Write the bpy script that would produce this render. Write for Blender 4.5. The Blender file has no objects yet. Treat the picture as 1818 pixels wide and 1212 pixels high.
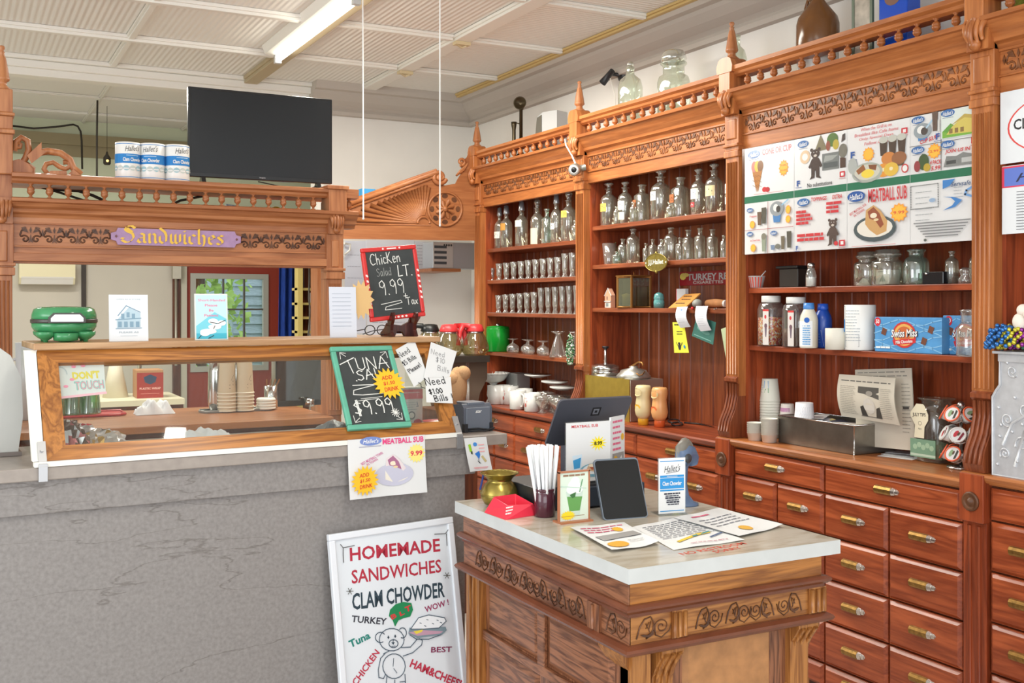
import bpy, math, random
from mathutils import Matrix, Vector
SC = bpy.context.scene
COL = SC.collection
R = math.radians
sin, cos, pi = math.sin, math.cos, math.pi
random.seed(7)

# ------------------------------------------------------------------ camera, sky, lights, exposure
H = 1.57; FPX = 1879.0; CX = 909.0; HY = 540.0
YAW = math.atan2(989.0, FPX)
cd = bpy.data.cameras.new('camera'); cam = bpy.data.objects.new('camera', cd); COL.objects.link(cam)
cam.location = (0, 0, H); cam.rotation_euler = (pi/2, 0, -YAW)
cd.sensor_width = 36; cd.lens = FPX*36/1818; cd.shift_y = -(606-HY)/1818; cd.clip_start = .05
SC.camera = cam
SC.view_settings.view_transform = 'Standard'; SC.view_settings.look = 'None'
SC.view_settings.exposure = 0.1; SC.view_settings.gamma = 1; SC.view_settings.use_curve_mapping = False
W = bpy.data.worlds.new('daylight'); SC.world = W; W.use_nodes = True
W.node_tree.nodes['Background'].inputs[0].default_value = (.93, .97, 1, 1)
W.node_tree.nodes['Background'].inputs[1].default_value = 1.35
cy = SC.cycles; cy.use_denoising = True; cy.max_bounces = 7; cy.diffuse_bounces = 4; cy.glossy_bounces = 4
cy.transparent_max_bounces = 16; cy.transmission_bounces = 6; cy.caustics_reflective = False; cy.caustics_refractive = False
cy.use_adaptive_sampling = True; cy.adaptive_threshold = .02

FL = -.1      # floor level below the height datum
def area(name, loc, rot, sx, sy, power, col=(1, 1, 1)):
    d = bpy.data.lights.new(name, 'AREA'); d.shape = 'RECTANGLE'; d.size = sx; d.size_y = sy; d.energy = power; d.color = col
    o = bpy.data.objects.new(name, d); COL.objects.link(o); o.location = loc; o.rotation_euler = [R(a) for a in rot]
    return o
# daylight from the shop-front windows behind the camera, ceiling fluorescents of shop and kitchen, and an added fill over the aisle
area('shopfront_daylight', (-.8, -2.6, 1.9), (102, 0, -20), 4.2, 2.2, 92, (.94, .97, 1))
area('side_area_light', (-3.2, 2.4, 1.9), (100, 0, -84), 2.4, 1.9, 72, (.94, .97, 1))  # soft area light from the open left side
area('kitchen_fluorescent', (.3, 7.6, 3.02), (0, 0, 0), 1.2, .5, 75, (1, .97, .9))
area('shop_fluorescent', (1.2, 1.6, 3.05), (0, 0, -0), .1, 1.3, 24, (1, .96, .86))
area('aisle_fill', (2.5, 5.2, 3.08), (0, 0, 0), .5, 1.8, 60, (1, .96, .86))  # added fill for the back of the shop; no fixture hangs here

# ------------------------------------------------------------------ rays: where a direction of view meets a real plane
Fv = Vector((sin(YAW), cos(YAW), 0)); Rv = Vector((cos(YAW), -sin(YAW), 0)); C0 = Vector((0, 0, H))
def ray(px, py): return Fv + Rv*((px-CX)/FPX) + Vector((0, 0, (HY-py)/FPX))
def PX(px, py, x): d = ray(px, py); return C0 + d*(x/d.x)
def PY(px, py, y): d = ray(px, py); return C0 + d*(y/d.y)
def PZ(px, py, z): d = ray(px, py); return C0 + d*((z-H)/d.z)
def dep(p): return (Vector(p)-C0).dot(Fv)
def hit(px, py, p0, n):
    d = ray(px, py); n = Vector(n); return C0 + d*((Vector(p0)-C0).dot(n)/d.dot(n))

# ------------------------------------------------------------------ materials
def lin(c): return tuple(((v/255)/12.92 if v/255 <= .04045 else ((v/255+.055)/1.055)**2.4) for v in c)
MATS = {}
def _new(name):
    m = bpy.data.materials.new(name); m.use_nodes = True
    return m, m.node_tree, m.node_tree.nodes['Principled BSDF']
def mat(name, rgb, rough=.6, metal=0, var=0, vscale=8, bump=0, bscale=60, spec=.5, emit=0, stretch=(1, 1, 1)):
    if name in MATS: return MATS[name]
    m, t, b = _new(name); c = lin(rgb)
    b.inputs['Base Color'].default_value = (*c, 1); b.inputs['Roughness'].default_value = rough
    b.inputs['Metallic'].default_value = metal; b.inputs['Specular IOR Level'].default_value = spec
    if emit:
        b.inputs['Emission Color'].default_value = (*c, 1); b.inputs['Emission Strength'].default_value = emit
    if var or bump:
        tc = t.nodes.new('ShaderNodeTexCoord'); mp = t.nodes.new('ShaderNodeMapping'); mp.inputs['Scale'].default_value = stretch
        t.links.new(tc.outputs['Object'], mp.inputs[0])
    if var:
        n = t.nodes.new('ShaderNodeTexNoise'); n.inputs['Scale'].default_value = vscale; n.inputs['Detail'].default_value = 5
        t.links.new(mp.outputs[0], n.inputs['Vector'])
        r = t.nodes.new('ShaderNodeValToRGB'); r.color_ramp.elements[0].position = .3; r.color_ramp.elements[1].position = .7
        r.color_ramp.elements[0].color = (*[v*(1-var) for v in c], 1); r.color_ramp.elements[1].color = (*[min(1, v*(1+var)) for v in c], 1)
        t.links.new(n.outputs[0], r.inputs[0]); t.links.new(r.outputs[0], b.inputs['Base Color'])
    if bump:
        n = t.nodes.new('ShaderNodeTexNoise'); n.inputs['Scale'].default_value = bscale; n.inputs['Detail'].default_value = 3
        t.links.new(mp.outputs[0], n.inputs['Vector'])
        bp = t.nodes.new('ShaderNodeBump'); bp.inputs['Strength'].default_value = bump; bp.inputs['Distance'].default_value = .004
        t.links.new(n.outputs[0], bp.inputs['Height']); t.links.new(bp.outputs[0], b.inputs['Normal'])
    MATS[name] = m; return m
WOODS = {  # light grain, dark grain, roughness, ring scale
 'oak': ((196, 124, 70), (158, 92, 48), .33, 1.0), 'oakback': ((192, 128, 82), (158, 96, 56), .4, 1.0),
 'red': ((170, 80, 44), (122, 52, 28), .34, 1.0), 'drawer': ((186, 94, 54), (136, 60, 32), .3, 1.0),
 'dark': ((120, 64, 36), (70, 34, 20), .35, 1.0), 'golden': ((184, 120, 56), (132, 78, 32), .3, 1.15),
 'island': ((176, 118, 62), (130, 78, 36), .32, 1.5), 'walnut': ((150, 98, 68), (92, 54, 36), .3, 1.7),
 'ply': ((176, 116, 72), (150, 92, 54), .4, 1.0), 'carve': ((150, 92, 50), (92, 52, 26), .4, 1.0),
 'carved': ((112, 70, 42), (66, 38, 22), .45, 1.0), 'cherry': ((92, 34, 22), (54, 18, 12), .25, 1.0), 'pale': ((196, 158, 118), (168, 126, 86), .4, 1.0),  # carve and carved: darker tones, the shade of the relief put into the colour
 'bead': ((162, 88, 52), (118, 58, 32), .36, 1.0)}
def wood(kind, ax='z'):
    k = 'wood_%s_%s' % (kind, ax)
    if k in MATS: return MATS[k]
    m, t, b = _new(k); c1, c2, ro, rs = WOODS[kind]
    tc = t.nodes.new('ShaderNodeTexCoord'); mp = t.nodes.new('ShaderNodeMapping')
    s = [16*rs if a != ax else 1.1*rs for a in 'xyz']; mp.inputs['Scale'].default_value = s
    t.links.new(tc.outputs['Object'], mp.inputs[0])
    n = t.nodes.new('ShaderNodeTexNoise'); n.inputs['Scale'].default_value = 1; n.inputs['Detail'].default_value = 4; n.inputs['Distortion'].default_value = .9
    n2 = t.nodes.new('ShaderNodeTexNoise'); n2.inputs['Scale'].default_value = 7; n2.inputs['Detail'].default_value = 3
    t.links.new(mp.outputs[0], n.inputs['Vector']); t.links.new(mp.outputs[0], n2.inputs['Vector'])
    w = t.nodes.new('ShaderNodeMath'); w.operation = 'MULTIPLY'; w.inputs[1].default_value = 5.5 if rs > 1 else 2.2
    t.links.new(n.outputs[0], w.inputs[0])
    fr = t.nodes.new('ShaderNodeMath'); fr.operation = 'PINGPONG'; fr.inputs[1].default_value = .5
    t.links.new(w.outputs[0], fr.inputs[0])
    ad = t.nodes.new('ShaderNodeMath'); ad.operation = 'MULTIPLY_ADD'; ad.inputs[1].default_value = .55
    t.links.new(n2.outputs[0], ad.inputs[0])
    ad.inputs[2].default_value = 0; a2 = t.nodes.new('ShaderNodeMath'); a2.operation = 'ADD'
    t.links.new(fr.outputs[0], a2.inputs[0]); t.links.new(ad.outputs[0], a2.inputs[1])
    r = t.nodes.new('ShaderNodeValToRGB'); r.color_ramp.elements[0].position = .25; r.color_ramp.elements[1].position = .72
    r.color_ramp.elements[0].color = (*lin(c2), 1); r.color_ramp.elements[1].color = (*lin(c1), 1)
    t.links.new(a2.outputs[0], r.inputs[0]); t.links.new(r.outputs[0], b.inputs['Base Color'])
    b.inputs['Roughness'].default_value = ro
    bp = t.nodes.new('ShaderNodeBump'); bp.inputs['Strength'].default_value = .25; bp.inputs['Distance'].default_value = .001
    t.links.new(n2.outputs[0], bp.inputs['Height']); t.links.new(bp.outputs[0], b.inputs['Normal'])
    MATS[k] = m; return m
def glass(name='clear_glass', tint=(235, 240, 236), clear=.66, rough=.04):
    if name in MATS: return MATS[name]
    m, t, b = _new(name); t.nodes.remove(b); out = t.nodes['Material Output']
    tr = t.nodes.new('ShaderNodeBsdfTransparent'); tr.inputs[0].default_value = (*lin(tint), 1)
    gl = t.nodes.new('ShaderNodeBsdfGlossy'); gl.inputs[1].default_value = rough; gl.inputs[0].default_value = (1, 1, 1, 1)
    lw = t.nodes.new('ShaderNodeLayerWeight'); lw.inputs[0].default_value = .45
    mr = t.nodes.new('ShaderNodeMapRange'); mr.inputs[3].default_value = (1-clear)*.28; mr.inputs[4].default_value = min(1, (1-clear)*1.9)
    t.links.new(lw.outputs['Facing'], mr.inputs[0])
    mx = t.nodes.new('ShaderNodeMixShader'); t.links.new(mr.outputs[0], mx.inputs[0]); t.links.new(tr.outputs[0], mx.inputs[1]); t.links.new(gl.outputs[0], mx.inputs[2])
    df = t.nodes.new('ShaderNodeBsdfDiffuse'); df.inputs[0].default_value = (*lin(tint), 1); m2 = t.nodes.new('ShaderNodeMixShader'); m2.inputs[0].default_value = (1-clear)*.2
    t.links.new(mx.outputs[0], m2.inputs[1]); t.links.new(df.outputs[0], m2.inputs[2]); t.links.new(m2.outputs[0], out.inputs[0]); MATS[name] = m; return m
def flat(rgb, rough=.75):
    return mat('ink_%02x%02x%02x' % rgb, rgb, rough)
WHITE = (236, 236, 234); INK = (40, 40, 44); REDI = (196, 44, 52); BLUEI = (46, 104, 170); GOLD = (240, 176, 40); GREENI = (24, 120, 80)

# ------------------------------------------------------------------ mesh building
class MB:
    def __init__(s): s.v = []; s.f = []; s.s = []; s.m = []
    def add(s, vs, fs, smooth=False, mi=0):
        o = len(s.v); s.v += [tuple(p) for p in vs]
        for f in fs: s.f.append([i+o for i in f]); s.s.append(smooth); s.m.append(mi)
        return s
    def box(s, x0, x1, y0, y1, z0, z1, mi=0):
        x0, x1 = sorted((x0, x1)); y0, y1 = sorted((y0, y1)); z0, z1 = sorted((z0, z1))
        return s.add([(x0, y0, z0), (x1, y0, z0), (x1, y1, z0), (x0, y1, z0), (x0, y0, z1), (x1, y0, z1), (x1, y1, z1), (x0, y1, z1)],
              [(0, 3, 2, 1), (4, 5, 6, 7), (0, 1, 5, 4), (1, 2, 6, 5), (2, 3, 7, 6), (3, 0, 4, 7)], False, mi)
    def prism(s, pts, fn, c0, c1, mi=0, smooth=False):
        n = len(pts); a = [fn(p[0], p[1], c0) for p in pts]; b = [fn(p[0], p[1], c1) for p in pts]
        s.add(a+b, [tuple(range(n)), tuple(range(2*n-1, n-1, -1))], False, mi)
        s.add(a+b, [(i, i+n, (i+1) % n+n, (i+1) % n) for i in range(n)], smooth, mi); return s
    def lathe(s, prof, c=(0, 0, 0), n=16, mi=0, cap=True, sx=1, sy=1, smooth=True, sq=0):
        vs = []; k = len(prof)
        for r, z in prof:
            for i in range(n):
                a = 2*pi*i/n; rr = r
                if sq: rr = r/max(abs(cos(a)), abs(sin(a)))**sq
                vs.append((c[0]+rr*cos(a)*sx, c[1]+rr*sin(a)*sy, c[2]+z))
        fs = [(j*n+i, j*n+(i+1) % n, (j+1)*n+(i+1) % n, (j+1)*n+i) for j in range(k-1) for i in range(n)]
        s.add(vs, fs, smooth, mi)
        if cap:
            o = len(s.v)-len(vs)
            if prof[0][0] > 1e-5: s.f.append([o+i for i in range(n)][::-1]); s.s.append(False); s.m.append(mi)
            if prof[-1][0] > 1e-5: s.f.append([o+(k-1)*n+i for i in range(n)]); s.s.append(False); s.m.append(mi)
        return s
    def ball(s, c, r, n=12, mi=0, sx=1, sy=1, sz=1):
        return s.lathe([(r*sin(pi*i/8) if 0 < i < 8 else 1e-6, -r*cos(pi*i/8)*sz) for i in range(9)], c, n, mi, False, sx, sy)
    def tube(s, pts, r, n=6, mi=0, closed=False, flatz=1):
        P = [Vector(p) for p in pts]; k = len(P); vs = []; up0 = None
        for i, p in enumerate(P):
            d = (P[(i+1) % k]-P[i-1]) if closed else (P[min(i+1, k-1)]-P[max(i-1, 0)])
            if d.length < 1e-9: d = Vector((0, 0, 1))
            d.normalize()
            if up0 is None: up0 = Vector((0, 0, 1)) if abs(d.z) < .9 else Vector((1, 0, 0))
            a = d.cross(up0)
            if a.length < 1e-4: a = d.orthogonal()
            a.normalize(); b = a.cross(d).normalized(); up0 = b
            rr = r[i] if isinstance(r, (list, tuple)) else r
            for j in range(n):
                t = 2*pi*j/n; vs.append(p+a*(rr*cos(t))+b*(rr*sin(t)*flatz))
        fs = [(i*n+j, i*n+(j+1) % n, ((i+1) % k)*n+(j+1) % n, ((i+1) % k)*n+j) for i in range(k if closed else k-1) for j in range(n)]
        s.add(vs, fs, True, mi)
        if not closed:
            o = len(s.v)-len(vs); s.f += [[o+j for j in range(n)], [o+(k-1)*n+j for j in range(n)][::-1]]; s.s += [False]*2; s.m += [mi]*2
        return s
    def grid(s, fn, nu, nv, mi=0, smooth=True):
        vs = [fn(i/nu, j/nv) for j in range(nv+1) for i in range(nu+1)]
        return s.add(vs, [(j*(nu+1)+i, j*(nu+1)+i+1, (j+1)*(nu+1)+i+1, (j+1)*(nu+1)+i) for j in range(nv) for i in range(nu)], smooth, mi)
    def frustum(s, x0, x1, y0, y1, z0, z1, e, axis='x', sgn=-1, mi=0):
        """raised field: a box whose far face is inset by e; axis = the way it faces"""
        if axis == 'x':
            a, b = (x1, x0) if sgn < 0 else (x0, x1)
            v = [(a, y0, z0), (a, y1, z0), (a, y1, z1), (a, y0, z1), (b, y0+e, z0+e), (b, y1-e, z0+e), (b, y1-e, z1-e), (b, y0+e, z1-e)]
        else:
            a, b = (y1, y0) if sgn < 0 else (y0, y1)
            v = [(x0, a, z0), (x1, a, z0), (x1, a, z1), (x0, a, z1), (x0+e, b, z0+e), (x1-e, b, z0+e), (x1-e, b, z1-e), (x0+e, b, z1-e)]
        return s.add(v, [(0, 1, 2, 3), (7, 6, 5, 4), (0, 4, 5, 1), (1, 5, 6, 2), (2, 6, 7, 3), (3, 7, 4, 0)], False, mi)
    def xf(s, mtx): s.v = [tuple(mtx @ Vector(p)) for p in s.v]; return s
    def join(s, o, mi=None):
        k = len(s.v); s.v += o.v; s.f += [[i+k for i in f] for f in o.f]; s.s += o.s; s.m += (o.m if mi is None else [mi]*len(o.m)); return s

def obj(name, mb, mats, parent=None, loc=(0, 0, 0), rot=(0, 0, 0), bevel=0, world=False, solid=0):
    me = bpy.data.meshes.new(name)
    v = mb.v
    if world:
        o0 = Vector(parent.matrix_basis.translation) if parent is not None and parent.parent is None else Vector((0, 0, 0))
        if parent is not None and parent.parent is not None: o0 = parent.parent.matrix_basis.translation + parent.matrix_basis.translation
        if parent is None: o0 = Vector(loc)
        v = [(p[0]-o0.x, p[1]-o0.y, p[2]-o0.z) for p in v]
    me.from_pydata(v, [], mb.f); me.polygons.foreach_set('use_smooth', mb.s); me.polygons.foreach_set('material_index', mb.m)
    for m in (mats if isinstance(mats, (list, tuple)) else [mats]): me.materials.append(m)
    me.update()
    o = bpy.data.objects.new(name, me); COL.objects.link(o)
    if parent is not None: o.parent = parent
    o.location = loc if not (world and parent is not None) else (0, 0, 0); o.rotation_euler = rot
    if bevel:
        b = o.modifiers.new('edge', 'BEVEL'); b.width = bevel; b.segments = 2; b.limit_method = 'ANGLE'; b.angle_limit = R(40)
    if solid:
        b = o.modifiers.new('thick', 'SOLIDIFY'); b.thickness = solid; b.offset = 0
    return o
def tag(o, label, cat, group=None, kind=None):
    o['label'] = label; o['category'] = cat
    if group: o['group'] = group
    if kind: o['kind'] = kind
    return o
def thing(name, label, cat, loc=(0, 0, 0), rz=0, group=None, rx=0, ry=0):
    o = bpy.data.objects.new(name, None); COL.objects.link(o); o.empty_display_size = .05
    o.location = loc; o.rotation_euler = (R(rx), R(ry), R(rz)); return tag(o, label, cat, group)
def struct(name, mb, m, bevel=0):
    o = obj(name, mb, m, bevel=bevel); o['kind'] = 'structure'; return o
KIDS = {}
def dup(src, loc, rz=None, label=None, group=None):
    c = src.copy(); COL.objects.link(c); c.location = loc
    if rz is not None: c.rotation_euler = (0, 0, R(rz))
    if label: c['label'] = label
    if group: c['group'] = group
    for ch in list(src.children):
        k = ch.copy(); COL.objects.link(k); k.parent = c
        for g in list(ch.children):
            q = g.copy(); COL.objects.link(q); q.parent = k
    return c
ORD = 'first second third fourth fifth sixth seventh eighth ninth tenth eleventh twelfth thirteenth fourteenth fifteenth sixteenth'.split()

# ------------------------------------------------------------------ lettering and flat print
_TX = {}
def textgeo(s, bold=0, shear=0):
    k = (s, bold, shear)
    if k in _TX: return _TX[k]
    cu = bpy.data.curves.new('t', 'FONT'); cu.body = s; cu.offset = bold; cu.shear = shear; cu.resolution_u = 2; cu.fill_mode = 'FRONT'
    o = bpy.data.objects.new('t', cu); me = o.to_mesh()
    vs = [(v.co.x, v.co.y) for v in me.vertices]; fs = [tuple(p.vertices) for p in me.polygons]
    o.to_mesh_clear(); bpy.data.objects.remove(o); bpy.data.curves.remove(cu)
    if not vs: vs = [(0, 0)]
    x0 = min(p[0] for p in vs); x1 = max(p[0] for p in vs); y0 = min(p[1] for p in vs); y1 = max(p[1] for p in vs)
    _TX[k] = (vs, fs, x0, x1, y0, y1); return _TX[k]
# single-stroke hand lettering (unit box), for chalk and marker writing
HAND = {
 'A': [[(0, 0), (.4, 1), (.8, 0)], [(.1, .38), (.75, .42)]], 'B': [[(.05, 0), (.05, 1), (.5, .95), (.55, .7), (.1, .52), (.6, .45), (.6, .1), (.05, 0)]],
 'C': [[(.8, .85), (.6, 1), (.3, .95), (.05, .6), (.1, .2), (.35, 0), (.8, .12)]], 'D': [[(.05, 0), (.05, 1), (.5, .9), (.7, .5), (.5, .1), (.05, 0)]],
 'E': [[(.6, 1), (.05, 1), (.05, 0), (.6, 0)], [(.05, .5), (.5, .5)]], 'I': [[(.3, 0), (.3, 1)]], 'K': [[(.05, 0), (.05, 1)], [(.6, 1), (.05, .45), (.7, 0)]],
 'L': [[(.1, 1), (.05, 0), (.6, .05)]], 'N': [[(.05, 0), (.08, 1), (.65, 0), (.7, 1)]], 'P': [[(.1, 0), (.1, 1), (.55, .95), (.6, .6), (.1, .5)]],
 'S': [[(.65, .85), (.4, 1), (.1, .85), (.2, .6), (.55, .45), (.6, .15), (.3, 0), (.02, .12)]], 'T': [[(0, .96), (.8, 1)], [(.4, .98), (.4, 0)]],
 'U': [[(.05, 1), (.08, .2), (.35, 0), (.62, .2), (.65, 1)]], 'X': [[(0, .6), (.6, 0)], [(.55, .6), (.05, 0)]],
 'a': [[(.5, .55), (.2, .6), (.05, .3), (.2, 0), (.45, .2), (.5, .55), (.55, 0)]], 'c': [[(.5, .5), (.2, .58), (.05, .3), (.2, .02), (.5, .08)]],
 'd': [[(.5, .5), (.2, .58), (.05, .3), (.2, 0), (.5, .2)], [(.5, 1), (.52, 0)]], 'e': [[(.08, .3), (.5, .34), (.42, .56), (.2, .58), (.05, .3), (.2, 0), (.52, .08)]],
 'h': [[(.08, 1), (.06, 0), (.1, .4), (.35, .56), (.48, .4), (.5, 0)]], 'i': [[(.2, .55), (.2, 0)], [(.2, .75), (.22, .8)]], 'k': [[(.08, 1), (.08, 0)], [(.5, .55), (.08, .25), (.5, 0)]],
 'l': [[(.15, 1), (.15, 0)]], 'n': [[(.06, .55), (.06, 0), (.1, .4), (.35, .58), (.48, .4), (.5, 0)]], 'p': [[(.08, -.35), (.08, .55), (.4, .58), (.52, .3), (.35, 0), (.08, .08)]],
 's': [[(.45, .5), (.2, .58), (.1, .42), (.42, .18), (.3, 0), (.04, .06)]], 'x': [[(.02, .55), (.5, 0)], [(.5, .55), (.02, 0)]],
 '0': [[(.3, 1), (.05, .7), (.05, .3), (.3, 0), (.55, .3), (.55, .7), (.3, 1)]], '1': [[(.15, .85), (.3, 1), (.3, 0)]],
 '5': [[(.55, 1), (.12, 1), (.08, .58), (.45, .6), (.58, .3), (.35, 0), (.05, .1)]],
 '9': [[(.55, .75), (.35, 1), (.08, .85), (.1, .6), (.35, .5), (.55, .75), (.55, .3), (.5, 0)]], '$': [[(.6, .8), (.3, .9), (.08, .72), (.55, .35), (.4, .12), (.05, .2)], [(.3, 1.05), (.32, -.05)], [(.4, 1.05), (.42, -.05)]],
 '!': [[(.2, 1), (.2, .3)], [(.2, .08), (.22, 0)]], '.': [[(.1, .04), (.16, 0)]], '+': [[(.05, .4), (.55, .4)], [(.3, .7), (.3, .1)]], ' ': []}
HW = {'i': .4, 'l': .35, '!': .45, '.': .3, 'I': .5, '1': .5, ' ': .5}
class Art:
    """flat coloured print: shapes gathered by colour into one mesh; x right, y up on the sheet, facing -Y"""
    def __init__(s, mp=None, step=.00012, base=.0005): s.mb = MB(); s.cols = []; s.k = 0; s.mp = mp; s.step = step; s.base = base
    def _c(s, c):
        if c not in s.cols: s.cols.append(c)
        return s.cols.index(c)
    def put(s, pts, faces, c, smooth=False):
        off = s.base+s.step*s.k; s.k += 1
        v = [s.mp(x, y, off) for x, y in pts] if s.mp else [(x, -off, y) for x, y in pts]
        s.mb.add(v, faces, smooth, s._c(c)); return s
    def poly(s, pts, c): return s.put(pts, [tuple(range(len(pts)))], c)
    def rect(s, x0, y0, x1, y1, c, n=1):
        if n == 1: return s.poly([(x0, y0), (x1, y0), (x1, y1), (x0, y1)], c)
        p = [(x0+(x1-x0)*i/n, y) for y in (y0, y1) for i in range(n+1)]
        return s.put(p, [(i, i+1, n+2+i, n+1+i) for i in range(n)], c)
    def ell(s, x, y, rx, ry, c, n=20, rot=0):
        ca, sa = cos(rot), sin(rot)
        return s.poly([(x+rx*cos(2*pi*i/n)*ca-ry*sin(2*pi*i/n)*sa, y+rx*cos(2*pi*i/n)*sa+ry*sin(2*pi*i/n)*ca) for i in range(n)], c)
    def burst(s, x, y, r, c, n=16, k=.72, sy=1):
        p = [(x+r*(1 if i % 2 == 0 else k)*cos(pi*i/n), y+sy*r*(1 if i % 2 == 0 else k)*sin(pi*i/n)) for i in range(2*n)]
        m = len(p); return s.put(p+[(x, y)], [(i, (i+1) % m, m) for i in range(m)], c)
    def stroke(s, pts, w, c, closed=False, nib=None):
        P = list(pts)+([pts[0]] if closed else []); v = []; f = []
        for (ax, ay), (bx, by) in zip(P, P[1:]):
            d = math.hypot(bx-ax, by-ay) or 1e-9
            if nib: nx, ny = nib; ex = ey = 0
            else: nx, ny = -(by-ay)/d*w/2, (bx-ax)/d*w/2; ex, ey = (bx-ax)/d*w*.3, (by-ay)/d*w*.3
            o = len(v); v += [(ax+nx-ex, ay+ny-ey), (ax-nx-ex, ay-ny-ey), (bx-nx+ex, by-ny+ey), (bx+nx+ex, by+ny+ey)]; f.append((o, o+1, o+2, o+3))
        return s.put(v, f, c)
    def text(s, t, x, y, h, c, w=None, bold=0, shear=0, rot=0, al='c'):
        vs, fs, x0, x1, y0, y1 = textgeo(t, bold, shear)
        sy = h/max(1e-6, (y1-y0)); sx = (w/(x1-x0)) if w else sy
        ox = {'c': (x0+x1)/2, 'l': x0, 'r': x1}[al]; ca, sa = cos(rot), sin(rot); oy = (y0+y1)/2
        P = [((p[0]-ox)*sx, (p[1]-oy)*sy) for p in vs]
        return s.put([(x+a*ca-b*sa, y+a*sa+b*ca) for a, b in P], fs, c)
    def hand(s, t, x, y, h, lw, c, rot=0, sp=.82, jit=0):
        cx = 0; ca, sa = cos(rot), sin(rot); xs = sp/.82
        for ch in t:
            for st in HAND.get(ch, []):
                q = [((cx+a*xs+random.uniform(-jit, jit))*h, (b+random.uniform(-jit, jit))*h) for a, b in st]
                s.stroke([(x+a*ca-b*sa, y+a*sa+b*ca) for a, b in q], lw, c)
            cx += xs*HW.get(ch, max([a for st in HAND.get(ch, []) for a, b in st]+[.3])+.17)
        return s
    def lines(s, x0, x1, y, n, dy, th, c, ragged=.25, words=5):
        """greeked small print too fine to read: rows of short dashes"""
        for i in range(n):
            yy = y-i*dy; x = x0; e = x1-random.random()*ragged*(x1-x0); v = []; f = []
            while x < e-1e-4:
                l = min(e-x, (x1-x0)/words*random.uniform(.4, 1)); o = len(v)
                v += [(x, yy), (x+l, yy), (x+l, yy+th), (x, yy+th)]; f.append((o, o+1, o+2, o+3)); x += l+(x1-x0)*.025
            if f: s.put(v, f, c)
        return s
    def build(s, name, parent, loc=(0, 0, 0), rot=(0, 0, 0), rough=.7):
        return obj(name, s.mb, [flat(tuple(c), rough) for c in s.cols], parent, loc, rot)
def logo(a, x, y, w, blue=BLUEI):
    """blue oval with white script shop name and a line of small print below"""
    a.ell(x, y, w*.5, w*.29, blue); a.text("Hallet's", x, y, w*.3, WHITE, w*.78, .015, .35, .06)
    a.stroke([(x-w*.3, y-w*.17), (x+w*.32, y-w*.13)], w*.025, WHITE); a.rect(x-w*.4, y-w*.37, x+w*.4, y-w*.34, (96, 110, 140))
def script(a, x, y, w, c=INK):
    a.text("Hallet's", x, y, w*.36, c, w, -.004, .45, .09); a.stroke([(x-w*.35, y-w*.27), (x+w*.4, y-w*.17)], w*.022, c)
def sheet(w, h, t=.0008, curl=0, ns=6):
    """paper: origin at the bottom centre, faces -Y, bending forward at the bottom by curl"""
    mb = MB(); mb.grid(lambda u, v: ((u-.5)*w, -curl*(1-v)**2, v*h), 2, ns)
    mb.grid(lambda u, v: ((.5-u)*w, -curl*(1-v)**2+t, v*h), 2, ns); return mb
# ================================================================== THE ROOM
XW, YW, ZC, YK = 3.72, 7.78, 3.227, 10.3; G = 1.0164
white = mat('plaster_white', (232, 230, 224), .8, var=.03, vscale=3)
cream = mat('kitchen_wall', (206, 200, 186), .8, var=.03, vscale=2)
green = mat('pale_green_wall', (206, 212, 184), .8, var=.03, vscale=2)
paintw = mat('gloss_white_paint', (236, 234, 226), .45)
ribm = mat('ribbed_tin', (216, 212, 202), .6)
def rib(name, ax):
    m, t, b = _new(name); b.inputs['Base Color'].default_value = (*lin((238, 236, 230)), 1); b.inputs['Roughness'].default_value = .6
    tc = t.nodes.new('ShaderNodeTexCoord'); w = t.nodes.new('ShaderNodeTexWave'); w.bands_direction = ax; w.inputs['Scale'].default_value = 9; w.inputs['Distortion'].default_value = .15
    bp = t.nodes.new('ShaderNodeBump'); bp.inputs['Strength'].default_value = .45; bp.inputs['Distance'].default_value = .01
    t.links.new(tc.outputs['Object'], w.inputs['Vector']); t.links.new(w.outputs[0], bp.inputs['Height']); t.links.new(bp.outputs[0], b.inputs['Normal']); return m
ribX = rib('ribbed_tin_lengthways', 'X'); ribY = rib('ribbed_tin_crossways', 'Y')
struct('floor', MB().box(-3.5, 4.2, -1.5, 11, FL-.1, FL), mat('vinyl_floor', (200, 194, 186), .5, var=.1, vscale=4))
cm = MB().box(-3.5, 2.77, -1.2, YW, ZC, ZC+.1, 0).box(2.77, 4, -1.2, YW, ZC, ZC+.1, 1).box(-3.5, 4, YW, 11, ZC, ZC+.1, 2)
struct('ceiling', cm, [ribX, ribY, mat('kitchen_ceiling', (238, 237, 232), .7)])
struct('wall_right', MB().box(XW, XW+.12, -1.2, YW+.1, FL, ZC), white)
struct('wall_back', MB().box(2.45, XW+.12, YW, YW+.12, FL, ZC), white)
struct('wall_kitchen', MB().box(-3.5, 1.68, YK, YK+.12, FL, ZC).box(1.68, 4, YK, YK+.12, 2.35, ZC), [green])
struct('wall_left', MB().box(-3.6, -3.5, 4.6, 11, FL, ZC), cream)
struct('wall_alcove', MB().box(3.3, 3.4, YW+.12, YK, FL, ZC), cream)
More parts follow.
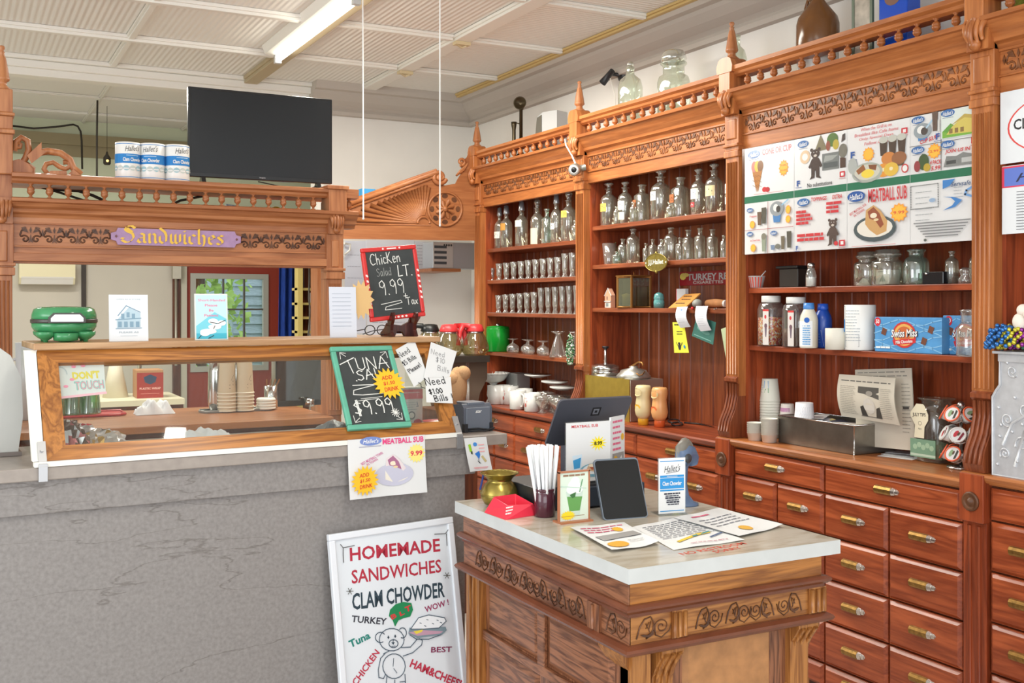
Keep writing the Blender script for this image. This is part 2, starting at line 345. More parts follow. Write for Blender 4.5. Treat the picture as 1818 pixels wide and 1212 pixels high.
# ceiling battens
tw = paintw
def batten(i, x0, x1, y0, y1, h=.03, m=tw):
    b = MB().box(x0, x1, y0, y1, ZC-h*.55, ZC-.001)
    if x1-x0 > y1-y0: b.box(x0, x1, y0+.012, y1-.012, ZC-h, ZC-h*.5)
    else: b.box(x0+.012, x1-.012, y0, y1, ZC-h, ZC-h*.5)
    struct('trim_%d' % i, b, m, .004)
tan = mat('tan_batten', (186, 170, 138), .6)
n = 1
for x in (.05, .96): batten(n, x-.03, x+.03, -1, YW); n += 1
batten(n, 1.85, 1.97, -1, YW, .05, tan); n += 1
batten(n, 2.71, 2.84, -1, YW, .035); n += 1
for y in (3.1, 4.05, 5.0, 5.94, 6.87):
    batten(n, -3.4, 1.85, y-.035, y+.035, .04); n += 1
    batten(n, 1.97, 2.71, y-.03, y+.03, .035); n += 1
    batten(n, 2.84, 3.49, y-.03, y+.03, .03); n += 1
batten(n, 3.48, 3.55, -1, YW-.2, .03, mat('ochre_batten', (206, 178, 118), .6)); n += 1
for y in (8.15, 9.0, 9.8): batten(n, -3.4, 3.2, y-.02, y+.02, .02); n += 1
for x in (.15, 1.03, 1.9): batten(n, x-.02, x+.02, YW+.1, YK, .02); n += 1
# the header beam over the kitchen opening
hb = MB().box(-3.4, 2.4, YW-.02, YW+.1, 3.1, ZC).box(-3.4, 2.4, YW-.06, YW-.02, 3.147, 3.197).box(-3.4, 2.4, YW-.09, YW-.021, 3.1975, ZC)
struct('trim_%d' % n, hb, paintw, .006); n += 1
# crown moulding with a cove profile
greyp = mat('grey_crown', (190, 182, 172), .6)
prof = [(a_, z_+.027) for a_, z_ in [(0, 2.98), (.035, 2.985), (.04, 3.01), (.03, 3.03), (.05, 3.05), (.1, 3.08), (.14, 3.12), (.15, 3.14), (.19, 3.145), (.2, 3.17), (.21, 3.2), (0, 3.2)]]
struct('trim_%d' % n, MB().prism(prof, lambda a, z, c: (XW-a, c, z), -1, YW, smooth=False).prism(prof, lambda a, z, c: (c, YW-a, z), 2.36, XW), greyp); n += 1
struct('trim_%d' % n, MB().box(-3.4, 3.3, YK-.05, YK, 3.0, 3.1).box(-3.4, 3.3, YK-.02, YK, 2.9, 3.0), mat('shaded_trim', (150, 138, 104), .6)); n += 1  # brownish shadow band below the ceiling is put into this trim's colour
struct('trim_%d' % n, MB().box(2.42, 2.47, YW-.03, YW+.14, 1.95, 3.09), paintw); n += 1
struct('trim_%d' % n, MB().box(2.42, 2.47, YW-.03, YW+.14, FL, 1.95).box(2.47, 2.6, YW-.012, YW-.001, FL, 1.95), wood('oakback', 'z')); n += 1
# kitchen: grey partition, posts, red wall with a window
def ky(px, y, Y): return PY(px, y, Y)
kx = lambda px, Y=YK: PY(px, 560, Y).x
struct('wall_partition', MB().box(kx(-160), kx(146), YK-.06, YK-.002, FL, 2.4).box(kx(150), kx(306), YK-.05, YK-.002, FL, 2.4), cream)
struct('trim_%d' % n, MB().box(kx(143), kx(151), YK-.09, YK-.04, FL, 2.5), mat('dark_post', (52, 44, 36), .5)); n += 1
struct('trim_%d' % n, MB().box(kx(304), kx(317), YK-.1, YK-.03, FL, 2.5), wood('dark', 'z')); n += 1
struct('trim_%d' % n, MB().box(kx(318), kx(329), YK-.08, YK-.02, FL, 2.5), mat('pale_trim', (200, 196, 178), .6)); n += 1
x0, x1 = kx(336), kx(474); z0, z1 = .93, ky(400, 486, YK).z
redm = mat('brick_red_paint', (150, 52, 34), .55)
rw = MB().box(kx(329), x0, YK-.04, YK+.08, FL, 2.5).box(x1, kx(496)+.1, YK-.04, YK+.08, FL, 2.5).box(x0, x1, YK-.04, YK+.08, z1, 2.5).box(x0, x1, YK-.04, YK+.08, FL, z0)
struct('wall_red', rw, redm)
wf = MB(); fm = mat('grey_sash', (176, 176, 166), .5); dx = x1-x0; ft = .05
wf.box(x0, x0+ft, YK-.06, YK, z0, z1).box(x1-ft, x1, YK-.06, YK, z0, z1).box(x0+ft, x1-ft, YK-.06, YK, z1-ft, z1).box(x0+ft, x1-ft, YK-.06, YK, z0, z0+ft)
w1 = struct('window_1', wf, fm)
mb_ = MB()
for px in (395, 432): mb_.box(kx(px)-.008, kx(px)+.008, YK-.045, YK-.01, z0, z1)
zb = ky(430, 549, YK).z; mb_.box(x0, x1, YK-.045, YK-.01, zb-.008, zb+.008)
zb = ky(430, 610, YK).z; mb_.box(x0, x1, YK-.045, YK-.01, zb-.008, zb+.008)
obj('glazing_bars', mb_, mat('sash_bar', (92, 90, 84), .5), w1)
obj('pane', MB().box(x0+.02, x1-.02, YK-.028, YK-.024, z0+.02, z1-.02), glass('window_glass', (245, 250, 250), .95), w1)
# outdoors beyond that window: a shingled neighbour house, its white corner, and trees
shing = mat('grey_shingle', (176, 190, 204), .8, var=.2, vscale=14, stretch=(1, 1, 8))
hs = thing('house', 'pale grey shingled house seen through the kitchen window', 'house', (5, 15.3, 0)); hx = PY(414, 500, 14.6).x-2.55
hb = MB()
for i in range(34): hb.add([(2.55+hx, 14.59, i*.13), (8, 14.59, i*.13), (8, 14.62, i*.13+.135), (2.55+hx, 14.62, i*.13+.135)], [(0, 1, 2, 3)])
hb.box(2.55+hx, 8, 14.62, 18, 0, 4.4); obj('wall', hb, shing, hs, world=True)
obj('corner_board', MB().box(2.95+hx, 3.12+hx, 14.55, 14.64, 0, 4.4), paintw, hs, world=True)
obj('window_frame', MB().box(3.38+hx, 3.45+hx, 14.55, 14.64, 1.75, 3).box(3.38+hx, 4.3+hx, 14.53, 14.64, 1.7, 1.75), paintw, hs, world=True)
leafm = mat('tree_leaves', (176, 206, 110), .7, var=.3, vscale=5)
def tree(x, y, h, label):
    t = thing('tree', label, 'tree', (x, y, 0)); b = MB()
    for i in range(900):
        a = random.uniform(0, 2*pi); q = random.uniform(-1, 1); r = random.random()**.4*h*.15
        c = Vector((r*cos(a)*math.sqrt(1-q*q), r*sin(a)*math.sqrt(1-q*q), h*.4+r*q*3)); s_ = random.uniform(.04, .09)
        d1 = Vector((random.uniform(-1, 1), random.uniform(-1, 1), random.uniform(-1, 1))).normalized()*s_; d2 = d1.orthogonal().normalized()*s_*.7
        b.add([c-d1, c+d2, c+d1, c-d2], [(0, 1, 2, 3)])
    obj('foliage', b, leafm, t); obj('trunk', MB().lathe([(.12, 0), (.08, h*.5)], n=8), wood('dark'), t)
tree(PY(352, 500, 13.2).x, 13.2, 4.2, 'leafy tree filling the upper left panes of the kitchen window'); tree(PY(397, 500, 19).x, 19, 4.0, 'yellow-green tree behind the corner of the shingled house')
struct('ground', MB().box(-8, 14, 10.9, 40, -.15, -.05), mat('grass', (110, 150, 70), .9, var=.3, vscale=2))

# ================================================================== RIGHT-HAND APOTHECARY WALL
XU, XB, XC = 3.38, 3.685, 3.29
PY_ = [6.905, 5.483, 4.062, 2.642, 1.22]          # pilaster centres along the wall
PWH = .052
DZ = [-.05, -.022, 0, .012]; ZCNT = [.868, .905, .925, .955]
fy = lambda a, z, c: (a, c, z)                       # profile (x, z) swept along y
def spiral(cx, cy, r0, r1, turns, a0, n=18, sg=1): return [(cx+(r0+(r1-r0)*i/n)*cos(a0+sg*turns*2*pi*i/n), cy+(r0+(r1-r0)*i/n)*sin(a0+sg*turns*2*pi*i/n)) for i in range(n+1)]
def frieze_unit(w, h):
    """palmette, two facing volutes and a bell drop, centred on 0, height h: list of (points, width) strokes plus leaf polygons"""
    S = []; L = []
    for sg in (-1, 1):
        sp = spiral(sg*w*.24, -h*.2, h*.03, h*.2, 1.15, pi*.5 if sg < 0 else pi*.5, 14, -sg)
        S.append(sp); e = sp[-1]
        S.append([e, (sg*w*.44, h*.0), (sg*w*.38, h*.2), (sg*w*.2, h*.38)])
        L.append([(sg*w*.10, h*.12), (sg*w*.22, h*.42), (sg*w*.40, h*.36), (sg*w*.30, h*.18)])
    L.append([(0, h*.05), (w*.06, -h*.2), (w*.1, -h*.38), (0, -h*.3), (-w*.1, -h*.38), (-w*.06, -h*.2)])
    L.append([(0, h*.42), (w*.05, h*.25), (0, h*.1), (-w*.05, h*.25)])
    L.append([(w*.5, h*.3), (w*.55, h*.1), (w*.5, -h*.08), (w*.45, h*.1)])
    return S, L
def frieze(mb, fn, a0, a1, zc, h, nu, th=.004):
    """carve nu units between a0 and a1; fn(a, z, out) -> xyz"""
    w = (a1-a0)/nu; S, L = frieze_unit(abs(w), h); sg = 1 if w > 0 else -1
    for i in range(nu):
        c = a0+(i+.5)*w
        for st in S: mb.tube([fn(c+p[0], zc+p[1], .001) for p in st], h*.042, 4)
        for lf in L: mb.prism([(c+p[0], zc+p[1]) for p in lf][::sg], fn, -.001, th)
    return mb
def acanthus(mb, fn, zt, zb, w):
    """leaf bracket: ribbed tongue curling out at the tip"""
    for k in range(-2, 3):
        o = [(k*w*.2*(1-.3*i/6), zt+(zb-zt)*(i/6)*(1-.12*abs(k)), .012+.022*sin(pi*i/6*.9)+.006*(2-abs(k))) for i in range(7)]
        mb.tube([fn(*p) for p in o], [w*.13*(1-.08*i) for i in range(7)], 6)
    mb.ball(fn(0, zb+.008, .022), w*.22, 8); return mb
def finial_mb(h):
    r = h*.17
    return MB().lathe([(r*1.05, 0), (r*1.1, h*.03), (r*.62, h*.1), (r*.6, h*.17), (r*.92, h*.21), (r*1.0, h*.25), (r*.95, h*.27), (r*.8, h*.45), (r*.5, h*.72), (r*.3, h*.82), (r*.42, h*.845), (r*.22, h*.87), (r*.34, h*.91), (r*.42, h*.945), (r*.3, h*.985), (1e-4, h)], n=14)
def baluster_mb(h, r):
    return MB().lathe([(r*.7, 0), (r*.75, h*.06), (r*.3, h*.14), (r*.35, h*.2), (r*.85, h*.34), (r, h*.48), (r*.82, h*.52), (r*.92, h*.6), (r*.85, h*.7), (r*.4, h*.82), (r*.3, h*.88), (r*.7, h*.95), (r*.7, h)], n=10)
def pilaster(h, w, d, flutes=3, mi=0):
    """fluted post: base block, shaft with reeded grooves; local: faces -Y, x centred, z up"""
    b = MB().box(-w, w, 0, d, 0, h)
    for k in range(flutes+1):
        x = -w*.62+k*w*1.24/flutes
        b.tube([(x, -.001, h*.04), (x, -.001, h*.965)], w*.13, 6)
    return b
BAL = None
oy, oz = wood('oak', 'y'), wood('oak', 'z')
bayname = ['with rows of soda glasses', 'with apothecary bottles', 'with the menu board', 'with the paper posters at the picture edge']
for i in range(4):
    ya, yb = PY_[i]-PWH, PY_[i+1]+PWH; d = DZ[i]
    T = thing('wall_shelf_unit', 'carved oak wall shelf unit '+bayname[i], 'shelf unit', (XU, (ya+yb)/2, ZCNT[i]), 0, 'carved oak shelf units along the wall')
    P = lambda nm, mb, m, bev=0: obj(nm, mb, m, T, bevel=bev, world=True)
    zt = 2.32+d; zc = ZCNT[i]+.001
    # beadboard back with a groove at every board, and the two cheeks
    bb = MB().box(XB, XB+.035, yb, ya, zc, 2.6+d); nb = 13
    for k in range(nb):
        a, b_ = ya-(ya-yb)*k/nb, ya-(ya-yb)*(k+1)/nb
        bb.prism([(XB+.001, a-.001), (XB-.006, a-.006), (XB-.006, b_+.006), (XB+.001, b_+.001)], lambda x, y, z: (x, y, z), zc, zt+.1)
    P('back_panel', bb, wood('bead' if i != 2 else 'red', 'z'))
    for y, s in ((ya, 1), (yb, -1)):
        P('side_panel', MB().box(XU+.015, XB, y-.012*s, y+.012*s, zc, zt+.05).frustum(XU+.06, XB-.03, y-(.012*s), y-(.018*s), zc+.08, 1.5, .01, 'y', -s) , wood('red', 'z'))
    zs = [[1.968, 1.742, 1.509, 1.23], [2.038, 1.806, 1.549], [1.649, 1.373], [1.45]][i]
    for z in zs:
        P('shelf', MB().box(XU+.02, XB-.006, yb, ya, z-.026, z), wood('red' if i == 2 else 'bead', 'y'), .003)
    # frieze board, carved band, cornice, baluster gallery and top rail
    P('frieze_board', MB().box(XU-.004, XU+.03, yb, ya, zt, 2.49+d).box(XU-.012, XU, yb, ya, 2.385+d, 2.393+d).box(XU-.012, XU, yb, ya, 2.478+d, 2.488+d), oy, .002)
    fn = lambda a, z, o: (XU-.004-o, a, z)
    nu = [11, 11, 11, 11][i]
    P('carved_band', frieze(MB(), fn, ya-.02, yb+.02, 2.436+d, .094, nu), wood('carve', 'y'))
    cp = [(XU+.06, 2.488), (XU-.006, 2.488), (XU-.012, 2.505), (XU-.03, 2.515), (XU-.034, 2.53), (XU-.05, 2.55), (XU-.066, 2.575), (XU-.07, 2.585), (XU-.085, 2.588), (XU-.088, 2.604), (XU-.06, 2.612), (XU+.06, 2.612)]
    P('cornice', MB().prism([(a, z+d) for a, z in cp], fy, yb-.02, ya+.02), oy)
    rp = [(XU+.02, 2.668), (XU-.04, 2.668), (XU-.052, 2.678), (XU-.055, 2.69), (XU-.07, 2.7), (XU-.072, 2.718), (XU-.04, 2.725), (XU+.02, 2.725)]
    P('top_rail', MB().prism([(a, z+d) for a, z in rp], fy, yb-.01, ya+.01), oy)
    P('top_board', MB().box(XU+.03, XW-.004, yb, ya, 2.606+d, 2.618+d), wood('red', 'y'))
    nbl = 14
    for k in range(nbl):
        y = ya-(ya-yb)*(k+.7)/(nbl+.4)
        if BAL is None: o = BAL = obj('baluster', baluster_mb(.062, .0185), oz, T)
        else: o = BAL.copy(); COL.objects.link(o); o.parent = T
        o.location = (-.032, y-T.location.y, 2.609+d-T.location.z)
    # left pilaster of this unit, its bracket, cap block, leaf and finial
    y = PY_[i]; pz = lambda a, z, o: (XU-.02-o, y-a, z)
    pb = pilaster(zt-.02-zc-.26, PWH*.92, .05).xf(Matrix.Translation((XU-.03, y, zc+.26)) @ Matrix.Rotation(-pi/2, 4, 'Z'))
    P('pilaster', pb.box(XU-.025, XB, y-PWH*.9, y+PWH*.9, zc+.2, 2.6+d), oz)
    br = [(XU+.02, zc+.3), (XU-.02, zc+.3), (XU-.045, zc+.285), (XU-.045, zc+.27), (XU-.03, zc+.26), (XU-.03, zc+.2), (XU-.045, zc+.14), (XU-.075, zc+.08), (XU-.085, zc+.03), (XU-.075, zc), (XU+.02, zc)]
    bk = MB().prism(br, fy, y-PWH*.85, y+PWH*.85)
    for q in (-.6, -.2, .2, .6): bk.tube([(a-.002, y+q*PWH, z) for a, z in br[4:9]], .007, 5)
    P('bracket', bk, wood('bead', 'z'))
    cb = MB().box(XU-.04, XU+.02, y-PWH*1.05, y+PWH*1.05, zt-.035, zt-.005).box(XU-.034, XU+.02, y-PWH, y+PWH, zt-.005, 2.49+d).frustum(XU-.04, XU-.034, y-PWH*.7, y+PWH*.7, zt+.05, 2.47+d, .004, 'x')
    cb.box(XU-.046, XU, y-PWH*1.08, y+PWH*1.08, zt+.015, zt+.03)
    P('capital', cb, oz, .003)
    P('acanthus_leaf', acanthus(MB(), lambda a, z, o: (XU-.05-o, y-a, z), 2.6+d, 2.5+d, PWH*2).box(XU-.06, XU, y-PWH*.9, y+PWH*.9, 2.49+d, 2.61+d), oz)
    P('gallery_post', MB().box(XU-.08, XU+.02, y-PWH*.8, y+PWH*.8, 2.6+d, 2.69+d).prism([(-.055, 2.69), (.055, 2.69), (.06, 2.72), (.045, 2.755), (.025, 2.765), (-.025, 2.765), (-.045, 2.755), (-.06, 2.72)], lambda a, z, c: (c, y+a, z+d), XU-.08, XU+.015), oz, .003)
    P('finial', finial_mb(.185).xf(Matrix.Translation((XU-.032, y, 2.76+d))), wood('oakback', 'z'))
    # base cabinet with drawers
    D = thing('drawer_cabinet', 'oak apothecary drawer cabinet under the shelf unit '+bayname[i], 'cabinet', (XC, (ya+yb)/2, 0), 0, 'drawer cabinets along the wall')
    Q = lambda nm, mb, m, bev=0: obj(nm, mb, m, D, bevel=bev, world=True)
    XF = XC+.028
    Q('carcass', MB().box(XF+.016, XW-.01, yb, ya, FL, ZCNT[i]-.04), wood('dark', 'z'))
    ctp = [(XW-.03, 0), (XW-.03, -.04), (XF, -.04), (XF, -.034), (XC+.012, -.032), (XC+.004, -.022), (XC, -.012), (XC+.004, -.003), (XC+.012, 0)]
    Q('countertop', MB().prism([(a, z+ZCNT[i]) for a, z in ctp], fy, yb, ya+PWH+.05), wood('red' if i < 2 else 'dark', 'y') if i < 2 else wood('oak', 'y'))
    pl, pr = PY_[i]-.058, PY_[i+1]+.058; zt_ = ZCNT[i]-.045
    Q('stile', MB().box(XF-.012, XF+.02, PY_[i]-.05, PY_[i]+.05, FL, zt_-.1).box(XC-.004, XF+.02, PY_[i]-.052, PY_[i]+.052, zt_-.135, ZCNT[i]-.005)
      .tube([(XF-.012, PY_[i]-.02, FL+.02), (XF-.012, PY_[i]-.02, zt_-.15)], .008, 6).tube([(XF-.012, PY_[i]+.02, FL+.02), (XF-.012, PY_[i]+.02, zt_-.15)], .008, 6), wood('red', 'z'), .003)
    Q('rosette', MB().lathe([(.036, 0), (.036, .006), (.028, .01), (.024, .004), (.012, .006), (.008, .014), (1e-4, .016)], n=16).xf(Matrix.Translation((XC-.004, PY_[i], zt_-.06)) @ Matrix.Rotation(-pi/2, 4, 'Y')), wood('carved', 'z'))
    hh = .122; rowh = .184; ym = PY_[i]-(PY_[i]-PY_[i+1])*(.46)
    rows = []; z1 = zt_
    rows.append((z1, z1-hh, [(pl, ym), (ym, pr)])); z1 -= hh
    q1, q2 = pl+(ym-pl)*.5, ym+(pr-ym)*.5
    while z1 > FL+.06:
        rows.append((z1, max(z1-rowh, FL+.02), [(pl, q1), (q1, ym), (ym, q2), (q2, pr)])); z1 -= rowh
    pm = [mat('aged_brass', (150, 116, 62), .34, .8, var=.3, vscale=60), mat('worn_nickel', (214, 208, 204), .2, .95)]
    for zt2, zb2, cols in rows:
        for a, b_ in cols:
            dr = Q('drawer', MB().box(XF, XF+.02, b_+.004, a-.004, zb2+.004, zt2-.004).frustum(XF-.012, XF, b_+.006, a-.006, zb2+.006, zt2-.006, .012, 'x'), wood('drawer', 'y'))
            yc, zc2 = (a+b_)/2, (zt2+zb2)/2+.005; L = .06; pu = MB()
            # hooded cup pull: faceted shell with stepped, tapering ends
            sec = [(-.012, .016), (-.022, .013), (-.028, .004), (-.027, -.008), (-.022, -.016), (-.018, -.008), (-.014, .006), (-.012, .012)]
            def shell(u0, s0, u1, s1, mi):
                A = [(XF+p*s0 if s0 < 1 else XF+p, yc+u0, zc2+q*s0) for p, q in sec]; B = [(XF+p*s1 if s1 < 1 else XF+p, yc+u1, zc2+q*s1) for p, q in sec]; k = len(sec)
                pu.add(A+B, [(j, (j+1) % k, (j+1) % k+k, j+k) for j in range(k)]+[tuple(range(k)), tuple(range(2*k-1, k-1, -1))], False, mi)
            shell(-L*.45, 1, L*.95, 1, 0); shell(-L*.72, .82, -L*.45, .95, 1); shell(-L*.95, .6, -L*.72, .72, 1); shell(-L*1.2, .25, -L*.95, .5, 1); shell(L*.95, .85, L*1.15, .4, 0)
            pu.xf(Matrix.Identity(4)); obj('pull', pu, pm, dr, world=True)

# ================================================================== BACK BAR WITH THE SERVING WINDOW
YB = 5.26
BBR = thing('back_bar', 'carved oak back bar with serving window and purple sandwich plaque', 'back bar', (.95, YB, 0))
B = lambda nm, mb, m, bev=0: obj(nm, mb, m, BBR, bevel=bev, world=True)
bx = lambda px: PY(px, 500, YB).x
xl0, xl1, xr0, xr1 = bx(-16), bx(22), bx(579), bx(606)
xo, zo = wood('oakback', 'x'), wood('oakback', 'z')
fx = lambda a, z, c: (c, a, z)
def bb_post(x0, x1, top, nm):
    w = (x1-x0)/2; xc = (x0+x1)/2
    B('post', pilaster(1.7-1.0, w*.95, .08).xf(Matrix.Translation((xc, YB-.015, 1.0))).box(x0, x1, YB+.0, YB+.09, 1.001 if nm == 'l' else FL, top).box(x0-.01, x1+.01, YB-.03, YB+.05, 1.70, 1.735).box(x0-.004, x1+.004, YB-.022, YB+.05, 1.735, 1.93).frustum(x0+.02, x1-.02, YB-.03, YB-.022, 1.76, 1.9, .004, 'y').box(x0-.012, x1+.012, YB-.034, YB+.05, 1.742, 1.756), zo, .002)
    B('acanthus_leaf', acanthus(MB(), lambda a, z, o: (xc+a, YB-.03-o, z), 2.03, 1.94, w*2).box(x0, x1, YB-.04, YB+.05, 1.93, 2.045), zo)
bb_post(xl0, xl1, 2.32, 'l'); bb_post(xr0, xr1, 2.1, 'r')
B('gallery_post', MB().box(xr0-.01, xr1+.005, YB-.075, YB+.05, 2.04, 2.155).box(xr0-.02, xr1+.014, YB-.085, YB+.05, 2.155, 2.175), zo, .003)
B('finial_post', MB().box(xl0, xl1, YB-.04, YB+.06, 2.15, 2.33).box(xl0-.01, xl1+.008, YB-.05, YB+.06, 2.33, 2.35).box(xl0, xl1, YB-.04, YB+.06, 2.35, 2.41).box(xl0-.01, xl1+.008, YB-.05, YB+.06, 2.41, 2.425).box(xl0, xl1, YB-.04, YB+.06, 2.425, 2.53), zo, .004)
B('finial', finial_mb(.2).xf(Matrix.Translation(((xl0+xl1)/2, YB, 2.53))), zo)
xa, xb = xl1-.005, xr0+.005
B('frieze_board', MB().box(xa, xb, YB-.004, YB+.04, 1.79, 1.965).box(xa, xb, YB-.012, YB, 1.932, 1.94).box(xa, xb, YB-.012, YB, 1.828, 1.836).box(xa, xb, YB-.02, YB+.04, 1.765, 1.802).box(xa, xb, YB+.0, YB+.05, 1.755, 1.766), xo, .002)
ff = lambda a, z, o: (a, YB-.004-o, z)
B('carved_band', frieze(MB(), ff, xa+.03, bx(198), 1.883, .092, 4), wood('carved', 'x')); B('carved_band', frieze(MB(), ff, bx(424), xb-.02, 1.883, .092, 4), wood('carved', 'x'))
cp = [(.08, 1.962), (-.006, 1.962), (-.012, 1.975), (-.03, 1.985), (-.034, 2.0), (-.05, 2.01), (-.06, 2.025), (-.075, 2.03), (-.078, 2.044), (-.05, 2.05), (.08, 2.05)]
B('cornice', MB().prism([(YB+a, z) for a, z in cp], fx, xa, xr1+.07), xo)
rp = [(.02, 2.112), (-.04, 2.112), (-.05, 2.122), (-.053, 2.132), (-.07, 2.14), (-.072, 2.155), (-.04, 2.162), (.1, 2.162), (.1, 2.15), (.02, 2.15)]
B('top_rail', MB().prism([(YB+a, z) for a, z in rp], fx, xa, xr1+.07).box(xr1, xr1+.07, YB-.07, YB+.25, 2.115, 2.16), xo)
B('top_shelf', MB().box(xa, xr1, YB+.02, YB+.26, 2.12, 2.15).box(xa, xr1+.06, YB+.04, YB+.3, 2.0, 2.03), xo)
b0 = None
for k, px in enumerate((54, 87, 120, 152, 184, 215, 246, 276, 306, 335, 363, 391, 419, 447, 474, 500, 527, 553, 616)):
    if b0 is None: b0 = o = obj('baluster', baluster_mb(.066, .017), zo, BBR)
    else: o = b0.copy(); COL.objects.link(o); o.parent = BBR
    o.location = (bx(px)-.95, -.03, 2.048)
# pierced scroll crest beside the tall post
cr = MB(); cf = lambda px, py, o: PY(px, py, YB+o)
for pts, r in (([(25, 268), (28, 252), (38, 244), (49, 250), (51, 266), (45, 281), (36, 293), (24, 300)], .02), ([(56, 280), (66, 272), (85, 268), (108, 272), (124, 283), (130, 298), (144, 310)], .022),
               ([(30, 262), (36, 262), (37, 256), (33, 254)], .012), ([(84, 308), (78, 300), (82, 291), (94, 288), (106, 296), (116, 300), (124, 296), (122, 288), (112, 288)], .016), ([(44, 290), (58, 300), (56, 308)], .02)):
    cr.tube([cf(a, b_, .03) for a, b_ in pts], r*.72, 8)
cr.prism([(22, 312), (22, 285), (34, 282), (50, 290), (58, 300), (58, 312)], lambda a, z, o: cf(a, z, o), .01, .05)
cr.prism([(48, 276), (74, 252), (74, 266), (84, 268), (64, 284), (56, 290)], lambda a, z, o: cf(a, z, o), .01, .05)
cr.prism([(118, 313), (130, 300), (146, 313)], lambda a, z, o: cf(a, z, o), .0, .05).prism([(76, 313), (90, 303), (118, 303), (120, 313)], lambda a, z, o: cf(a, z, o), .0, .05)
B('scroll_crest', cr, zo)
# sandwich plaque
pz0, pz1 = PY(300, 437, YB).z, PY(300, 408, YB).z; px0, px1 = bx(196), bx(425); pm_ = (px0+px1)/2; hw, hh = (px1-px0)/2, (pz1-pz0)/2
out = [(-hw+.03, -hh), (hw-.03, -hh), (hw-.022, -hh*.55), (hw, -hh*.4), (hw, hh*.4), (hw-.022, hh*.55), (hw-.03, hh), (-hw+.03, hh), (-hw+.022, hh*.55), (-hw, hh*.4), (-hw, -hh*.4), (-hw+.022, -hh*.55)]
plq = B('plaque', MB().prism([(pm_+a, (pz0+pz1)/2+z) for a, z in out], lambda a, z, c: (a, c, z), YB-.03, YB-.012), mat('mauve_paint', (172, 138, 176), .5, var=.08, vscale=40), .002)
BL = {  # blackletter strokes for a broad nib, unit x-height
 'S': ([[(1.0, 1.5), (.75, 1.75), (.35, 1.7), (.2, 1.4), (.4, 1.15), (.8, .95), (.9, .55), (.65, .1), (.3, 0), (-.05, .25)], [(.95, 1.6), (1.1, 1.75)], [(-.1, .45), (.15, .4)], [(.35, 1.5), (.8, 1.1)]], 1.08),
 'a': ([[(.1, .8), (.35, 1), (.6, .85), (.6, .15), (.75, 0)], [(.6, .6), (.2, .45), (.1, .2), (.3, 0), (.6, .2)]], .85), 'n': ([[(.0, .9), (.15, 1), (.15, .1), (.25, 0)], [(.15, .8), (.45, 1), (.6, .85), (.6, .15), (.72, 0)]], .85),
 'd': ([[(.1, 1.6), (.5, 1.2), (.62, .8), (.6, .2), (.35, 0), (.1, .2), (.1, .75), (.4, 1)]], .85), 'w': ([[(0, .9), (.12, 1), (.12, .2), (.3, 0), (.48, .15)], [(.48, 1), (.48, .15), (.65, 0), (.85, .2), (.85, 1)]], 1.05),
 'i': ([[(0, .9), (.15, 1), (.15, .12), (.3, 0)], [(.1, 1.35), (.2, 1.3)]], .42), 'c': ([[(.6, .85), (.35, 1), (.12, .8), (.12, .2), (.35, 0), (.6, .18)]], .72), 'h': ([[(.15, 1.6), (.15, .1), (.28, 0)], [(.15, .75), (.45, 1), (.6, .8), (.6, .1), (.5, -.2)]], .85),
 'e': ([[(.15, .5), (.6, .7), (.4, 1), (.12, .8), (.12, .2), (.35, 0), (.62, .2)]], .72), 's': ([[(.55, .9), (.3, 1), (.12, .8), (.5, .4), (.5, .15), (.25, 0), (.02, .15)]], .7)}
A = Art(step=.0002, base=.001); x = -hw*.84; u = .0575
for ch in 'Sandwiches':
    st, adv = BL[ch]
    for q in st: A.stroke([(x+a*u, (b_-.62)*u*.78) for a, b_ in q], 0, (236, 190, 60), nib=(.0052, .0034))
    x += adv*u*1.02
for s in (-1, 1): A.poly([(s*hw*.93-.006, 0), (s*hw*.93, -.008), (s*hw*.93+.006, 0), (s*hw*.93, .008)], (110, 60, 60))
A.build('gilt_lettering', plq, (pm_-.95, -.031, (pz0+pz1)/2), rough=.35)
# pass-through counter and the dark front below it
PC = thing('pass_through_counter', 'orange-brown wooden counter running below the serving window', 'counter', (.95, 5.6, 0))
obj('worktop', MB().box(-1.0, 1.70, 5.17, 6.0, .965, 1.0), wood('ply', 'x'), PC, bevel=.004, world=True)
obj('front_panel', MB().box(-1.0, 1.68, 5.22, 5.24, FL, .965), wood('dark', 'x'), PC, world=True)
obj('side_panel', MB().box(1.63, 1.68, 5.24, 5.98, FL, .965), wood('dark', 'z'), PC, world=True)
# fan-carved pediment over the passage
YA = 6.93
AR = thing('pediment', 'carved oak pediment with a fan and rosette over the passage', 'pediment', (PY(730, 426, YA).x, YA, PY(730, 426, YA).z))
aq = lambda px, py, o: PY(px, py, YA+o)
out = [(604, 424), (847, 427), (849, 300), (842, 276), (833, 268), (828, 280), (822, 284), (816, 294), (822, 302), (812, 318), (808, 326), (790, 329), (780, 327), (778, 316), (776, 306), (620, 362), (600, 372)]
obj('panel', MB().prism(out, aq, 0, .05), wood('ply', 'x'), AR, world=True)
rl = MB()
for o_, r_, dy in ((-.012, .018, 0), (-.004, .012, 7), (-.006, .01, -5)): rl.tube([aq(606, 367+dy, o_), aq(700, 333+dy, o_), aq(775, 306+dy*.9, o_)], r_, 8)
rl.tube([aq(772+q[0], 309+q[1], -.01) for q in spiral(8, 5, 1.5, 13, 1.6, -2.2, 26, -1)], .016, 8).ball(aq(781, 314, -.01), .022, 10)
rl.tube([aq(819+q[0], 287+q[1], -.01) for q in spiral(0, 0, 1, 7, 1.3, 0, 16)], .012, 6)
for k in range(5): rl.tube([aq(810+k*3, 312-k*2, -.006), aq(818+k*3, 302-k*3, -.012)], .008, 5)
obj('raking_scroll', rl, wood('oakback', 'x'), AR, world=True)
fan = MB(); cxp, cyp = 752, 396
